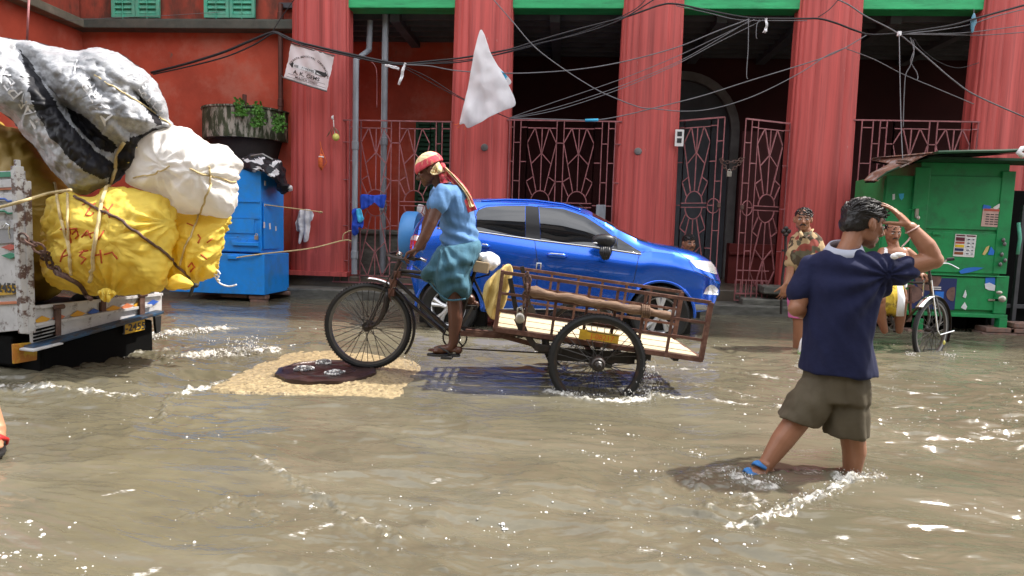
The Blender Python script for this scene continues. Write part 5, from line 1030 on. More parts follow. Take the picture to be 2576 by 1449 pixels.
m, c0, R_, w, h, lb, mm = sheet(2352, 733, 2371, 778, .048, 0, [(.5, .8, .9, .38, 1), (.5, .28, .9, .5, 0)], []); m.cur = 2; m.text('A', .14, lambda x, y: c0 + V((x, -.004, y - .11))); tag(m.build('small_poster', [M['bright_blue'], M['white_sheet'], M['ink']]), 'small blue and white poster pasted over the dark blue poster', 'poster')
def blot(pts, label, mt, off=.024):
    m = MB(); m.prism([P(u, v, KY) + V((0, .05 - off, 0)) for u, v in pts], (0, -.003, 0)); tag(m.build('torn_paper', M[mt]), label, 'paper scrap')
blot([(2415, 683), (2430, 675), (2455, 672), (2478, 674), (2462, 680), (2440, 686), (2420, 689)], 'smear of blue paint under the white sticker on the kiosk', 'bright_blue')
blot([(2480, 699), (2504, 698), (2504, 716), (2480, 718)], 'torn blue paper on the right of the lower kiosk door', 'bright_blue', .04); blot([(2478, 714), (2490, 711), (2505, 718), (2503, 732), (2488, 730), (2480, 726)], 'torn white paper below the blue scrap on the lower kiosk door', 'white_sheet', .042)
blot([(2474, 640), (2484, 622), (2492, 618), (2488, 632), (2480, 642)], 'pale torn scrap right of the white sticker on the kiosk', 'palesack'); blot([(2488, 641), (2496, 620), (2505, 632), (2502, 642)], 'blue torn scrap right of the white sticker on the kiosk', 'bright_blue')
blot([(2423, 746), (2430, 729), (2433, 742), (2430, 750), (2424, 748)], 'upper white scrap beside the dark poster on the kiosk', 'white_sheet', .04); blot([(2418, 774), (2428, 760), (2434, 772), (2430, 780)], 'lower white scrap beside the dark poster on the kiosk', 'white_sheet', .04)
blot([(2250, 488), (2256, 487), (2256, 501), (2250, 503)], 'narrow white scrap on the side door of the kiosk', 'white_sheet', .0); blot([(2266, 487), (2279, 486), (2278, 497), (2273, 503), (2268, 498)], 'blue and white torn label on the side door of the kiosk', 'cyancloth', .0)
for i, (u, v, w, zz, n_) in enumerate(((2510, 838, .42, .0, 2), (2585, 825, .55, .1, 3), (2310, 842, .3, .0, 1))):
    for k in range(n_):
        m = MB(); p = P(u, v, KY - .02); m.box((p.x, KY + .05, .0 + .07 * k - .01), (w - .06 * k, .24, .066), Matrix.Rotation(.05 * (k - 1), 3, 'Z')); o = m.build('brick', M['brick'], bevel=.012)
        tag(o, [['lower brick under the right leg of the kiosk', 'upper brick under the right leg of the kiosk'], ['lowest slab of the pile right of the kiosk', 'middle slab of the pile right of the kiosk', 'top slab of the pile right of the kiosk'], ['brick under the left leg of the kiosk, behind the rickshaw wheel']][i][k], 'brick', 'bricks under the stalls')
# dark neighbouring stall at the right edge
m = MB(); p = P(2540, 600, KY); sx = p.x; st2 = thing('dark_stall', (sx + .8, KY + .6, 0), 'dark shuttered stall at the right edge beside the green kiosk', 'stall')
m.box((sx + .9, KY + .9, .7), (1.7, 1.0, 2.4)); m.build('body', M['truck_black'], st2, bevel=.01)
m = MB(); 
for x in (sx + .04, sx + .3): m.box((x, KY + .25, .7), (.05, .05, 2.0))
m.box((sx + .4, KY + .3, .35), (.8, .08, .05)); m.box((sx + .4, KY + .3, .02), (.8, .2, .06)); m.build('shelf_frame', mat('grimy_metal', (.05, .05, .055), .6, var=.4), st2, bevel=.004)
m = MB(); m.tube([P(2562, 560, KY), P(2566, 600, KY), P(2560, 640, KY)], .02, 6); tag(m.build('hanging_cloth', M['shutter'], smooth=True), 'thin pale green cloth hanging in the dark stall', 'cloth')
# ================================================================== people
def basis(f, up=EZ):
    f = V(f).normalized(); s = V(up).cross(f).normalized(); u = f.cross(s); return Matrix((f, s, u)).transposed()   # columns: forward, left, up
def head(mb, c, f, up=EZ, s=1., jaw=1.):
    B = basis(f, up); c = V(c); at = lambda x, y, z: c + B @ V((x, y, z)) * s
    def e(x, y, z, rx, ry, rz, tilt=0.): mb.ell(at(x, y, z), (rx * s, ry * s, rz * s), B @ Matrix.Rotation(tilt, 3, 'Y'), 18, 12)
    e(-.008, 0, .022, .094, .076, .090); e(.022, 0, -.02, .070, .066, .075); e(.038, 0, -.062, .050, .050 * jaw, .050); e(.066, 0, -.098, .022, .026, .018)
    e(.072, 0, .022, .022, .052, .013)
    for y in (-1, 1): e(.058, y * .040, -.028, .026, .022, .026); e(.018, y * .052, -.055, .04, .014, .035); e(-.004, y * .081, -.012, .019, .009, .034, -.25); e(-.016, y * .087, -.006, .009, .007, .027)
    mb.tube([at(.086, 0, .010), at(.098, 0, -.014), at(.112, 0, -.034), at(.096, 0, -.046)], [.010 * s, .012 * s, .016 * s, .009 * s], 10); e(.094, .014, -.040, .012, .008, .008); e(.094, -.014, -.040, .012, .008, .008)
    e(.084, 0, -.064, .013, .025, .0075); e(.082, 0, -.077, .013, .022, .0085)
    return at, B
def face_bits(at, B, par, s=1., mous=False, brow=True):
    m = MB()
    for y in (-1, 1):
        m.cur = 0; m.ell(at(.0805, y * .031, -.004), (.011 * s, .0145 * s, .0075 * s), B, 10, 7); m.cur = 1; m.ell(at(.0905, y * .031, -.004), (.003 * s, .006 * s, .006 * s), B, 8, 6)
    m.build('eyes', [M['paper'], M['ink']], par, smooth=True)
    if brow:
        m = MB()
        for y in (-1, 1): m.tube([at(.092, y * .014, .016), at(.092, y * .032, .023), at(.078, y * .052, .015)], [.004 * s, .005 * s, .003 * s], 6)
        m.build('eyebrows', M['hair'], par)
    if mous:
        m = MB(); m.tube([at(.083, -.030, -.066), at(.095, -.014, -.056), at(.098, 0, -.055), at(.095, .014, -.056), at(.083, .030, -.066)], [.004 * s, .007 * s, .006 * s, .007 * s, .004 * s], 7); m.build('moustache', M['hair'], par)
def hair(at, B, par, s=1., n=160, seed=1, off=(-.016, .026), L_=.05, back=0., flow=(.9, 0, .1), name='hair'):
    m = MB(); r = random.Random(seed); m.ell(at(off[0], 0, off[1]), (.092 * s, .079 * s, .084 * s), B, 22, 14); m.ell(at(off[0] - .034, 0, off[1] - .045 - back), (.058 * s, .068 * s, .05 * s), B, 16, 10)
    me = fuse(m, .006 * s, 2, lambda c, n_: n_ * .004 * nz(c, 60)); o = link(name, me, M['hair'], par, smooth=True)
    m = MB()
    for k in range(n):
        a, t = r.uniform(0, 6.283), math.acos(1 - r.random() * .95); d = V((math.sin(t) * math.cos(a), math.sin(t) * math.sin(a), math.cos(t)))
        p = V((off[0] + .088 * d.x, .076 * d.y, off[1] + .080 * d.z)); q = V(flow) + V((r.uniform(-.5, .5), r.uniform(-.6, .6), r.uniform(-.3, .4))); q = q - d * q.dot(d) * .8; q.normalize(); l = L_ * r.uniform(.5, 1.2)
        m.tube([at(*p), at(*(p + q * l * .4 + d * .007)), at(*(p + q * l * .8 + d * .005)), at(*(p + q * l - d * .004))], [.0045 * s, .0055 * s, .004 * s, .001], 5)
    l2 = m.build('hair_locks', M['hair'], o, smooth=True); return o
def hand(mb, w, f, nrm, thumb, curl=(.3, .4, .3), sc=1., spread=.10, tcurl=.3, tdir=None, rad=.0082):
    # w wrist, f along the hand, nrm out of the palm, thumb = +1/-1 side of the thumb
    B = basis(f, nrm); f, s, n = (B @ V((1, 0, 0))), (B @ V((0, 1, 0))) * thumb, B @ V((0, 0, 1)); w = V(w)
    for k in range(4):
        o = (.030 - .020 * k) * sc; mb.tube([w + f * .0 * sc + s * o * .55, w + f * .045 * sc + s * o * .9, w + f * (.088 - .004 * abs(k - 1)) * sc + s * o], [.015 * sc, .0145 * sc, .0115 * sc], 9)
        p = w + f * (.088 - .004 * abs(k - 1)) * sc + s * o; a = 0; L_ = [(.040, .025, .020), (.045, .028, .021), (.042, .026, .020), (.032, .020, .018)][k]; d0 = (f + s * spread * (1.5 - k)).normalized(); pts = [p]; rr = [rad * 1.12 * sc]
        for j in range(3):
            a += curl[j]; p = p + (d0 * math.cos(a) + n * math.sin(a)) * L_[j] * sc; pts.append(p); rr.append(rad * (1 - .09 * (j + 1)) * sc)
        mb.limb(pts, rr, 8, 2)
    b = w + f * .022 * sc + s * .024 * sc; d = tdir or (f * .72 + s * .62 + n * .3).normalized(); d = V(d).normalized(); p1 = b + d * .042 * sc; d2 = (d + n * tcurl * .5 + f * .25).normalized(); p2 = p1 + d2 * .034 * sc; d3 = (d2 + n * tcurl * .6).normalized(); p3 = p2 + d3 * .026 * sc
    mb.limb([w + f * .01 * sc + s * .008 * sc, b, p1, p2, p3], [.016 * sc, .0155 * sc, .0115 * sc, .0098 * sc, .008 * sc], 8, 2)
def foot(mb, ank, toe, sc=1., toes=True, up=EZ):
    ank, toe = V(ank), V(toe); f = (toe - ank); f = (f - up * f.dot(up)).normalized(); s = up.cross(f); base = ank - up * .062 * sc
    hl = base - f * .045 * sc
    mb.ell(hl + up * .022 * sc, (.032 * sc, .030 * sc, .030 * sc)); mb.tube([ank + up * .02, base + f * .02 * sc + up * .035 * sc, base + f * .09 * sc + up * .024 * sc, base + f * .145 * sc + up * .015 * sc], [.036 * sc, .036 * sc, .036 * sc, .028 * sc], 12); mb.tube([hl + up * .02 * sc, base + f * .05 * sc + up * .016 * sc, base + f * .14 * sc + up * .013 * sc], [.026 * sc, .028 * sc, .034 * sc], 12, flat=.55)
    for k in range(5):
        o = (-.032 + .016 * k) * sc; l = (.045, .040, .035, .029, .022)[k] * sc; r = (.0115, .0085, .008, .0075, .007)[k] * sc; p = base + f * (.142 - .006 * k) * sc + s * o + up * .012 * sc; mb.limb([p, p + f * l * .6 + up * .004, p + f * l - up * .002], [r, r, r * .85], 7, 2)
    return base, f, s
def sandal(base, f, s, par, mt, strap, sc=1., up=EZ, name='sandal'):
    m = MB(); out = [(-.06, .0), (-.055, .024), (-.03, .033), (.03, .032), (.09, .042), (.15, .042), (.19, .024), (.20, 0), (.19, -.022), (.15, -.040), (.09, -.038), (.03, -.030), (-.03, -.033), (-.055, -.022)]
    m.prism([base + f * x * sc + s * y * sc - up * .008 for x, y in out], up * -.018); o = m.build(name, mt, par, bevel=.004)
    m = MB(); q = base + f * .135 * sc + up * .028 * sc
    for y in (-1, 1): m.tube([q, base + f * .10 * sc + s * y * .022 * sc + up * .045 * sc, base + f * .035 * sc + s * y * .042 * sc + up * .018 * sc, base + f * .02 * sc + s * y * .036 * sc - up * .01], [.006, .008, .008, .006], 6, flat=1.)
    m.build('strap', strap, o, smooth=True); return o
def cloth(par, name, mb, mt, vox, amp=.008, dirv=(1, 0, -1), fr=(5, 26), sm=2, smooth=True, extra=None, seed=0):
    d = V(dirv).normalized(); a, b = frame(d)
    def w(c, n_):
        q = V((c.dot(d) * fr[0], c.dot(a) * fr[1], c.dot(b) * fr[1])); v = noise.noise(q + V((seed, 0, 0))) + .45 * noise.noise(q * 2.1 + V((7, seed, 1)))
        o = n_ * amp * v
        return o + extra(c, n_) if extra else o
    me = fuse(mb, vox, sm, w); return link(name, me, mt, par, smooth=smooth)
def rings_loft(mb, rows, right, fwd, n=24, tilt=None):
    right, fwd = V(right), V(fwd); rr = []
    for c, w, d in rows: rr.append([V(c) + right * w * math.cos(q) + fwd * d * math.sin(q) for q in [2 * math.pi * k / n for k in range(n)]])
    mb.loft(rr)
# ------------------------------------------------------------------ boy in the navy shirt
kb = lambda u, v, d=3.12: K(u, v, d)
bf = (EY * .84 + EX * .54).normalized(); br = EX * .84 - EY * .54
m = MB(); hd = kb(2172, 560, 3.14); at, HB = head(m, hd, EX * .985 + EY * .10 - EZ * .20, EZ + EX * .16, 1.0, .95)
m.limb([kb(2126, 650), kb(2140, 612, 3.12), hd + HB @ V((-.03, 0, -.05))], [.060, .048, .052])
rings_loft(m, [(kb(2108, 985), .13, .09), (kb(2107, 930), .14, .10), (kb(2112, 830), .125, .09), (kb(2120, 720), .15, .10), (kb(2123, 665), .14, .085), (kb(2125, 645), .08, .06)], br, bf)
shl, shr = kb(2042, 668, 3.20), kb(2205, 672, 3.06)
m.limb([kb(2110, 665), shl, kb(2004, 776, 3.16), kb(2060, 800, 3.30), kb(2095, 790, 3.36)], [.055, .052, .043, .034, .028])
el, wr_ = kb(2352, 655, 3.02), kb(2291, 572, 3.06)
m.limb([kb(2150, 668, 3.1), shr, kb(2280, 672, 3.04), el - EX * .005, kb(2330, 618, 3.03), wr_], [.06, .055, .050, .042, .041, .027], 16)
hf = (kb(2246, 524, 3.10) - wr_).normalized(); hand(m, wr_, hf, (-EX * .45 - EZ * .75 + EY * .45), -1, (.10, .22, .25), 1.0, .14, .3, tdir=(kb(2214, 549, 3.07) - kb(2270, 552, 3.06)), rad=.0088)
hand(m, kb(2095, 790, 3.36), EX * .8 + EY * .3, EX * .2 - EY * .9, 1, (.5, .6, .5), .95)
hipl, hipr = kb(2075, 965, 3.14), kb(2138, 965, 3.1)
m.limb([hipl, kb(2006, 1058, 3.12), kb(1968, 1108, 3.1), kb(1926, 1170, 3.08)], [.085, .060, .055, .036], 16)
m.limb([hipr, kb(2143, 1085, 3.1), kb(2149, 1135, 3.11), kb(2141, 1200, 3.12), kb(2140, 1245, 3.12)], [.09, .060, .056, .038, .036], 16)
fb, ff, fs_ = foot(m, kb(1920, 1172, 3.07), kb(1862, 1196, 3.0), .95)
me = fuse(m, .0052, 2); boy = link('person', me, M['skin'], smooth=True)
tag(boy, 'young man seen from behind in navy shirt and olive shorts, shading his forehead', 'person')
face_bits(at, HB, boy); hair(at, HB, boy, 1.02, 700, 4, (-.020, .024), .055, .0, (.75, .15, .25))
m = MB(); rings_loft(m, [(kb(2107, 938), .180, .138), (kb(2107, 925), .179, .136), (kb(2106, 850), .158, .120), (kb(2112, 770), .163, .118), (kb(2119, 705), .172, .115), (kb(2122, 665), .168, .10), (kb(2124, 640), .115, .08), (kb(2126, 628), .075, .065)], br, bf)
m.limb([kb(2100, 672, 3.14), kb(2046, 676, 3.19), kb(2012, 735, 3.18)], [.085, .070, .063], 16); m.limb([kb(2150, 680, 3.1), kb(2205, 682, 3.07), kb(2270, 680, 3.04)], [.10, .088, .070], 16)
m.tube([kb(2175, 730, 3.1), kb(2235, 705, 3.06)], [.10, .05], 12)
ap = kb(2215, 690, 3.05)
def boyfold(c, n_):
    d = c - ap; r_ = d.length; q = math.atan2(d.z, d.dot(EX)); g = math.exp(-((r_ - .16) / .16) ** 2)
    return n_ * (.0075 * g * math.sin(q * 11 + r_ * 6) + .006 * math.sin(c.dot(EX) * 42 + 1.5 * math.sin(c.z * 5)) * max(0, min(1, (1.0 - c.z) * 1.6)))
sh = cloth(boy, 'shirt', m, M['navy'], .0075, .007, (.5, 0, -1), (4, 15), 2, extra=boyfold)
m = MB(); c0 = kb(2125, 624); ct = (EZ * .93 - EX * .10 - EY * .32).normalized(); a, b = frame(ct)
ringc = lambda R, h: [c0 + ct * h + a * R * 1.02 * math.cos(q) + b * R * math.sin(q) for q in np.linspace(0, 2 * math.pi, 37)[:-1]]
m.loft([ringc(.066, -.022), ringc(.090, -.030), ringc(.093, -.022), ringc(.072, .018), ringc(.066, .014)], closed=True); m.build('collar', M['collar'], sh, smooth=True)
m = MB(); q = kb(2262, 641, 2.985); m.ell(q, (.028, .012, .012)); m.ell(q + V((-.02, 0, -.008)), (.02, .01, .014)); m.build('sleeve_trim', M['white_cloth'], sh, smooth=True)
m = MB(); bc = wr_ + (el - wr_) * .06; t_ = (el - wr_).normalized(); a, b = frame(t_); m.tube([bc + a * .034 * math.cos(q) + b * .031 * math.sin(q) for q in np.linspace(0, 2 * math.pi, 25)[:-1]], .0035, 6, True); m.tube([bc - EZ * .03, bc + V((-.025, -.02, -.055)), bc + V((-.05, -.02, -.085))], .004, 5); m.build('wrist_thread', mat('pale_pink_thread', (.75, .5, .45), .8), boy)
m = MB(); rings_loft(m, [(kb(2106, 905), .135, .095), (kb(2105, 955), .155, .116), (kb(2103, 1005), .160, .125)], br, bf)
rings_loft(m, [(kb(2066, 962, 3.14), .09, .09), (kb(2040, 1010, 3.13), .108, .105), (kb(2006, 1056, 3.12), .104, .10), (kb(2004, 1060, 3.12), .104, .10)], EX * .96 + EZ * -.25, EY); rings_loft(m, [(kb(2132, 962, 3.1), .09, .09), (kb(2130, 1030, 3.1), .106, .105), (kb(2126, 1090, 3.1), .108, .105), (kb(2126, 1094, 3.1), .108, .105)], EX, EY)
cloth(boy, 'shorts', m, M['olive'], .0075, .014, (.25, 0, -1), (3.5, 15), 9, seed=3)
sandal(fb, ff, fs_, boy, M['shoe_white'], M['shoe_blue'], .95)
m = MB(); m.tube([fb + ff * .02 + EZ * .06 + fs_ * .035, fb + ff * .05 + EZ * .085, fb + ff * .02 + EZ * .06 - fs_ * .035], [.02, .026, .02], 8, flat=.4); m.tube([fb + ff * .09 + EZ * .02 + fs_ * .04, fb + ff * .11 + EZ * .058, fb + ff * .09 + EZ * .02 - fs_ * .04], [.018, .026, .018], 8, flat=.4); m.build('sandal_band', M['shoe_blue'], boy, smooth=True)
# ------------------------------------------------------------------ cyclist
kc = lambda u, v, d=5.0: K(u, v, d)
m = MB(); hd = kc(1080, 428, 4.99); at, HB = head(m, hd, -EX * .93 - EZ * .36 + EY * -.05, EZ - EX * .38, .98)
m.limb([kc(1122, 478), kc(1108, 462), hd + HB @ V((-.035, 0, -.05))], [.068, .056, .058])
rings_loft(m, [(kc(1160, 650), .14, .10), (kc(1158, 620), .145, .12), (kc(1153, 560), .14, .115), (kc(1142, 510), .165, .12), (kc(1128, 480), .15, .09), (kc(1116, 466), .07, .06)], EY, EX * .93 + EZ * .3)
m.limb([kc(1122, 486, 4.92), kc(1112, 490, 4.82), kc(1084, 562, 4.75), kc(1066, 600, 4.73), kc(1050, 624, 4.71)], [.065, .060, .045, .041, .029], 14)
hand(m, kc(1049, 626, 4.71), -EX * .9 - EZ * .45, -EZ * .9 + EX * .3, 1, (.75, .9, .7), .98, .12, .6, tdir=-EX * .6 - EZ * .6 + EY * .5)
m.limb([kc(1115, 488, 5.08), kc(1104, 492, 5.18), kc(1074, 565, 5.27), kc(1062, 622, 5.30)], [.065, .058, .044, .028], 14); hand(m, kc(1062, 624, 5.30), -EX * .9 - EZ * .45, -EZ * .9 + EX * .3, -1, (.75, .9, .7), .98, .12, .6)
m.limb([kc(1168, 650, 4.94), kc(1142, 738, 4.87), kc(1146, 800, 4.86), kc(1141, 862, 4.86)], [.085, .058, .056, .037], 16)
m.limb([kc(1165, 650, 5.1), kc(1092, 692, 5.13), kc(1140, 735, 5.15), kc(1184, 752, 5.15)], [.10, .062, .055, .037], 16)
fb1, ff1, fs1 = foot(m, kc(1139, 868, 4.86), kc(1075, 890, 4.86), 1.0); up2 = (EZ + EX * .15).normalized(); fb2, ff2, fs2 = foot(m, kc(1186, 752, 5.15), kc(1150, 768, 5.15), .95, up=up2)
me = fuse(m, .0058, 2); cyc = link('person', me, M['skin_dark'], smooth=True); tag(cyc, 'barefaced cyclist in a blue T-shirt, teal wrap and red and yellow headcloth, pedalling the cart', 'person')
cyc['label'] = 'cyclist in a blue T-shirt, teal wrap and red and yellow headcloth, pedalling the cart'
face_bits(at, HB, cyc, .98)
m = MB(); rings_loft(m, [(kc(1159, 622), .178, .162), (kc(1158, 612), .176, .162), (kc(1155, 575), .158, .138), (kc(1147, 530), .178, .140), (kc(1138, 500), .185, .135), (kc(1128, 478), .165, .105), (kc(1117, 464), .085, .07)], EY, EX * .95 + EZ * .22)
m.limb([kc(1128, 492, 4.9), kc(1114, 490, 4.82), kc(1103, 514, 4.79)], [.085, .080, .074], 14); m.limb([kc(1122, 492, 5.08), kc(1106, 490, 5.18), kc(1096, 514, 5.21)], [.085, .080, .074], 14)
def cycfold(c, n_):
    z = c.z; return n_ * (.011 * math.sin(z * 75 + c.dot(EX) * 30 + 2 * nz(c, 4)) * math.exp(-((z - kc(1150, 600).z) / .13) ** 2) + .016 * max(0, nz((c.dot(EX) * 3, 1, c.dot(EX) * 9 + z * 2), 2.2)))
cloth(cyc, 'shirt', m, M['shirt_blue'], .0085, .008, (.45, 0, -1), (4, 17), 2, extra=cycfold, seed=5)
m = MB(); pillow(m, [(1106, 618), (1130, 612), (1180, 606), (1206, 604), (1210, 629), (1203, 650), (1190, 664), (1189, 690), (1182, 725), (1174, 752), (1150, 759), (1128, 757), (1108, 742), (1084, 716), (1058, 688), (1073, 668), (1080, 650), (1094, 632)], lambda u, v, d: kc(u, v, 4.97 + d), .25, .25, 18, 8, power=.36)
def lfold(c, n_):
    q = c - kc(1115, 625); x, z = q.dot(EX), -q.z; th = math.atan2(x, z + .05)
    return n_ * (.019 * math.sin(th * 13 + 1.2 * math.sin(z * 7)) * min(1, z * 5 + .2) + .011 * math.sin(z * 55 + x * 22 + 3 * nz(c, 3)) * math.exp(-((x - .10) / .09) ** 2))
lg = cloth(cyc, 'wrap', m, M['lungi'], .0085, .006, (.2, 0, -1), (3, 20), 1, extra=lfold, seed=8)
m = MB(); m.tube(catmull([kc(1192, 622, 4.80), kc(1186, 645, 4.785), kc(1190, 662, 4.78), kc(1186, 668, 4.80)], 5), .008, 6); m.tube(catmull([kc(1110, 624, 4.86), kc(1098, 660, 4.83), kc(1092, 705, 4.83), kc(1110, 740, 4.82)], 5), .007, 6); m.tube(catmull([kc(1060, 689, 4.93), kc(1082, 713, 4.86), kc(1108, 741, 4.81), kc(1130, 755, 4.79), kc(1172, 752, 4.80)], 5), .007, 6); m.build('wrap_fold', M['lungi'], lg, smooth=True)
# headcloth
m = MB(); 
def hc(x, y, z): return at(x, y, z)
nv, nu = 14, 30; vs = []
for j in range(nv + 1):
    for i in range(nu):
        q = 2 * math.pi * i / nu; lat = -0.12 + (math.pi / 2 + .12) * j / nv; cs, sn = math.cos(lat), math.sin(lat)
        p = V((-.010 + .108 * cs * math.cos(q), .090 * cs * math.sin(q), .030 + .096 * sn + .018 * -math.cos(q) * (1 - j / nv))); p *= 1 + .012 * math.sin(lat * 22 + 2 * math.cos(q)) * (1 - j / nv) + .01 * math.sin(q * 7 + lat * 6); vs.append(hc(*p))
o_ = len(m.v); m.v += [tuple(p) for p in vs]
for j in range(nv):
    for i in range(nu): m.f.append((j * nu + i, j * nu + (i + 1) % nu, (j + 1) * nu + (i + 1) % nu, (j + 1) * nu + i)); m.m.append(0 if j < 5 or (i in (13, 14, 15, 16, 17) and j < 10) else 1)
gm = m.build('headcloth', [M['gamcha_r'], M['gamcha_y']], cyc, smooth=True); gm.modifiers.new('Solid', 'SOLIDIFY').thickness = -.012
m = MB(); m.ell(kc(1112, 418, 4.97), (.028, .03, .026)); m.build('headcloth_knot', M['gamcha_r'], gm, smooth=True)
def ribbon(pts, w, mt, par, nm, seed=0, thick=.006):
    c = catmull(pts, 7); m = MB(); n = len(c) - 1
    def fn(s, t):
        i = min(n - 1, int(s * n)); f = s * n - i; p = c[i].lerp(c[i + 1], f); d = (c[min(i + 1, n)] - c[max(i - 1, 0)]).normalized(); a = EY.cross(d).normalized(); ww = w(s) if callable(w) else w
        return p + a * ww * (t - .5) + EY * (.014 * math.sin(t * 9 + s * 5 + seed) + .012 * math.sin(s * 14 + seed))
    m.grid(fn, n * 2, 8); o = m.build(nm, mt, par, smooth=True); q = o.modifiers.new('Solid', 'SOLIDIFY'); q.thickness = thick; return o
ribbon([kc(1112, 418, 4.95), kc(1130, 440, 4.94), kc(1152, 466, 4.93), kc(1172, 496, 4.9), kc(1186, 532, 4.88)], lambda s: .035 + .055 * s, M['gamcha_r'], gm, 'headcloth_tail'); ribbon([kc(1114, 417, 4.93), kc(1135, 438, 4.91), kc(1160, 468, 4.9), kc(1178, 495, 4.87), kc(1187, 520, 4.85)], lambda s: .014 + .014 * s, M['gamcha_y'], gm, 'headcloth_tail', 2)
ribbon([kc(1111, 419, 4.90), kc(1100, 426, 4.89), kc(1092, 434, 4.89), kc(1084, 428, 4.9)], lambda s: .085 - .06 * s, M['gamcha_y'], gm, 'headcloth_flap', 1); ribbon([kc(1110, 420, 4.92), kc(1114, 440, 4.92), kc(1118, 462, 4.9)], .06, M['gamcha_r'], gm, 'headcloth_tail', 3)
sandal(fb1, ff1, fs1, cyc, M['slipper'], M['slipper'], 1.0); sandal(fb2, ff2, fs2, cyc, M['slipper'], M['slipper'], .95, up2)
# ------------------------------------------------------------------ man in the camouflage shirt
kd = lambda u, v, d=6.75: K(u, v, d)
m = MB(); hd = kd(2020, 551); at, HB = head(m, hd, -EY * .92 - EX * .36 - EZ * .03, EZ, 1.04, 1.1)
m.limb([kd(2030, 600), kd(2026, 580), hd + HB @ V((-.02, 0, -.06))], [.075, .06, .06]); rings_loft(m, [(kd(2022, 745), .15, .11), (kd(2025, 680), .16, .12), (kd(2028, 622), .17, .115), (kd(2029, 592), .12, .08)], EX, EY)
m.limb([kd(2010, 620, 6.72), kd(1992, 640, 6.7), kd(1986, 690, 6.66), kd(1978, 715, 6.62)], [.055, .045, .038, .026]); hand(m, kd(1978, 716, 6.62), -EZ * .9 - EX * .2, -EX * .1 + EY * .8, 1, (.3, .4, .3), 1.05)
m.limb([kd(2050, 620, 6.75), kd(2062, 650, 6.7), kd(2058, 700, 6.62), kd(2035, 740, 6.55)], [.06, .05, .04, .028]); hand(m, kd(2033, 742, 6.55), -EZ, EY, -1, (.8, .9, .7), 1.05)
m.limb([kd(2008, 745), kd(2010, 810, 6.72), kd(2008, 845, 6.74), kd(2004, 872, 6.75), kd(2003, 905, 6.75)], [.10, .06, .052, .038, .036]); m.limb([kd(2042, 745), kd(2046, 815, 6.75), kd(2045, 848, 6.77), kd(2043, 900, 6.78)], [.10, .06, .052, .036])
me = fuse(m, .0075, 2); man = link('person', me, M['skin'], smooth=True); tag(man, 'moustached man in brown camouflage shirt and pink shorts facing the street', 'person')
face_bits(at, HB, man, 1.04, True); hair(at, HB, man, 1.04, 120, 9, (-.014, .030), .045, 0, (.5, .8, -.2))
camo = mat('camouflage_cotton', (.50, .34, .16), .85, var=.06)
N, L = nt(camo); bs = N['Principled BSDF']; tcn = N.new('ShaderNodeTexCoord'); prev = None
col = (.40, .28, .15, 1); prev_out = None
for i, (c, lo, sc) in enumerate((((.06, .04, .022, 1), .51, 9), ((.24, .05, .035, 1), .57, 7), ((.10, .085, .05, 1), .60, 12))):
    t1 = N.new('ShaderNodeTexNoise'); t1.inputs['Scale'].default_value = sc; t1.inputs['Detail'].default_value = 1; mp2 = N.new('ShaderNodeMapping'); mp2.inputs['Location'].default_value = (i * 5.3, i * 2.1, i * 3.3); L.new(tcn.outputs['Object'], mp2.inputs[0]); L.new(mp2.outputs[0], t1.inputs['Vector'])
    mr = N.new('ShaderNodeMapRange'); mr.inputs['From Min'].default_value = lo; mr.inputs['From Max'].default_value = lo + .02; L.new(t1.outputs['Fac'], mr.inputs['Value']); mx = N.new('ShaderNodeMix'); mx.data_type = 'RGBA'; L.new(mr.outputs[0], mx.inputs['Factor'])
    if prev_out is None: mx.inputs['A'].default_value = col
    else: L.new(prev_out, mx.inputs['A'])
    mx.inputs['B'].default_value = c; prev_out = mx.outputs['Result']
L.new(prev_out, bs.inputs['Base Color'])
m = MB(); rings_loft(m, [(kd(2022, 706), .178, .14), (kd(2022, 700), .178, .14), (kd(2024, 660), .18, .145), (kd(2027, 618), .185, .135), (kd(2029, 597), .155, .105), (kd(2028, 584), .095, .08)], EX, EY); m.limb([kd(2010, 612, 6.73), kd(1994, 640, 6.7), kd(1990, 662, 6.69)], [.08, .072, .068]); m.limb([kd(2050, 612, 6.75), kd(2062, 636, 6.71), kd(2064, 664, 6.69)], [.08, .072, .068])
sh = cloth(man, 'shirt', m, camo, .010, .008, (.3, 0, -1), (5, 18), 2); 
m = MB(); m.tube([kd(2012, 580, 6.66), kd(2018, 595, 6.58), kd(2026, 599, 6.57), kd(2036, 592, 6.61), kd(2044, 577, 6.68)], [.018, .02, .012, .02, .018], 8, flat=.4); m.build('collar', camo, sh, smooth=True)
m = MB(); rings_loft(m, [(kd(2022, 700), .165, .125), (kd(2022, 730), .175, .135), (kd(2024, 760), .16, .13)], EX, EY); rings_loft(m, [(kd(2006, 740), .10, .105), (kd(2008, 800, 6.73), .10, .10)], EX, EY); rings_loft(m, [(kd(2043, 740), .10, .105), (kd(2046, 800), .10, .10)], EX, EY); cloth(man, 'shorts', m, M['pink'], .010, .008, (.2, 0, -1), (5, 18), 1)
m = MB(); pillow(m, [(2012, 862), (2022, 845), (2034, 838), (2044, 860), (2050, 890), (2046, 908), (2025, 906), (2006, 900)], lambda u, v, d: K(u, v, 6.45 + d), .07, rings=8, mfn=lambda u, v, s_: 1 if v > 888 else (2 if 872 < v < 888 and u > 2018 else 0)); me = m.mesh(); displace(me, lambda c, n_: n_ * .01 * nz(c, 22)); bag_o = link('plastic_bag', me, [M['white_sheet'], M['greenbag'], M['yprint']], smooth=True)
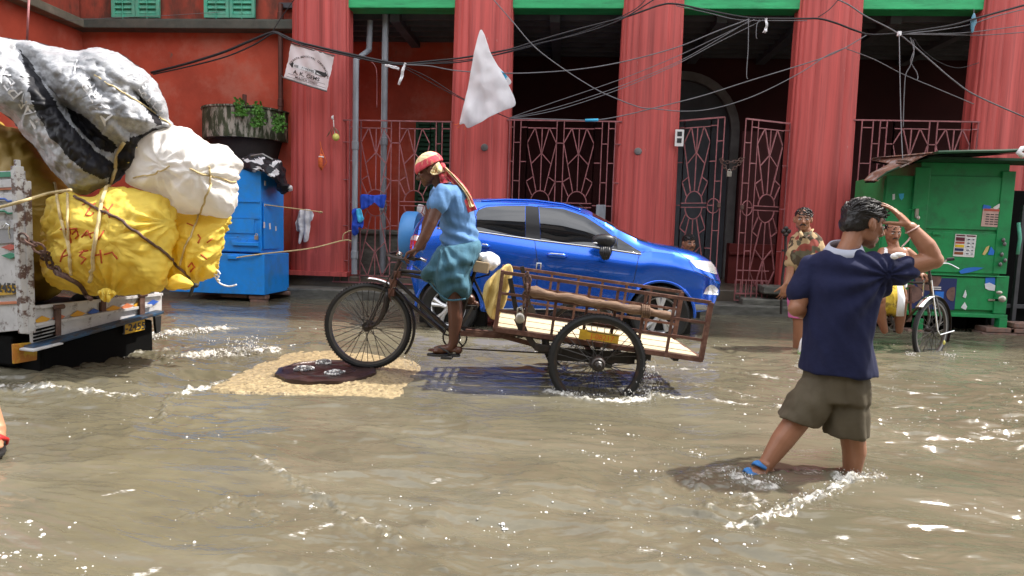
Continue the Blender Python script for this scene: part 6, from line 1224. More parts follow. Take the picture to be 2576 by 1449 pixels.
for s_ in (-1, 1): m = MB(); m.tube([K(2033, 748, 6.52) + EX * .012 * s_, K(2034, 795, 6.49) + EX * .03 * s_, K(2033, 842, 6.45) + EX * .035 * s_], [.006, .008, .02], 7, flat=.5); m.build('handle', M['white_sheet'], bag_o, smooth=True)
tag(bag_o, 'small white and green plastic bag carried just above the water by the man in camouflage', 'bag')
# ------------------------------------------------------------------ man in the white vest on the rickshaw
kv = lambda u, v, d=7.15: K(u, v, d)
m = MB(); hd = kv(2246, 583); at, HB = head(m, hd, -EY * .96 - EX * .1 - EZ * .2, EZ, 1.0)
m.limb([kv(2250, 640), kv(2248, 618), hd + HB @ V((-.02, 0, -.06))], [.07, .056, .058]); rings_loft(m, [(kv(2240, 735), .15, .12), (kv(2245, 690), .15, .11), (kv(2250, 648), .175, .11), (kv(2250, 630), .15, .08), (kv(2250, 622), .09, .06)], EX, EY)
m.limb([kv(2280, 635), kv(2296, 645, 7.12), kv(2300, 680, 7.05), kv(2312, 684, 6.92)], [.06, .05, .042, .028]); hand(m, kv(2312, 684, 6.92), EX * .5 - EZ * .4 - EY * .6, -EZ, 1, (.7, .8, .6)); m.limb([kv(2222, 635), kv(2212, 650, 7.1), kv(2212, 690, 7.0), kv(2230, 705, 6.9)], [.06, .05, .042, .028]); hand(m, kv(2230, 705, 6.9), EX * .5 - EY * .6, -EZ, -1, (.7, .8, .6))
m.limb([kv(2222, 735), kv(2212, 752, 6.85), kv(2216, 800, 6.9), kv(2225, 832, 6.92)], [.09, .062, .054, .036]); m.limb([kv(2258, 735), kv(2268, 755, 6.88), kv(2264, 800, 6.93), kv(2262, 832, 6.95)], [.09, .062, .054, .036])
me = fuse(m, .0075, 2); mv = link('person', me, M['skin'], smooth=True); tag(mv, 'man in a white vest and yellow printed wrap sitting on the parked rickshaw', 'person')
face_bits(at, HB, mv, 1.0, True); hair(at, HB, mv, 1.0, 60, 5, (-.02, .026), .03)
m = MB(); rings_loft(m, [(kv(2240, 722), .165, .135), (kv(2243, 695), .162, .13), (kv(2250, 660), .172, .125), (kv(2250, 645), .14, .115), (kv(2250, 638), .12, .10)], EX, EY); m.limb([kv(2226, 650, 7.06), kv(2228, 628, 7.12), kv(2230, 640, 7.22)], [.028, .024, .028]); m.limb([kv(2272, 650, 7.06), kv(2272, 628, 7.12), kv(2270, 640, 7.22)], [.028, .024, .028]); cloth(mv, 'vest', m, M['vest'], .010, .006, (.2, 0, -1), (5, 16), 1)
m = MB(); pillow(m, [(2196, 722), (2240, 712), (2272, 716), (2276, 750), (2278, 790), (2262, 800), (2235, 792), (2210, 802), (2188, 796), (2190, 755)], lambda u, v, d: kv(u, v, 6.98 + d), .16, power=.45); cloth(mv, 'wrap', m, M['yelprint'], .011, .012, (.1, 0, -1), (4, 16), 1)
m = MB(); m.tube([kv(2262, 712, 6.8), kv(2268, 750, 6.75), kv(2264, 795, 6.76)], [.03, .045, .05], 8, flat=.4); mvs = m.build('white_fold', M['vest'], mv, smooth=True)
# ------------------------------------------------------------------ man behind the bonnet
kh = lambda u, v, d=9.25: K(u, v, d)
m = MB(); hd = kh(1733, 612); at, HB = head(m, hd, -EY * .95 + EX * .2, EZ, 1.1); m.limb([kh(1732, 660), kh(1732, 635), hd], [.075, .06, .06]); rings_loft(m, [(kh(1730, 740), .17, .13), (kh(1731, 690), .18, .12), (kh(1732, 655), .15, .09)], EX, EY); m.limb([kh(1708, 670), kh(1700, 720)], [.06, .045]); m.limb([kh(1756, 670), kh(1764, 720)], [.06, .045])
me = fuse(m, .010, 2); mh = link('person', me, M['skin'], smooth=True); tag(mh, 'dark haired man peering over the blue car bonnet in front of the gate', 'person'); face_bits(at, HB, mh, 1.1, True); hair(at, HB, mh, 1.1, 130, 12, (-.012, .034), .04)
m = MB(); rings_loft(m, [(kh(1730, 745), .19, .15), (kh(1731, 695), .20, .14), (kh(1732, 662), .17, .11), (kh(1732, 652), .09, .07)], EX, EY); cloth(mh, 'shirt', m, M['bluecloth'], .014, .008)
# ------------------------------------------------------------------ passer-by whose leg enters at the left edge
g0 = G(4, 1098, .07); m = MB(); ank = g0 + V((-.02, .0, .03)); knee = ank + V((-.20, .05, .36)); hip = knee + V((-.30, .03, .34)); m.limb([hip, knee, knee.lerp(ank, .4), ank], [.09, .06, .055, .036], 16)
hip2 = hip + V((-.16, .12, 0)); k2 = hip2 + V((-.22, .05, -.38)); m.limb([hip2, k2, k2 + V((-.02, 0, -.4)), k2 + V((-.02, 0, -.5))], [.09, .06, .05, .036]); c_ = hip.lerp(hip2, .5)
rings_loft(m, [(c_ + EZ * -.03, .16, .12), (c_ + EZ * .2, .14, .11), (c_ + EZ * .42, .17, .11), (c_ + EZ * .52, .12, .08)], EY, EX); fb3, ff3, fs3 = foot(m, ank, ank + V((.12, -.16, 0)), .95); hdp = c_ + V((-.02, 0, .72)); at, HB = head(m, hdp, -EX, EZ); m.limb([c_ + EZ * .5, hdp], [.065, .055]); m.limb([c_ + V((0, -.18, .46)), c_ + V((.05, -.22, .2)), c_ + V((-.1, -.22, .02))], [.05, .04, .028])
m.limb([c_ + V((0, .18, .46)), c_ + V((-.05, .22, .2)), c_ + V((-.2, .2, .05))], [.05, .04, .028]); me = fuse(m, .007, 2); pp_ = link('person', me, M['skin_pale'], smooth=True); tag(pp_, 'bare leg in a red sandal stepping in at the left edge', 'person')
hair(at, HB, pp_, 1.0, 40, 3); m = MB(); rings_loft(m, [(c_ + EZ * -.02, .18, .14), (c_ + EZ * .2, .165, .13), (c_ + EZ * .42, .19, .13), (c_ + EZ * .54, .09, .07)], EY, EX); cloth(pp_, 'shirt', m, M['pink'], .014); m = MB(); m.limb([hip + EZ * .02, knee + EZ * .06], [.11, .09]); m.limb([hip2 + EZ * .02, k2 + EZ * .06], [.11, .09]); m.ell(c_, (.15, .19, .13)); cloth(pp_, 'shorts', m, M['olive'], .014)
sandal(fb3, ff3, fs3, pp_, M['rubber'], mat('red_rubber_strap', (.55, .03, .03), .5), 1.0)
m = MB(); m.tube([fb3 + ff3 * .07 + EZ * .03 + fs3 * .04, fb3 + ff3 * .10 + EZ * .065, fb3 + ff3 * .07 + EZ * .03 - fs3 * .04], [.02, .03, .02], 8, flat=.5); m.build('sandal_band', bpy.data.materials['red_rubber_strap'], pp_, smooth=True)
# ================================================================== overhead cables
WG = 'cables strung across the facade'
def wire(label, pts, Y=9.5, r=.009, mt='wire', n=8, Y1=None):
    c = catmull([(u, v, 0) for u, v in pts], n); m = MB(); N_ = len(c)
    m.tube([P(p.x, p.y, Y + ((Y1 - Y) * i / (N_ - 1) if Y1 else 0)) for i, p in enumerate(c)], r, 6); return tag(m.build('cable', M[mt], smooth=True), label, 'cable', WG)
A_ = [(380, 183), (470, 160), (560, 132), (620, 107), (683, 82), (710, 88), (745, 104), (800, 118), (860, 132), (930, 147), (985, 158), (1020, 160)]
wire('thickest black cable bundle from the tarpaulin past the parking sign', A_, r=.019, Y=9.55); wire('thin black cable hugging the underside of the thick bundle over the red wall', [(385, 187), (480, 166), (570, 142), (640, 112), (688, 84), (720, 97), (780, 119), (870, 139), (960, 158), (1020, 163)], r=.011, Y=9.5)
wire('black cable rising from the white tape past the white sheet to the third column top', [(1020, 160), (1090, 153), (1150, 147), (1230, 134), (1290, 122), (1345, 105), (1445, 76), (1575, 42), (1660, 13), (1700, 10), (1760, 22), (1840, 38), (1890, 46)], r=.013, Y=9.5)
wire('second black cable rising from the white tape across the second bay', [(1020, 162), (1150, 157), (1235, 141), (1345, 112), (1460, 85), (1560, 50), (1640, 2), (1660, -10)], r=.009, Y=9.45); wire('third thin cable rising from the white tape across the second bay', [(1020, 162), (1160, 152), (1260, 136), (1380, 105), (1480, 75), (1590, 28), (1630, -8)], r=.007, Y=9.6)
wire('long cable sagging from the white tape to the tie near the gate', [(1020, 163), (1080, 166), (1150, 178), (1260, 184), (1345, 183), (1450, 175), (1560, 157), (1700, 120), (1800, 80), (1885, 48)], r=.008, Y=9.4, mt='wire_grey')
wire('cable dropping from the white tape behind the white sheet', [(1020, 168), (1080, 196), (1165, 248), (1280, 297)], r=.007); wire('lower twin of the cable dropping behind the white sheet', [(1015, 170), (1070, 200), (1120, 228), (1200, 268)], r=.006, Y=9.55)
wire('cable falling from the top edge beside the second column to the knot on the third', [(1238, -5), (1290, 55), (1345, 118), (1420, 175), (1500, 225), (1560, 252), (1610, 270), (1640, 273)], r=.008, Y=9.4, mt='wire_grey')
wire('cable from the grille rail up through the column knot to the fourth column', [(1280, 297), (1420, 301), (1500, 302), (1580, 288), (1640, 273), (1760, 243), (1880, 205), (2020, 162), (2085, 140), (2130, 118), (2180, 88)], r=.008, Y=9.45, mt='wire_grey'); wire('sagging cable from the column knot over the gate to the fourth column', [(1640, 273), (1720, 280), (1800, 272), (1900, 240), (2010, 185), (2080, 140), (2128, 120)], r=.007, Y=9.4, mt='wire_grey')
for k, (pts, lb) in enumerate((([(1280, 297), (1380, 262), (1560, 200), (1700, 143), (1800, 96), (1900, 48)], 'upper'), ([(1280, 297), (1400, 270), (1560, 217), (1700, 158), (1800, 103), (1885, 52)], 'middle'), ([(1280, 298), (1400, 277), (1560, 224), (1700, 163), (1800, 110), (1920, 50)], 'lowest'))): wire(lb + ' of three thin cables fanning from the grille rail up to the gate bay', pts, r=.0055, Y=9.6 - .05 * k, mt='wire_grey')
wire('cable crossing the fourth column from the gate bay to the white tie', [(1890, 46), (1950, 47), (2020, 47), (2060, 47), (2100, 57), (2150, 76), (2190, 87), (2262, 84)], r=.013, Y=9.45); wire('slim cable just under the one crossing the fourth column', [(1700, 14), (1780, 32), (1860, 50), (1960, 52), (2030, 52)], r=.006, Y=9.5, mt='wire_grey')
wire('thick cable from the white tie up to the right edge', [(2262, 84), (2330, 74), (2400, 62), (2470, 42), (2580, 12)], r=.014, Y=9.4); wire('thin cable just below the thick one to the right edge', [(2262, 86), (2360, 76), (2440, 62), (2500, 42), (2590, 20)], r=.007, Y=9.5, mt='wire_grey')
wire('nearly level cable from the white tie to the fifth column', [(2262, 84), (2400, 84), (2500, 74), (2590, 62)], r=.006, Y=9.45, mt='wire_grey'); wire('lowest level cable from the white tie to the right edge', [(2262, 86), (2400, 88), (2480, 88), (2590, 80)], r=.006, Y=9.5, mt='wire_grey')
wire('cable from the fourth column top through the tie down to the right edge', [(2096, -6), (2135, 12), (2180, 42), (2262, 86), (2340, 152), (2400, 203), (2455, 240), (2590, 300)], r=.009, Y=9.42, mt='wire_grey'); wire('short cable on the fourth column rising left of its top', [(2058, 43), (2085, 25), (2112, -4)], r=.007, Y=9.6)
wire('straight drop cable from the white tie to the kiosk roof', [(2262, 86), (2264, 200), (2267, 320), (2271, 405)], r=.006, Y=9.35, mt='wire_grey', Y1=8.7); wire('second drop cable beside the straight one in the right bay', [(2290, 95), (2299, 130), (2290, 165), (2278, 190), (2274, 250), (2272, 320)], r=.006, Y=9.4, mt='wire_grey')
wire('looped spare cable hanging right of the drop cables', [(2296, 100), (2300, 122), (2291, 152), (2296, 166), (2306, 182), (2309, 196), (2306, 201)], r=.006, Y=9.42, mt='wire_grey'); wire('thin cable from the fourth column down across the right bay', [(2128, 122), (2200, 150), (2270, 186), (2360, 224), (2450, 262)], r=.006, Y=9.5, mt='wire_grey'); wire('deep sagging cable in the right bay beside the fifth column', [(2300, 98), (2320, 125), (2360, 155), (2410, 171), (2462, 158)], r=.005, Y=9.6)
wire('cable end hanging straight down over the gate', [(1883, 50), (1882, 120), (1878, 185), (1881, 199)], r=.006, Y=9.4, mt='wire_grey'); wire('short loose cable end hanging by the gate tie', [(1912, 50), (1904, 62), (1902, 88), (1904, 98)], r=.005, Y=9.4, mt='wire_grey')
wire('thin cable hanging down inside the first bay', [(930, 152), (943, 165), (948, 190), (948, 270)], r=.005, Y=9.9, mt='iron_pink'); wire('cable running up the left side of the first column', [(683, 84), (700, 55), (725, 20), (742, -4)], r=.006, Y=9.6); wire('faint thin cable sagging over the red wall top left', [(-10, 50), (60, 44), (140, 52), (280, 45), (400, 40), (560, 30)], r=.004, Y=9.9, mt='wire_grey')
m = MB(); m.tube([P(73, -6, 7.4), P(68, 100, 7.4)], .012, 8); tag(m.build('metal_rod', M['iron_pink'], smooth=True), 'thin pale upright rod behind the tarpaulin at top left', 'rod')
for l, nm, lb in (([(968, 164), (985, 168), (1004, 173)], 'white_tape', 'short white tape lying along the cable bundle in the first bay'), ([(1020, 158), (1013, 178), (1010, 196), (1003, 213)], 'white_tape', 'white tape hanging down from the cable junction in the first bay'), ([(1928, 46), (1927, 70), (1923, 82)], 'white_tape', 'short white tape hanging from the cables over the gate')):
    ribbon([P(u, v, 9.4) for u, v in l], .035, M['white_cloth'], None, nm); o = bpy.context.scene.objects[-1] if False else [x for x in COL.objects if x.name.startswith('white_tape')][-1]; tag(o, lb, 'tape')
m = MB(); m.tube([P(1472, 303, 9.4), P(1505, 302, 9.4)], .022, 7); tag(m.build('blue_tape', M['cyancloth'], smooth=True), 'blue and white tape wrapped on the cable over the sunburst grille', 'tape'); m = MB(); m.box(P(2262, 85, 9.38), (.045, .045, .06)); tag(m.build('cable_tie', M['white_cloth'], bevel=.006), 'white cable tie where many cables meet in the right bay', 'tie')
m = MB(); pillow(m, [(2450, 32), (2456, 45), (2457, 58), (2452, 68), (2450, 78), (2444, 84), (2441, 66), (2442, 50)], lambda u, v, d: P(u, v, 9.45 + d), .03, rings=6); tag(m.build('hanging_rag', mat('dull_blue_plastic', (.10, .26, .36), .5), smooth=True), 'small blue plastic rag hanging from the cables beside the right column', 'rag')
m = MB(); m.tube([P(2450, 22, 9.45), P(2450, 34, 9.45)], .004, 5); tag(m.build('string', M['wire_grey']), 'short string holding the blue plastic rag', 'string')
# ================================================================== parking sign
def SG(x, y, o=0.):    # x 0..112, y 0..88 on the sign
    s, t = x / 112, y / 88; u = (1 - t) * ((1 - s) * 732 + s * 840) + t * ((1 - s) * 715 + s * 823); v = (1 - t) * ((1 - s) * 108 + s * 141) + t * ((1 - s) * 196 + s * 229); p = P(u, v, 9.5); return p + V((0, -o + .010 * math.sin(s * 7 + t * 4) + .006 * math.sin(s * 17 - t * 9), 0))
m = MB(); ed = lambda s: 1.5 * math.sin(s * 1.9) + 1.0 * math.sin(s * 4.3)
m.grid(lambda a, b: SG(a * 112 + .3 * ed(b * 9), b * 88 + (ed(a * 11) if b in (0, 1) else 0)), 40, 28); sign = m
def sp(poly, mi, o=.004): sign.add([SG(x, y, o) for x, y in poly], [tuple(range(len(poly)))], mi)
st = 'KOLKATA MUNICIPAL CORPORATION'
for i, ch in enumerate(st):
    if ch == ' ': continue
    q = math.radians(152 - 130 * i / (len(st) - 1)); cx_, cy_ = 56 + 53 * math.cos(q), 76 - 53 * math.sin(q); ca, sa = math.sin(q), math.cos(q)
    vs, fs = text_geo(ch, 7.0, 'CENTER', .12); sign.add([SG(cx_ + ca * x + sa * y, cy_ + sa * x * 1 - ca * y, .004) for x, y in vs], fs, 1)
sp([(6, 51), (15, 43), (15, 46), (97, 46), (97, 43), (106, 51), (97, 59), (97, 57), (15, 57), (15, 59)], 1, .003)
for a, b in ((17, 34), (36, 74), (76, 95)): sp([(a, 47.5), (b, 47.5), (b, 55.5), (a, 55.5)], 0, .005)
for tx_, xc_ in (('FEE', 25.5), ('PARKING', 55), ('ZONE', 85.5)): sign.text(tx_, 7.6, lambda x, y: SG(xc_ + x, 54.2 - y, .007), 1, bold=.1)
sign.text('A. K. GEMS', 12.5, lambda x, y: SG(54 + x * 1.12, 71 - y, .004), 1, bold=.25); sign.text('BY ORDER', 3.4, lambda x, y: SG(56 + x, 61.5 - y, .004), 1); sign.text('MULLICK STREET', 7.0, lambda x, y: SG(56 + x * 1.1, 80.5 - y, .004), 1, bold=.08)
sp([(8, 74), (104, 73.2), (104, 73.9), (8, 74.7)], 1); sp([(6, 82), (108, 82), (108, 82.7), (6, 82.7)], 1)
so_ = sign.build('parking_sign', [M['white_sheet'], M['ink']]); tag(so_, 'tattered white KOLKATA MUNICIPAL CORPORATION fee parking sign hung from the cables on the first column', 'sign')
m = MB(); m.tube([SG(-8, 86, .0), SG(0, 88, .01), SG(56, 89, .01), SG(112, 89, .01)], .014, 6); m.tube([SG(0, 0, .0), SG(56, 1, .0), SG(114, -1, .0)], .01, 6); m.build('sign_rod', M['rim'], so_, smooth=True)
# ================================================================== white sheet, charms, washing
def hang(pl, Y, th, label, mt, name, cat, wr=.02, fr=8, seed=0, folds=None, group=None, par=None, mfn=None, rings=14):
    m = MB(); pillow(m, pl, lambda u, v, d: P(u, v, Y + d), th, rings=rings, n=6, power=.5, mfn=mfn); me = m.mesh(); displace(me, lambda c, n_: V((0, 1, 0)) * (wr * (nz((c.x * 1.8, c.y, c.z * .7), fr, seed) + .5 * nz(c, fr * 1.6, seed + 4)) + (folds(c) if folds else 0))); o = link(name, me, mt, par, smooth='auto', ang=50)
    return tag(o, label, cat, group) if par is None else o
ws_ = hang([(1207, 76), (1217, 83), (1226, 108), (1235, 134), (1257, 173), (1281, 217), (1297, 262), (1270, 277), (1230, 296), (1200, 312), (1177, 322), (1168, 312), (1156, 311), (1165, 270), (1175, 225), (1184, 180), (1194, 127)], 9.35, .02, 'big pointed white plastic sheet hanging from the cables in front of the second column', M['white_sheet'], 'white_sheet', 'plastic sheet', .05, 4.2, folds=lambda c: .05 * math.exp(-((c.x - P(1215, 260, 9.35).x) / .06) ** 2 - ((c.z - P(1215, 270, 9.35).z) / .2) ** 2) - .05 * math.exp(-((c.x - P(1180, 290, 9.35).x) / .05) ** 2 - ((c.z - P(1180, 290, 9.35).z) / .14) ** 2))
hang([(1252, 168), (1262, 176), (1286, 204), (1276, 214), (1264, 196)], 9.42, .012, '', [M['white_sheet'], M['cyancloth']], 'torn_flap', '', .01, 9, par=ws_, mfn=lambda u, v, s_: 1 if 178 < v < 200 and u < 1274 else 0)
m = MB()
for l in ([(1156, 310), (1148, 314), (1142, 313)], [(1162, 312), (1154, 320), (1150, 322)], [(1170, 318), (1168, 326)]): m.tube([P(u, v, 9.35) for u, v in l], .006, 5)
m.build('frayed_threads', M['orange'], ws_)
t = thing('lemon_charm', P(843, 355, 9.9), 'hanging charm of lemon and dried leaves on the first column', 'charm', 'charms hung on the first column'); m = MB(); m.tube([P(838, 290, 9.95), P(840, 320, 9.92), P(843, 340, 9.9)], .007, 6); m.ell(P(836, 296, 9.93), (.02, .02, .03)); m.build('cord', M['paper'], t); m = MB(); m.ell(P(845, 345, 9.88), (.055, .05, .06)); m.build('lemon', M['lemon'], t, smooth=True); m = MB()
for (a, b, c) in (((838, 318), (850, 330), (856, 342)), ((836, 320), (826, 338), (820, 346)), ((842, 318), (834, 332), (836, 350))): m.tube([P(*a, 9.9), P(*b, 9.88), P(*c, 9.9)], [.01, .03, .004], 6, flat=.3)
m.build('dried_leaf', M['bamboo'], t)
t = thing('orange_charm', P(808, 425, 9.9), 'orange cloth charm on cords low on the first column', 'charm', 'charms hung on the first column'); m = MB(); m.tube([P(805, 356, 9.95), P(808, 372, 9.92), P(806, 392, 9.9)], .006, 5); m.tube([P(808, 372, 9.92), P(816, 395, 9.9), P(822, 408, 9.9), P(812, 422, 9.9), P(806, 428, 9.9)], .008, 5); m.build('cord', M['orange'], t); m = MB(); m.tube([P(808, 388, 9.89), P(806, 400, 9.88), P(806, 418, 9.89), P(810, 428, 9.9)], [.03, .05, .045, .02], 9, flat=.7); m.build('pouch', M['orange'], t, smooth=True); m = MB(); m.tube([P(802, 394, 9.86), P(814, 395, 9.86)], .012, 6); m.build('thread_band', M['paper'], t)
sh_ = hang([(752, 530), (766, 526), (782, 528), (790, 538), (788, 552), (781, 556), (778, 585), (774, 606), (764, 608), (762, 590), (757, 612), (752, 610), (752, 585), (745, 580), (743, 560), (748, 545)], 9.93, .03, 'white shirt hanging crumpled on the first column', M['greycloth'], 'hanging_shirt', 'shirt', .03, 12, folds=lambda c: .02 * math.sin(c.x * 60))
hang([(908, 491), (940, 491), (970, 490), (969, 505), (966, 522), (955, 522), (950, 512), (940, 506), (932, 516), (924, 522), (910, 526)], 9.98, .025, 'blue shorts drying spread on the grille between the drainpipes', M['bluecloth'], 'drying_shorts', 'shorts', .025, 10, folds=lambda c: .012 * math.sin(c.x * 90)); hang([(886, 528), (900, 525), (908, 540), (915, 556), (912, 575), (903, 572), (900, 588), (888, 592), (884, 570), (887, 548)], 9.88, .03, 'dark blue cloth tied round the front drainpipe', M['bluecloth'], 'hanging_cloth', 'cloth', .03, 12, seed=5); hang([(897, 527), (908, 526), (914, 545), (916, 552), (904, 560), (898, 545)], 9.83, .02, 'sky blue cloth tied over the dark blue one on the front drainpipe', M['cyancloth'], 'hanging_cloth', 'cloth', .02, 14, seed=7)
m = MB(); m.tube(catmull([V((bx1 - .45, BY - .03, P(600, 651, BY).z)), V((bx1 + .02, BY - .02, P(700, 640, BY).z)), P(780, 625, 9.6), P(862, 605, 9.9), P(884, 606, 9.92)], 6), .011, 6); m.tube(catmull([P(862, 605, 9.9), P(864, 590, 9.88), P(876, 582, 9.88), P(886, 580, 9.9)], 5), .008, 6); tag(m.build('rope', M['rope'], smooth=True), 'rope stretched from the blue locker to the front drainpipe', 'rope'); m = MB(); m.tube(catmull([V((bx1 + .02, BY + .1, P(712, 516, BY).z)), P(760, 527, 9.5), P(812, 534, 9.9)], 6), .008, 6); m.ell(P(806, 534, 9.9), (.03, .03, .02)); tag(m.build('rope', M['rope'], smooth=True), 'thin rope from the blue locker to the column above the white shirt', 'rope')
# white and brown bags behind the grille next to the cyclist
hang([(1050, 520), (1062, 515), (1070, 525), (1068, 560), (1062, 575), (1050, 574)], 10.3, .08, 'white plastic bag hanging behind the grille beside the cyclist', M['white_sheet'], 'plastic_bag', 'bag', .03, 10); hang([(1068, 524), (1084, 520), (1088, 545), (1076, 560), (1068, 545)], 10.35, .07, 'brown paper bag hanging behind the grille beside the cyclist', M['bamboo'], 'paper_bag', 'bag', .03, 10, seed=3)
m = MB(); a, b = P(1500, 515, 10.0), P(1522, 560, 10.0); m.box(((a.x + b.x) / 2, 10.0, (a.z + b.z) / 2), (b.x - a.x, .05, a.z - b.z)); tag(m.build('grey_board', M['pipe'], bevel=.008), 'small grey board standing against the third column behind the car', 'board')
# posts and slabs behind the camouflage man
m = MB(); m.tube([P(1977, 572, 9.2), P(1976, 640, 9.2), P(1968, 700, 9.2), P(1965, 790, 9.2)], .02, 8); 
for (u, v) in ((1977, 575), (1971, 582), (1984, 582), (1977, 590)): m.ell(P(u, v, 9.18), (.035, .03, .035))
m.bar(P(1968, 630, 9.2), P(2075, 632, 9.4), .03); tag(m.build('iron_railing', M['frame_black'], smooth='auto'), 'dark iron railing with a knobbed post behind the man in camouflage', 'railing')
for i, (u, v, w, l) in enumerate(((1925, 762, .9, 'long flat stone slab lying on the step below the gate'), (1945, 730, .5, 'grey block on the pavement beside the low railing'))):
    m = MB(); p = P(u, v, 9.75); m.box((p.x + .1, 9.9, p.z), (w, .4, .12)); tag(m.build('stone_slab', M['stone'], bevel=.02), l, 'slab')
# ================================================================== flood water
rs = np.random.RandomState(5); TB_ = rs.rand(256, 256) * 2 * math.pi; GX, GYn = np.cos(TB_), np.sin(TB_)
def pn(x, y):     # gradient noise, vectorised
    xi, yi = np.floor(x).astype(int), np.floor(y).astype(int); xf, yf = x - xi, y - yi; u, v = xf ** 3 * (xf * (xf * 6 - 15) + 10), yf ** 3 * (yf * (yf * 6 - 15) + 10)
    def g(a, b): i, j = (xi + a) & 255, (yi + b) & 255; return GX[i, j] * (xf - a) + GYn[i, j] * (yf - b)
    n0 = g(0, 0) * (1 - u) + g(1, 0) * u; n1 = g(0, 1) * (1 - u) + g(1, 1) * u; return (n0 * (1 - v) + n1 * v) * 1.5
NU, NV = 820, 760
yy = np.r_[np.linspace(-30, 1.25, 10)[:-1], 1.25 * (9.66 / 1.25) ** np.linspace(0, 1, NV), [9.7]]
uu = np.r_[-6, -2.5, np.linspace(-1, 1, NU), 2.5, 6]
YY, UU = np.meshgrid(yy, uu, indexing='ij'); Yc = np.maximum(YY, 1.2); XX = UU * (.90 * Yc + .35) - Yc * .079
DETAIL = np.clip((1.35 - np.abs(UU)) / .35, 0, 1) * np.clip((YY - .8) / .5, 0, 1)
def seg_d(pts):
    d = np.full(XX.shape, 99.)
    for a, b in zip(pts[:-1], pts[1:]):
        ax_, ay = a.x, a.y; bx_, by = b.x, b.y; L2 = (bx_ - ax_) ** 2 + (by - ay) ** 2 + 1e-9; t = np.clip(((XX - ax_) * (bx_ - ax_) + (YY - ay) * (by - ay)) / L2, 0, 1); d = np.minimum(d, np.hypot(XX - ax_ - t * (bx_ - ax_), YY - ay - t * (by - ay)))
    return d
GP = lambda l: [G(u, v) for u, v in l]
wx, wy = XX + .25 * pn(XX * .8, YY * .8 + 9), YY + .12 * pn(XX * 1.1 + 5, YY * 1.3)
rot = wy + .22 * wx * np.clip((3.6 - YY) / 2, 0, 1)      # the near flow runs slantwise
calm = .35 + .65 * np.clip((8.6 - YY) / 2.5, 0, 1)
ridg = lambda n_: 1 - 2 * np.abs(n_)
Hh = .030 * pn(wx * .8, rot * 1.5) + .020 * (ridg(pn(wx * 1.3 + 3, rot * 3.2)) - .5) + .0130 * pn(wx * 2.6, rot * 6.6) + .0085 * (ridg(pn(wx * 4 + 7, rot * 11)) - .5) + .0046 * pn(wx * 7, rot * 20) + .0020 * (ridg(pn(wx * 14, rot * 38)) - .5)
patchy = .6 + .8 * np.clip(pn(XX * .5 + 2, YY * .6) + .45, 0, 1)
gl = G(430, 1260); Hh = Hh * calm * patchy * DETAIL * .92 * (1 - .68 * np.exp(-((XX - gl.x) / 1.0) ** 2 - ((YY - gl.y) / .9) ** 2))
FO = np.zeros(XX.shape)
def wash(pts, w, s, h=0., rough=1.):
    global Hh, FO
    d = seg_d(GP(pts)) * (1 + .5 * pn(XX * 5, YY * 5)); g = np.exp(-(d / w) ** 2); FO = np.maximum(FO, g * s)
    if h: Hh = Hh + h * np.exp(-(d / (w * .8)) ** 2) * (.6 + .8 * pn(XX * 9, YY * 11)) + rough * h * .9 * g * (pn(XX * 22, YY * 26) + .6 * pn(XX * 45, YY * 52))
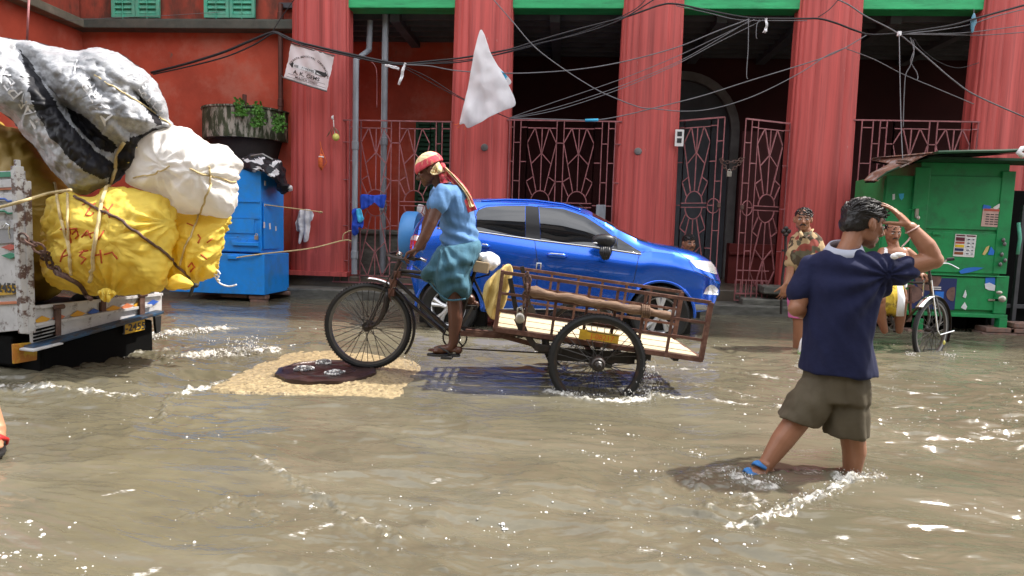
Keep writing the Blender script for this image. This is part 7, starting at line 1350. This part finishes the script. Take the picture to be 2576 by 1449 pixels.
for a in (([(270, 868), (340, 852), (430, 838), (560, 826)], .16, .80, .02), ([(430, 900), (520, 893), (610, 890), (690, 882)], .12, .85, .03), ([(-20, 965), (60, 968), (150, 982), (230, 990), (340, 1000)], .07, .72, .02), ([(455, 990), (500, 975), (560, 958), (600, 938)], .06, .8, .015), ([(300, 900), (420, 880), (500, 868)], .12, .55, .015),
          ([(1385, 985), (1440, 998), (1520, 1010), (1600, 1008), (1660, 1000)], .06, .95, .02), ([(1640, 915), (1750, 928), (1880, 940), (2000, 958)], .09, .7, .012), ([(1640, 1000), (1740, 1004), (1850, 1020), (1980, 1034)], .06, .72, .012), ([(1560, 985), (1640, 960)], .10, .8, .02), ([(1700, 960), (1800, 975), (1900, 1000)], .08, .55, .012),
          ([(1858, 1204), (1890, 1216), (1930, 1222)], .06, .85, .02), ([(2110, 1205), (2140, 1209), (2175, 1205), (2215, 1198)], .035, .95, .022), ([(2140, 1210), (2080, 1238), (1990, 1275), (1900, 1300), (1830, 1313)], .032, .80, .024), ([(1960, 1190), (2040, 1192), (2100, 1198)], .035, .62, .010), ([(1840, 1180), (1780, 1190), (1740, 1215)], .07, .55, .014), ([(1880, 1240), (1930, 1262), (1860, 1270)], .06, .55, .012), ([(1800, 1250), (1780, 1280)], .05, .45, .01),
          ([(2290, 985), (2370, 990)], .05, .66), ([(2230, 1034), (2330, 1030)], .03, .66), ([(2440, 1085), (2590, 1106)], .025, .7), ([(2190, 962), (2260, 972), (2420, 1000)], .06, .5), ([(2075, 1350), (2140, 1334)], .025, .74), ([(1790, 1408), (1880, 1424)], .03, .72), ([(1605, 1368), (1650, 1372)], .018, .7), ([(2300, 1060), (2440, 1058)], .03, .5),  # foam here also carries the sun-glint patches on the right
          ([(405, 1060), (420, 1012), (480, 978), (545, 966)], .035, .42, .014), ([(640, 1150), (700, 1185), (780, 1232), (880, 1290), (990, 1348)], .035, .52, .014), ([(580, 1250), (640, 1270), (680, 1310)], .05, .42, .010), ([(150, 1222), (230, 1200), (330, 1180)], .04, .42), ([(262, 1246), (330, 1236)], .022, .85), ([(500, 1290), (570, 1272)], .05, .45, .008), ([(740, 1342), (800, 1325), (830, 1318)], .026, .75), ([(830, 1376), (912, 1368)], .04, .62), ([(940, 1330), (1000, 1350)], .05, .42), ([(340, 1440), (390, 1430)], .025, .8), ([(620, 1085), (740, 1110)], .05, .5), ([(540, 1125), (700, 1150)], .05, .42), ([(1060, 1190), (1170, 1210), (1250, 1230)], .05, .45), ([(1090, 1205), (1140, 1200)], .03, .6), ([(2280, 893), (2300, 896)], .04, .7), ([(2380, 896), (2402, 898)], .04, .7), ([(1790, 795), (1850, 797), (1970, 806)], .05, .5)): wash(*a)  # the leftmost white streaks here are sky reflections drawn as foam
# broken streaks of froth drifting with the flow
st_ = pn(wx * .9 + 11, rot * 3.1) ; st2 = pn(wx * 2.2 + 4, rot * 7.5)
FO = np.maximum(FO, np.clip((st_ - .30) * 1.6, 0, .36) * np.clip((st2 + .25) * 1.5, 0, 1) * calm)
slabP = [(536, 972), (600, 940), (660, 912), (735, 886), (820, 880), (900, 884), (1000, 896), (1048, 908), (1052, 930), (1040, 950), (1012, 975), (995, 1001), (900, 996), (800, 990), (700, 984), (610, 980)]
sw = GP(slabP); scx, scy = sum(p.x for p in sw) / len(sw), sum(p.y for p in sw) / len(sw); ins = np.zeros(XX.shape, bool); j = len(sw) - 1
for i in range(len(sw)):
    xi, yi, xj, yj = sw[i].x, sw[i].y, sw[j].x, sw[j].y; ins ^= ((yi > YY) != (yj > YY)) & (XX < (xj - xi) * (YY - yi) / (yj - yi + 1e-12) + xi); j = i
sd_ = seg_d(sw + [sw[0]]); sgn = np.where(ins, -sd_, sd_); msk = np.clip((.10 - sgn) / .14, 0, 1); Hh = Hh * (1 - .72 * msk) - .014 * msk; FO = FO * (1 - np.clip((.02 - sgn) / .06, 0, 1)); FO = np.maximum(FO, .55 * np.exp(-((sgn - .03) / .05) ** 2) * np.clip(pn(XX * 3, YY * 3) + .35, 0, 1))
for w_, p_ in ((nh, .6), (fhh, .5)): pass
nr, nc = XX.shape; co_ = np.empty((nr * nc, 3), np.float32); co_[:, 0] = XX.ravel(); co_[:, 1] = YY.ravel(); co_[:, 2] = Hh.ravel()
idx = np.arange(nr * nc).reshape(nr, nc); fq = np.stack([idx[:-1, :-1], idx[:-1, 1:], idx[1:, 1:], idx[1:, :-1]], -1).reshape(-1, 4)
me = bpy.data.meshes.new('water'); me.vertices.add(len(co_)); me.vertices.foreach_set('co', co_.ravel()); me.loops.add(fq.size); me.loops.foreach_set('vertex_index', fq.ravel().astype(np.int32)); me.polygons.add(len(fq)); me.polygons.foreach_set('loop_start', np.arange(0, fq.size, 4, dtype=np.int32)); me.polygons.foreach_set('use_smooth', np.ones(len(fq), bool)); me.update(calc_edges=True)
at_ = me.attributes.new('foam', 'FLOAT', 'POINT'); at_.data.foreach_set('value', FO.ravel().astype(np.float32))
def water_mat():
    m = bpy.data.materials.new('muddy_flood_water'); m.use_nodes = True; N, L = nt(m); b = N['Principled BSDF']; tc = N.new('ShaderNodeTexCoord')
    def noise_(sc, stretch, det=5, loc=(0, 0, 0), ro=.6):
        mp = N.new('ShaderNodeMapping'); mp.inputs['Scale'].default_value = stretch; mp.inputs['Location'].default_value = loc; L.new(tc.outputs['Object'], mp.inputs[0]); n = N.new('ShaderNodeTexNoise'); n.inputs['Scale'].default_value = sc; n.inputs['Detail'].default_value = det; n.inputs['Roughness'].default_value = ro; L.new(mp.outputs[0], n.inputs['Vector']); return n.outputs['Fac']
    def rng(s, a, b_, c=0., d=1.): r = N.new('ShaderNodeMapRange'); r.interpolation_type = 'SMOOTHSTEP'; r.inputs['From Min'].default_value = a; r.inputs['From Max'].default_value = b_; r.inputs['To Min'].default_value = c; r.inputs['To Max'].default_value = d; L.new(s, r.inputs['Value']); return r.outputs[0]
    def mix(f, a, b_):
        x = N.new('ShaderNodeMix'); x.data_type = 'RGBA'; L.new(f, x.inputs['Factor'])
        for k, c in (('A', a), ('B', b_)):
            if isinstance(c, tuple): x.inputs[k].default_value = (*c, 1)
            else: L.new(c, x.inputs[k])
        return x.outputs['Result']
    def mth(op, a, b_):
        x = N.new('ShaderNodeMath'); x.operation = op
        for k, c in enumerate((a, b_)):
            if isinstance(c, (int, float)): x.inputs[k].default_value = c
            else: L.new(c, x.inputs[k])
        return x.outputs[0]
    mud = mix(rng(noise_(1.1, (.5, 1.3, 1)), .35, .68), (.108, .097, .064), (.145, .132, .092)); mud = mix(rng(noise_(5, (.45, 1.6, 1), 6, (3, 1, 0)), .45, .75, 0, .55), mud, (.078, .069, .050))
    fo = N.new('ShaderNodeAttribute'); fo.attribute_name = 'foam'; f = fo.outputs['Fac']
    fn = rng(noise_(24, (.75, 1.5, 1), 6, (0, 0, 0), .75), .36, .66); fm = rng(noise_(7, (.5, 1.6, 1), 4, (5, 2, 0)), .35, .62); s = mth('MULTIPLY', f, mth('ADD', .22, mth('ADD', mth('MULTIPLY', fn, .85), mth('MULTIPLY', fm, .50)))); ff = rng(s, .44, 1.08)
    colr = mix(ff, mud, (.66, .645, .60)); L.new(colr, b.inputs['Base Color']); L.new(rng(ff, 0, 1, .05, .45), b.inputs['Roughness']); b.inputs['IOR'].default_value = 1.33; b.inputs['Specular IOR Level'].default_value = .85
    n1, n2 = noise_(30, (.40, 1.6, 1), 4), noise_(85, (.5, 1.4, 1), 3); bh = mth('ADD', mth('MULTIPLY', n1, 1.), mth('MULTIPLY', n2, .30)); bh = mth('ADD', bh, mth('MULTIPLY', ff, .6)); bp = N.new('ShaderNodeBump'); bp.inputs['Strength'].default_value = .24; bp.inputs['Distance'].default_value = .010; L.new(bh, bp.inputs['Height']); L.new(bp.outputs[0], b.inputs['Normal']); return m
struct(link('water', me, water_mat()))
# ------------------------------------------------------------------ raised manhole apron
m = MB(); ol = catmull([(p.x, p.y, 0) for p in sw], 15, True); rg = []
ol = [p + V((.05 * nz(p, 5), .045 * nz(p, 6, 3), 0)) for p in ol]
for k in range(56):
    t = k / 55; rg.append([V((scx + (p.x - scx) * t * 1.06, scy + (p.y - scy) * t * 1.06, (.020 - .034 * t ** 2.4 if t < .97 else -.075) + .016 * t * t * nz((scx + (p.x - scx) * t, scy + (p.y - scy) * t, 0), 4.2, 2) + .007 * nz((p.x * t, p.y * t, 0), 6) + .004 * nz((scx + (p.x - scx) * t, scy + (p.y - scy) * t, 0), 24) + .006 * nz((scx + (p.x - scx) * t, scy + (p.y - scy) * t, 0), 50, 3))) for p in ol])
m.loft([[V((scx + (p.x - scx) * .001, scy + (p.y - scy) * .001, .016)) for p in ol]] + rg[1:], cap=False); sl = m.build('concrete_apron', M['slab'], smooth=True); tag(sl, 'tan gravelly concrete apron showing above the water round the manhole', 'concrete slab')
mc = G(823, 932, .03); mz = max(.042, fh.z - R0 - .004); mc.z = 0; mh_ = MB(); n = 72
def rim_(r, z, teeth=0): return [V((mc.x + (r + (teeth if (k // 2) % 3 == 0 else 0)) * math.cos(2 * math.pi * k / n), mc.y + (r + (teeth if (k // 2) % 3 == 0 else 0)) * math.sin(2 * math.pi * k / n), z + .0015 * math.sin(k * .9))) for k in range(n)]
mh_.loft([rim_(.37, -.01), rim_(.372, .01, .012), rim_(.37, mz - .008, .012), rim_(.35, mz), rim_(.33, mz), rim_(.325, mz - .006), rim_(.22, mz - .006), rim_(.215, mz), rim_(.19, mz), rim_(.185, mz - .006), rim_(.02, mz - .004)]); mo_ = mh_.build('manhole_cover', M['castiron'], smooth='auto', ang=40); tag(mo_, 'round wet cast iron manhole cover under the front wheel of the cycle cart', 'manhole cover')
def dome(u, v, r, hgt, label, seed):
    c = G(u, v, mz); m = MB(); m.ell(c, (r, r, hgt), None, 26, 16); me = fuse(m, .006, 1, lambda p, n_: n_ * (.010 * nz(p, 26, seed) + .006 * nz(p, 60, seed))); tag(link('bubbling_water', me, M['spray'], smooth=True), label, 'bubbling water', 'water welling through the manhole'); 
dome(764, 928, .075, .020, 'clear water bubble welling at the left of the manhole cover', 1); dome(842, 938, .065, .024, 'clear water bubble welling at the near middle of the manhole cover', 3); dome(815, 912, .055, .03, 'clear water bubble welling at the far side of the manhole cover', 5)
# ------------------------------------------------------------------ froth bubbles and splashes
r_ = random.Random(11); m = MB(); oc = [(1, 0, 0), (.7, .7, 0), (0, 1, 0), (-.7, .7, 0), (-1, 0, 0), (-.7, -.7, 0), (0, -1, 0), (.7, -.7, 0)]
hs = lambda x, y: 0.
def zat(x, y):
    j = int(np.searchsorted(yy, y)); j = min(max(j, 0), nr - 1); i = int(np.searchsorted(XX[j], x)); i = min(max(i, 0), nc - 1); return float(Hh[j, i])
def bub(x, y, r):
    z = zat(x, y); vs = [(x + a * r, y + b * r, z - .001) for a, b, _ in oc] + [(x + a * r * .7, y + b * r * .7, z + r * .42) for a, b, _ in oc] + [(x, y, z + r * .6)]
    m.add(vs, [(k, (k + 1) % 8, 8 + (k + 1) % 8, 8 + k) for k in range(8)] + [(8 + k, 8 + (k + 1) % 8, 16) for k in range(8)])
cnt = 0
while cnt < 950:
    y = 1.45 + 6.2 * r_.random() ** 1.5; x = r_.uniform(-1, 1) * (.86 * y + .2) - y * .079
    d = noise.noise(V((x * .9, y * 1.4, 4))) + .5 * noise.noise(V((x * 3, y * 4, 1))); 
    if d < -.05 + .35 * r_.random() or (x < -.3 and r_.random() < .55): continue
    if abs(x - scx) < .75 and abs(y - scy) < .6: continue
    q = r_.random(); bub(x, y, (.0020 + .0065 * q ** 6) * (1 + .06 * y)); cnt += 1
    if q > .9:
        for k in range(r_.randint(2, 6)): bub(x + r_.gauss(0, .03), y + r_.gauss(0, .015), .002 + .002 * r_.random())
for (u_, v_) in ((764, 928), (842, 938), (815, 912)):
    c_ = G(u_, v_, mz)
    for k in range(46):
        a_ = r_.uniform(0, 6.28); q_ = .075 * r_.random() ** .7; m.ell(c_ + V((math.cos(a_) * q_, math.sin(a_) * q_, .004 + .016 * max(0, 1 - q_ / .06))), (.006 + .006 * r_.random(),) * 3, None, 7, 5)
fb_ = m.build('foam_bubbles', M['foam'], smooth=True); tag(fb_, 'small white froth bubbles scattered over the brown flood water', 'foam', None, 'stuff')
def splash(label, src, n, hgt, drift, rad=(.003, .009), streak=.5, white=.5):
    m = MB()
    for k in range(n):
        a, b = src[r_.randrange(len(src))]; t = r_.random(); p = a.lerp(b, t) + V((r_.gauss(0, .03), r_.gauss(0, .03), 0)); h = hgt * r_.random() ** 1.6; p = p + EZ * h + drift * h * r_.uniform(.2, 1.2); rr = r_.uniform(*rad) * (.35 + .75 * r_.random() ** 2); m.cur = 1 if r_.random() < white else 0
        if r_.random() < streak * .35:
            d = V((r_.gauss(0, .3), r_.gauss(0, .2), -1)) + drift * .5; d.normalize(); l = rr * r_.uniform(2, 4.5); m.tube([p - d * l, p - d * l * .3 + V((r_.gauss(0, .004), 0, 0)), p + d * l * .4, p + d * l], [rr * .2, rr * .55, rr * .7, rr * .25], 5)
        else: m.ell(p, (rr, rr, rr * r_.uniform(.8, 1.5)), None, 7, 5)
    tag(m.build('water_splash', [M['spray'], M['foam']], smooth=True), label, 'splash', 'splashes on the flood water', 'stuff')
g = lambda u, v, dz=0.: G(u, v) + EZ * dz
splash('water curtain thrown off the rear of the cart wheel', [(g(1622, 1000), g(1640, 990)), (g(1600, 1008), g(1660, 1004)), (K(1628, 925, DN), K(1610, 985, DN)), (K(1634, 935, DN), K(1640, 990, DN)), (g(1560, 1008), g(1640, 1012))], 420, .10, V((.25, -.1, 0)), (.0025, .007), .55, .55)
splash('low froth along the front of the near cart wheel', [(g(1385, 984), g(1440, 996)), (g(1440, 996), g(1540, 1010))], 200, .035, V((-.1, 0, 0)), (.0025, .006), .3, .7)
splash('spiky splash between the truck and the manhole', [(g(570, 892), g(650, 892)), (g(610, 888), g(640, 886)), (g(520, 900), g(700, 886))], 380, .15, V((.1, 0, 0)), (.004, .010), .55, .6)
splash('froth boiling behind the truck wheels', [(g(290, 872), g(420, 846)), (g(210, 900), g(250, 905)), (g(420, 846), g(520, 836))], 330, .05, V((.1, 0, 0)), (.004, .011), .3, .8)
splash('splash round the sandalled foot of the young man', [(g(1850, 1200), g(1900, 1215)), (g(1900, 1215), g(1960, 1222)), (g(1830, 1195), g(1860, 1220))], 260, .05, V((-.1, -.1, 0)), (.002, .005), .45, .5)
splash('bow wave froth at the standing leg of the young man', [(g(2110, 1204), g(2215, 1198)), (g(2100, 1228), g(2190, 1208)), (g(1960, 1285), g(2100, 1232))], 420, .03, V((0, -.1, 0)), (.002, .0055), .25, .6)
splash('drops falling from the front mudguard onto the apron', [(g(1015, 918), g(1050, 930)), (K(1032, 880, DM), K(1042, 915, DM))], 120, .06, V((.2, 0, 0)), (.003, .006), .5, .4)
splash('small froth where the rickshaw wheel meets the water', [(g(2284, 892), g(2300, 896)), (g(2380, 896), g(2400, 898))], 90, .03, V((0, 0, 0)), (.004, .008), .2, .8)
# ================================================================== the row of houses across the street, behind the viewer (seen in glass and paint)
ob = thing('opposite_building', (0, -7.5, 0), 'pale plastered house row across the street', 'building')
m = MB(); m.box((0, -8.5, 5.0), (46, 3, 10.4)); m.build('wall', mat('pale_plaster', (.24, .22, .19), .9, var=.3, vs=.6), ob)
m = MB()
for k in range(14):
    for z in (2.0, 5.4, 8.6): m.box((-20 + 3.1 * k, -6.98, z), (1.3, .1, 2.0))
m.build('windows', M['ceil'], ob).__setitem__('kind', 'stuff')
m = MB()
for z in (3.9, 7.2, 10.1): m.box((0, -6.8, z), (46, .5, .18))
m.build('ledge', M['stone'], ob).__setitem__('kind', 'stuff')
